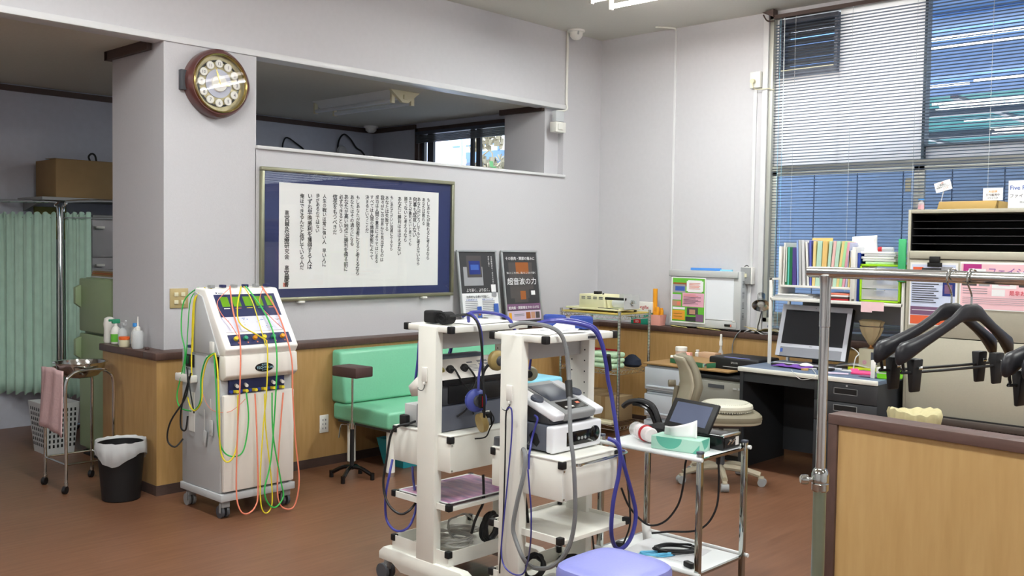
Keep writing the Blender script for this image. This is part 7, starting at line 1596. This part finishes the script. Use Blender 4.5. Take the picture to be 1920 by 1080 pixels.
for f_ in (.18, .38, .58, .80): obj('inner_shelf', MB().box(kx0_+.022, kx1_-.022, ky+.015+.02*(f_ < .5), kyb-.03, z_r1+hs_*(1-f_)-.004, z_r1+hs_*(1-f_)), mat('shelf_charcoal', '3a3a3e', .5), kc)
obj('shutter_rail', MB().box(kx0_+.017, kx1_-.017, ky-.006, ky+.03, z_r2+.006, z_r1), 'cab_beige', kc, bevel=.006, seg=3)
obj('upper_door', MB().box(kx0_+.017, kx1_-.017, ky-.001, ky+.016, z_sp+.003, z_r2+.002), 'cab_beige', kc, bevel=.001)
obj('lower_door', MB().box(kx0_+.017, kx1_-.017, ky-.001, ky+.016, z_bs, z_sp-.003), 'cab_beige', kc, bevel=.001)
pl = obj('plinth', MB().box(kx0_-.0, kx1_, ky-.02, kyb, 0, z_bs-.0005), 'black', kc)
obj('plinth_ledge', MB().box(kx0_-.0, kx1_, ky-.06, ky-.02, z_bs-.045, z_bs-.006), mat('ledge_brown', '4a413c', .5), kc, bevel=.003)
m = MB()
for i in range(70): m.cyl((kx0_+.01+i*.022, ky-.03, z_bs-.11), (kx0_+.01+i*.022, ky-.03, z_bs-.05), .007, n=6)
rb = obj('ribs', m, 'black', kc); rb['kind'] = 'stuff'
# on top
bq = (-2.381, 6.24, 1.783)
sb_ = root('small_bottle', (bq[0], 6.24, zt_c), 'tiny clear bottle with pink liquid and blue cap on the cabinet top', 'bottle')
obj('bottle_body', MB().lathe((bq[0], 6.24, zt_c+.001), [(.017, 0), (.019, .004), (.019, .040), (.010, .052), (.010, .060)], 18), 'clear', sb_)
obj('liquid', MB().lathe((bq[0], 6.24, zt_c+.003), [(.016, 0), (.0175, .003), (.0175, .026)], 18), mat('liq_pink', 'ee7f93', .3), sb_); obj('cap', MB().lathe((bq[0], 6.24, zt_c+.061), [(.018, 0), (.018, .007)], 16), 'cap_blue', sb_)
tx0, tx1 = (-2.275, 6.22, 1.777)[0], (-1.939, 6.22, 1.771)[0]
tr_ = root('cardboard_tray', ((tx0+tx1)/2, 6.35, zt_c), 'shallow cardboard tray box on the cabinet top', 'box')
obj('tray_body', MB().prism([(tx0, zt_c+.001), (tx0+.012, zt_c+.048), (tx1+.012, zt_c+.048), (tx1, zt_c+.001)], 'y', 6.22, 6.46), 'card_light', tr_, bevel=.001)
def sgn(name, lb, c, w_, h_, rot, lines_, parent_stick=None):
    r = root(name, tuple(c), lb, 'sign')
    c = Vector(c); ca, sa = math.cos(rot), math.sin(rot); u = Vector((ca, 0, sa)); v = Vector((-sa, 0, ca))
    q = [c+u*a*w_/2+v*b*h_/2+Vector((0, t, 0)) for t in (0, .003) for (a, b) in ((-1,-1), (1,-1), (1,1), (-1,1))]
    obj('card', MB().add(q, [(0,3,2,1),(4,5,6,7),(0,1,5,4),(1,2,6,5),(2,3,7,6),(3,0,4,7)]), 'paper', r)
    ms = {}
    for (t, du, dv, s, mm, al) in lines_:
        put(ms.setdefault(mm, MB()), t, c+u*du*w_+v*dv*h_+Vector((0, -.0015, 0)), u, v, s, align=al, bold=.02)
    for mm, mb in ms.items(): obj('lettering', mb, mm, r)
    return r
q = (-2.265, 6.28, 1.915)
s1_ = sgn('sign_card', 'small tilted white card on a stick rising from the cardboard tray', q, .100, .062, .28, [('ご自由に', -.05, .08, .015, 'p_text', 'C'), ('お持ちください', 0, -.14, .012, 'p_text', 'C'), ('どうぞ', .15, -.36, .012, 'coral', 'C'), ('● ●', 0, .30, .008, 'coral', 'C')])
obj('stick', MB().cyl((q[0]-.012, 6.287, zt_c+.049), (q[0]+.004, 6.287, q[2]-.02), .0025, n=8), 'paper_grey', s1_)
q = (-1.953, 6.24, 1.846); s2_ = sgn('sign_card', 'small white upright card with orange heading on the cardboard tray', (q[0], 6.225, zt_c+.049+.038), .112, .074, 0, [('大好評', 0, .12, .017, 'orange', 'C'), ('只今販売中', 0, -.15, .016, 'brown_vinyl', 'C'), ('ぜひどうぞ', 0, -.38, .012, 'ink_soft', 'C')])
q0_ = (-1.861, 6.2, 1.769)
s3_ = sgn('sign_card', 'white Five Power sign with blue lettering at the right on the cabinet top', (q0_[0]+.16, 6.205, zt_c+.082), .32, .160, 0, [('Five Power', -.47, .16, .036, 'p_blue', 'L'), ('ファイブパワー', -.47, -.12, .026, 'ink_soft', 'L'), ('税込 1,980円', -.30, -.33, .015, 'p_textg', 'L')])
# posters on the door
def flat_sheet(name, lb, A, B, items, texts, cat='poster'):
    A, B = Vector(A), Vector(B); w_, h_ = B.x-A.x, A.z-B.z
    r = root(name, (A.x+w_/2, ky-.003, B.z), lb, cat)
    obj('sheet', MB().box(A.x, B.x, ky-.0042, ky-.0015, B.z, A.z), 'paper', r)
    plane_print('print', (A.x, ky-.0046, B.z), X_, Z_, [(a*w_, b*w_, c*h_, d*h_, mm) for a, b, c, d, mm in items], r, stack=.0001)
    ms = {}
    for (t, u, v, s, mm, al) in texts: put(ms.setdefault(mm, MB()), t, (A.x+u*w_, ky-.0105, B.z+v*h_), X_, Z_, s, align=al, bold=.02)
    for mm, mb in ms.items(): obj('lettering', mb, mm, r)
    return r
mat('p_orange2', 'e0633c', .6); mat('p_sky', 'cdd6ee', .6); mat('p_rose', 'efc3cb', .6); mat('p_magenta', 'b0307f', .6); mat('p_redtext', 'c8203a', .7); mat('p_violet', '8a5a9e', .7); mat('p_greentext', '2f7a45', .7)
it = [(.03,.96,.02,.97,'p_sky'), (.06,.28,.86,.93,'p_orange2'), (.25,.90,.80,.92,'p_dark'), (.66,.90,.86,.94,'p_grey'), (.03,.25,.74,.79,'p_purple'), (.70,.96,.48,.70,'p_screen'), (.74,.90,.52,.66,'p_purple'), (.03,.66,.17,.30,'p_purple'), (.03,.96,.02,.16,'p_orange2'), (.76,.94,.04,.12,'p_dark'), (.06,.60,.24,.25,'p_white')]
for i in range(9): it.append((.05, .62-.05*((i*5) % 3), .655-.036*i, .668-.036*i, 'p_text'))
flat_sheet('notice_sheet', 'martial arts club notice with crowd photos on the cabinet door', (-2.414, 6.187, 1.436), (-2.126, 6.187, 1.044), it, [('無武道で一緒に遊びませんか？', .05, .70, .022, 'p_greentext', 'L')])
it = [(.01,.995,.02,.96,'p_rose'), (.03,.20,.72,.96,'p_magenta'), (.08,.24,.66,.86,'p_white'), (.02,.16,.50,.60,'p_dark2'), (.18,.28,.50,.60,'p_grey'), (.30,.52,.46,.64,'p_white'), (.30,.42,.30,.44,'p_white'), (.54,.75,.50,.62,'p_dark'), (.36,.46,.52,.60,'p_pink')]
for i in range(3): it.append((.03, .26, .44-.05*i, .452-.05*i, 'p_textg'))
for i in range(4): it.append((.03, .60+.08*(i % 2), .25-.04*i, .258-.04*i, 'p_textg'))
ps = flat_sheet('facial_poster', 'pink facial treatment poster on the cabinet door behind the hangers', (-2.112, 6.187, 1.446), (-1.496, 6.187, 1.16), it, [('フェイシャルエステ', .27, .74, .052, 'p_violet', 'L'), ('是非お試しください！', .46, .335, .030, 'p_redtext', 'L'), ('新登場', .10, .74, .020, 'p_magenta', 'L')])
q = (-1.948, 6.187, 1.021); tag(obj('pink_slip', MB().box(q[0]-.03, q[0]+.07, ky-.004, ky-.0015, q[2]-.03, q[2]+.035), 'pink_pale'), 'small pale pink slip on the cabinet door below the facial poster', 'note')
q = (-2.262, 6.187, 1.446); bc_ = root('bulldog_clip', (q[0], ky-.02, q[2]-.02), 'black clip holding the notice on the cabinet door', 'clip')
obj('clip_body', MB().box(q[0]-.032, q[0]+.032, ky-.022, ky-.005, q[2]-.010, q[2]+.030), 'black', bc_, bevel=.004); obj('clip_jaw', MB().box(q[0]-.045, q[0]+.045, ky-.014, ky-.0108, q[2]-.035, q[2]-.008), 'black', bc_, bevel=.002)
# cream cloth hamper behind the partition
hq = Vector((-1.764, 4.629, 0.715)); 
m = MB(); n_ = 96; vs = []; rr = random.Random(2)
for (r_, z_) in ((.10, .0), (.105, .35), (.11, .70), (.118, .735), (.112, .755), (.09, .752), (.04, .735)):
    for i in range(n_):
        a = 2*math.pi*i/n_; k = 1+(.035 if z_ > .6 else .01)*math.sin(a*15)+.03*math.sin(a*4+1); vs.append((hq.x+r_*k*math.cos(a), hq.y+r_*k*math.sin(a), z_+((.004*math.sin(a*11)+.008*math.sin(a*2)) if z_ > .72 else 0)))
m.add(vs, [(k*n_+i, k*n_+(i+1) % n_, (k+1)*n_+(i+1) % n_, (k+1)*n_+i) for k in range(6) for i in range(n_)]+[tuple(range(6*n_, 7*n_)), tuple(range(n_-1, -1, -1))])
tag(obj('cloth_hamper', m, mat('cloth_cream', 'bdb48c', .9, var=.04, bump=.2, scale=30), angle=70), 'cream gathered cloth bag showing above the low partition', 'bag')

# ================================================================== low partition, bottom right
pa = root('low_partition', (-1.614, 3.408, 0), 'low oak partition panel framed in dark brown in the right foreground', 'partition', rz=math.radians(-3.2))
LW = 1.9
def L(x0, x1, y0, y1, z0, z1): return MB().box(x0, x1, y0, y1, z0, z1)
obj('frame_stile', L(0, .036, 0, .10, 0, .862), 'rail', pa, local=True, bevel=.003)
obj('frame_stile', L(LW-.036, LW, 0, .10, 0, .862), 'rail', pa, local=True, bevel=.003)
obj('top_cap', L(0, LW, -.002, .102, .862, .90), mat('rail_light', '5b453f', .45, var=.1, scale=16, stretch=(1,4,4)), pa, local=True, bevel=.003)
obj('bottom_rail', L(.036, LW-.036, .0, .10, 0, .07), 'rail', pa, local=True, bevel=.003)
obj('oak_panel', L(.036, LW-.036, .012, .088, .07, .862), 'oak_light' if 'oak_light' in MATS else mat('oak_light', 'b08e5c', .42, col2='ba9966', scale=5, stretch=(7, 7, .8), bump=.02), pa, local=True)

# ================================================================== clothes rack and hangers
bd = Vector((1, -.12, 0)).normalized(); bp = Vector((-1.135, 2.36, 1.445))
cr_ = root('clothes_rack', (bp.x+.6, bp.y-.07, 0), 'chrome clothes rail with adjustable poles in the right foreground', 'clothes rail')
e0 = bp-bd*.052; e1 = bp+bd*1.30
m = MB().lathe(e0, [(.003, -.004), (.010, -.002), (.0142, .004), (.0142, (e1-e0).length-.004), (.010, (e1-e0).length+.002)], 28, ax=bd)
obj('top_bar', m, 'steel', cr_)
for t in (0, 1.24):
    b0_ = bp+bd*t
    up_ = obj('upper_pole', MB().cyl((b0_.x, b0_.y, .85), (b0_.x, b0_.y, 1.44), .0122, n=24), 'steel', cr_)
    obj('tee_sleeve', MB().lathe((b0_.x, b0_.y, 1.405), [(.0126, -.10), (.0135, -.099), (.0135, 0), (.0155, .018), (.017, .03)], 24), 'steel', up_)
    obj('lower_pole', MB().cyl((b0_.x, b0_.y, .08), (b0_.x, b0_.y, .905), .0165, n=24), mat('pole_sage', '8d9a88', .3, .6), cr_)
    cl2 = obj('collar', MB().lathe((b0_.x, b0_.y, .880), [(.018, 0), (.0215, .004), (.0215, .020), (.0195, .022), (.0215, .024), (.022, .045), (.018, .056), (.0135, .060)], 28), 'chrome', cr_)
    kd = Vector((-.725, -.69, 0))
    obj('collar_knob', MB().lathe(Vector((b0_.x, b0_.y, .910))+kd*.018, [(.006, 0), (.006, .012), (.0125, .014), (.0135, .020), (.0125, .030), (.009, .033)], 14, ax=kd), 'chrome', cl2)
    pn = Vector((.12, 1, 0)).normalized()
    ft = obj('foot_bar', MB().tube([Vector((b0_.x, b0_.y, .07))-pn*.24, Vector((b0_.x, b0_.y, .075)), Vector((b0_.x, b0_.y, .07))+pn*.24], .014, n=12), 'pole_sage', cr_)
    for s in (-1, 1):
        c = Vector((b0_.x, b0_.y, .028))+pn*.23*s
        obj('caster', MB().cyl(c-bd*.011, c+bd*.011, .028, n=20), 'black', ft)
obj('lower_bar', MB().cyl((bp.x, bp.y, .14), (bp+bd*1.24)-Z_*1.305, .010, n=16), 'pole_sage', cr_)
# hanger, local: hook crest at origin, arms along x
def hanger_root(loc, rz, lb):
    r = root('clothes_hanger', loc, lb, 'hanger', 'black hangers on the rail', rz=rz)
    R_h = .0185
    hk = [(R_h*math.cos(a), 0, -.0015+R_h*math.sin(a)-R_h) for a in [math.radians(v) for v in (-25, 10, 45, 90, 135, 180, 215, 245)]]
    hk = [(-p[0], p[1], p[2]) for p in hk]
    hk = hk[::-1]; hk = [(p[0], p[1], p[2]) for p in hk]
    pts_ = [(.020, 0, -.030), (.0195, 0, -.016), (.013, 0, -.004), (0, 0, .0005), (-.013, 0, -.004), (-.019, 0, -.017), (-.016, 0, -.032), (-.004, 0, -.050), (0, 0, -.062), (0, 0, -.085)]
    obj('hook', MB().tube(pts_, .0021, n=8, sub=4), 'chrome', r, local=True)
    ks = [(0, -.078, -.118, .010), (.020, -.078, -.117, .011), (.036, -.084, -.119, .012), (.060, -.102, -.130, .013), (.10, -.124, -.149, .016), (.14, -.141, -.170, .020), (.175, -.154, -.192, .025), (.196, -.160, -.206, .026), (.206, -.170, -.211, .021), (.210, -.184, -.207, .010)]
    secs = [(-x_, a, b, t) for (x_, a, b, t) in ks[::-1]] + ks[1:]
    n_ = 14; vs = []
    for (x_, zt, zb, th) in secs:
        cz = (zt+zb)/2; hz = (zt-zb)/2; yo = .035*(abs(x_)/.216)**2
        for i in range(n_):
            a = 2*math.pi*i/n_; c, s = math.cos(a), math.sin(a); k = (abs(c)**3+abs(s)**3)**(-1/3)
            vs.append((x_, yo+th/2*k*c, cz+hz*k*s))
    m = MB().add(vs, [(k*n_+i, k*n_+(i+1) % n_, (k+1)*n_+(i+1) % n_, (k+1)*n_+i) for k in range(len(secs)-1) for i in range(n_)]+[tuple(range(n_-1, -1, -1)), tuple(range((len(secs)-1)*n_, len(secs)*n_))])
    obj('hanger_arms', m, mat('hanger_black', '242429', .38, var=.03), r, local=True, angle=60)
    obj('trouser_bar', MB().tube([(-.196, .030, -.200), (-.190, .030, -.222), (-.17, .028, -.228), (.17, .028, -.228), (.190, .030, -.222), (.196, .030, -.200)], .0034, n=8, sub=3), 'black', r, local=True)
    for sx_ in (-.155, .150):
        cp_ = obj('trouser_clip', MB().prism([(.018, -.198), (.040, -.198), (.032, -.272), (.024, -.272)], 'x', sx_-.016, sx_+.016), 'black', r, local=True, bevel=.003)
        obj('clip_spring', MB().cyl((sx_-.006, .0165, -.218), (sx_+.006, .0165, -.218), .004, n=8), 'chrome', cp_, local=True)
    return r
def hpos(t): p = bp+bd*t; return (p.x, p.y, p.z+.0142+.0035)
h0 = hanger_root(hpos(.328), math.radians(73), 'black wide-shouldered clothes hanger, leftmost on the rail')
dup(h0, hpos(.374), math.radians(75), 'black wide-shouldered clothes hanger, second from the left on the rail')
dup(h0, hpos(.592), math.radians(78), 'black hanger in the right cluster, its left end foremost against the cabinet')
dup(h0, hpos(.626), math.radians(80), 'black hanger in the right cluster, in the middle of the three')
dup(h0, hpos(.662), math.radians(83), 'black hanger in the right cluster, cut by the picture edge')
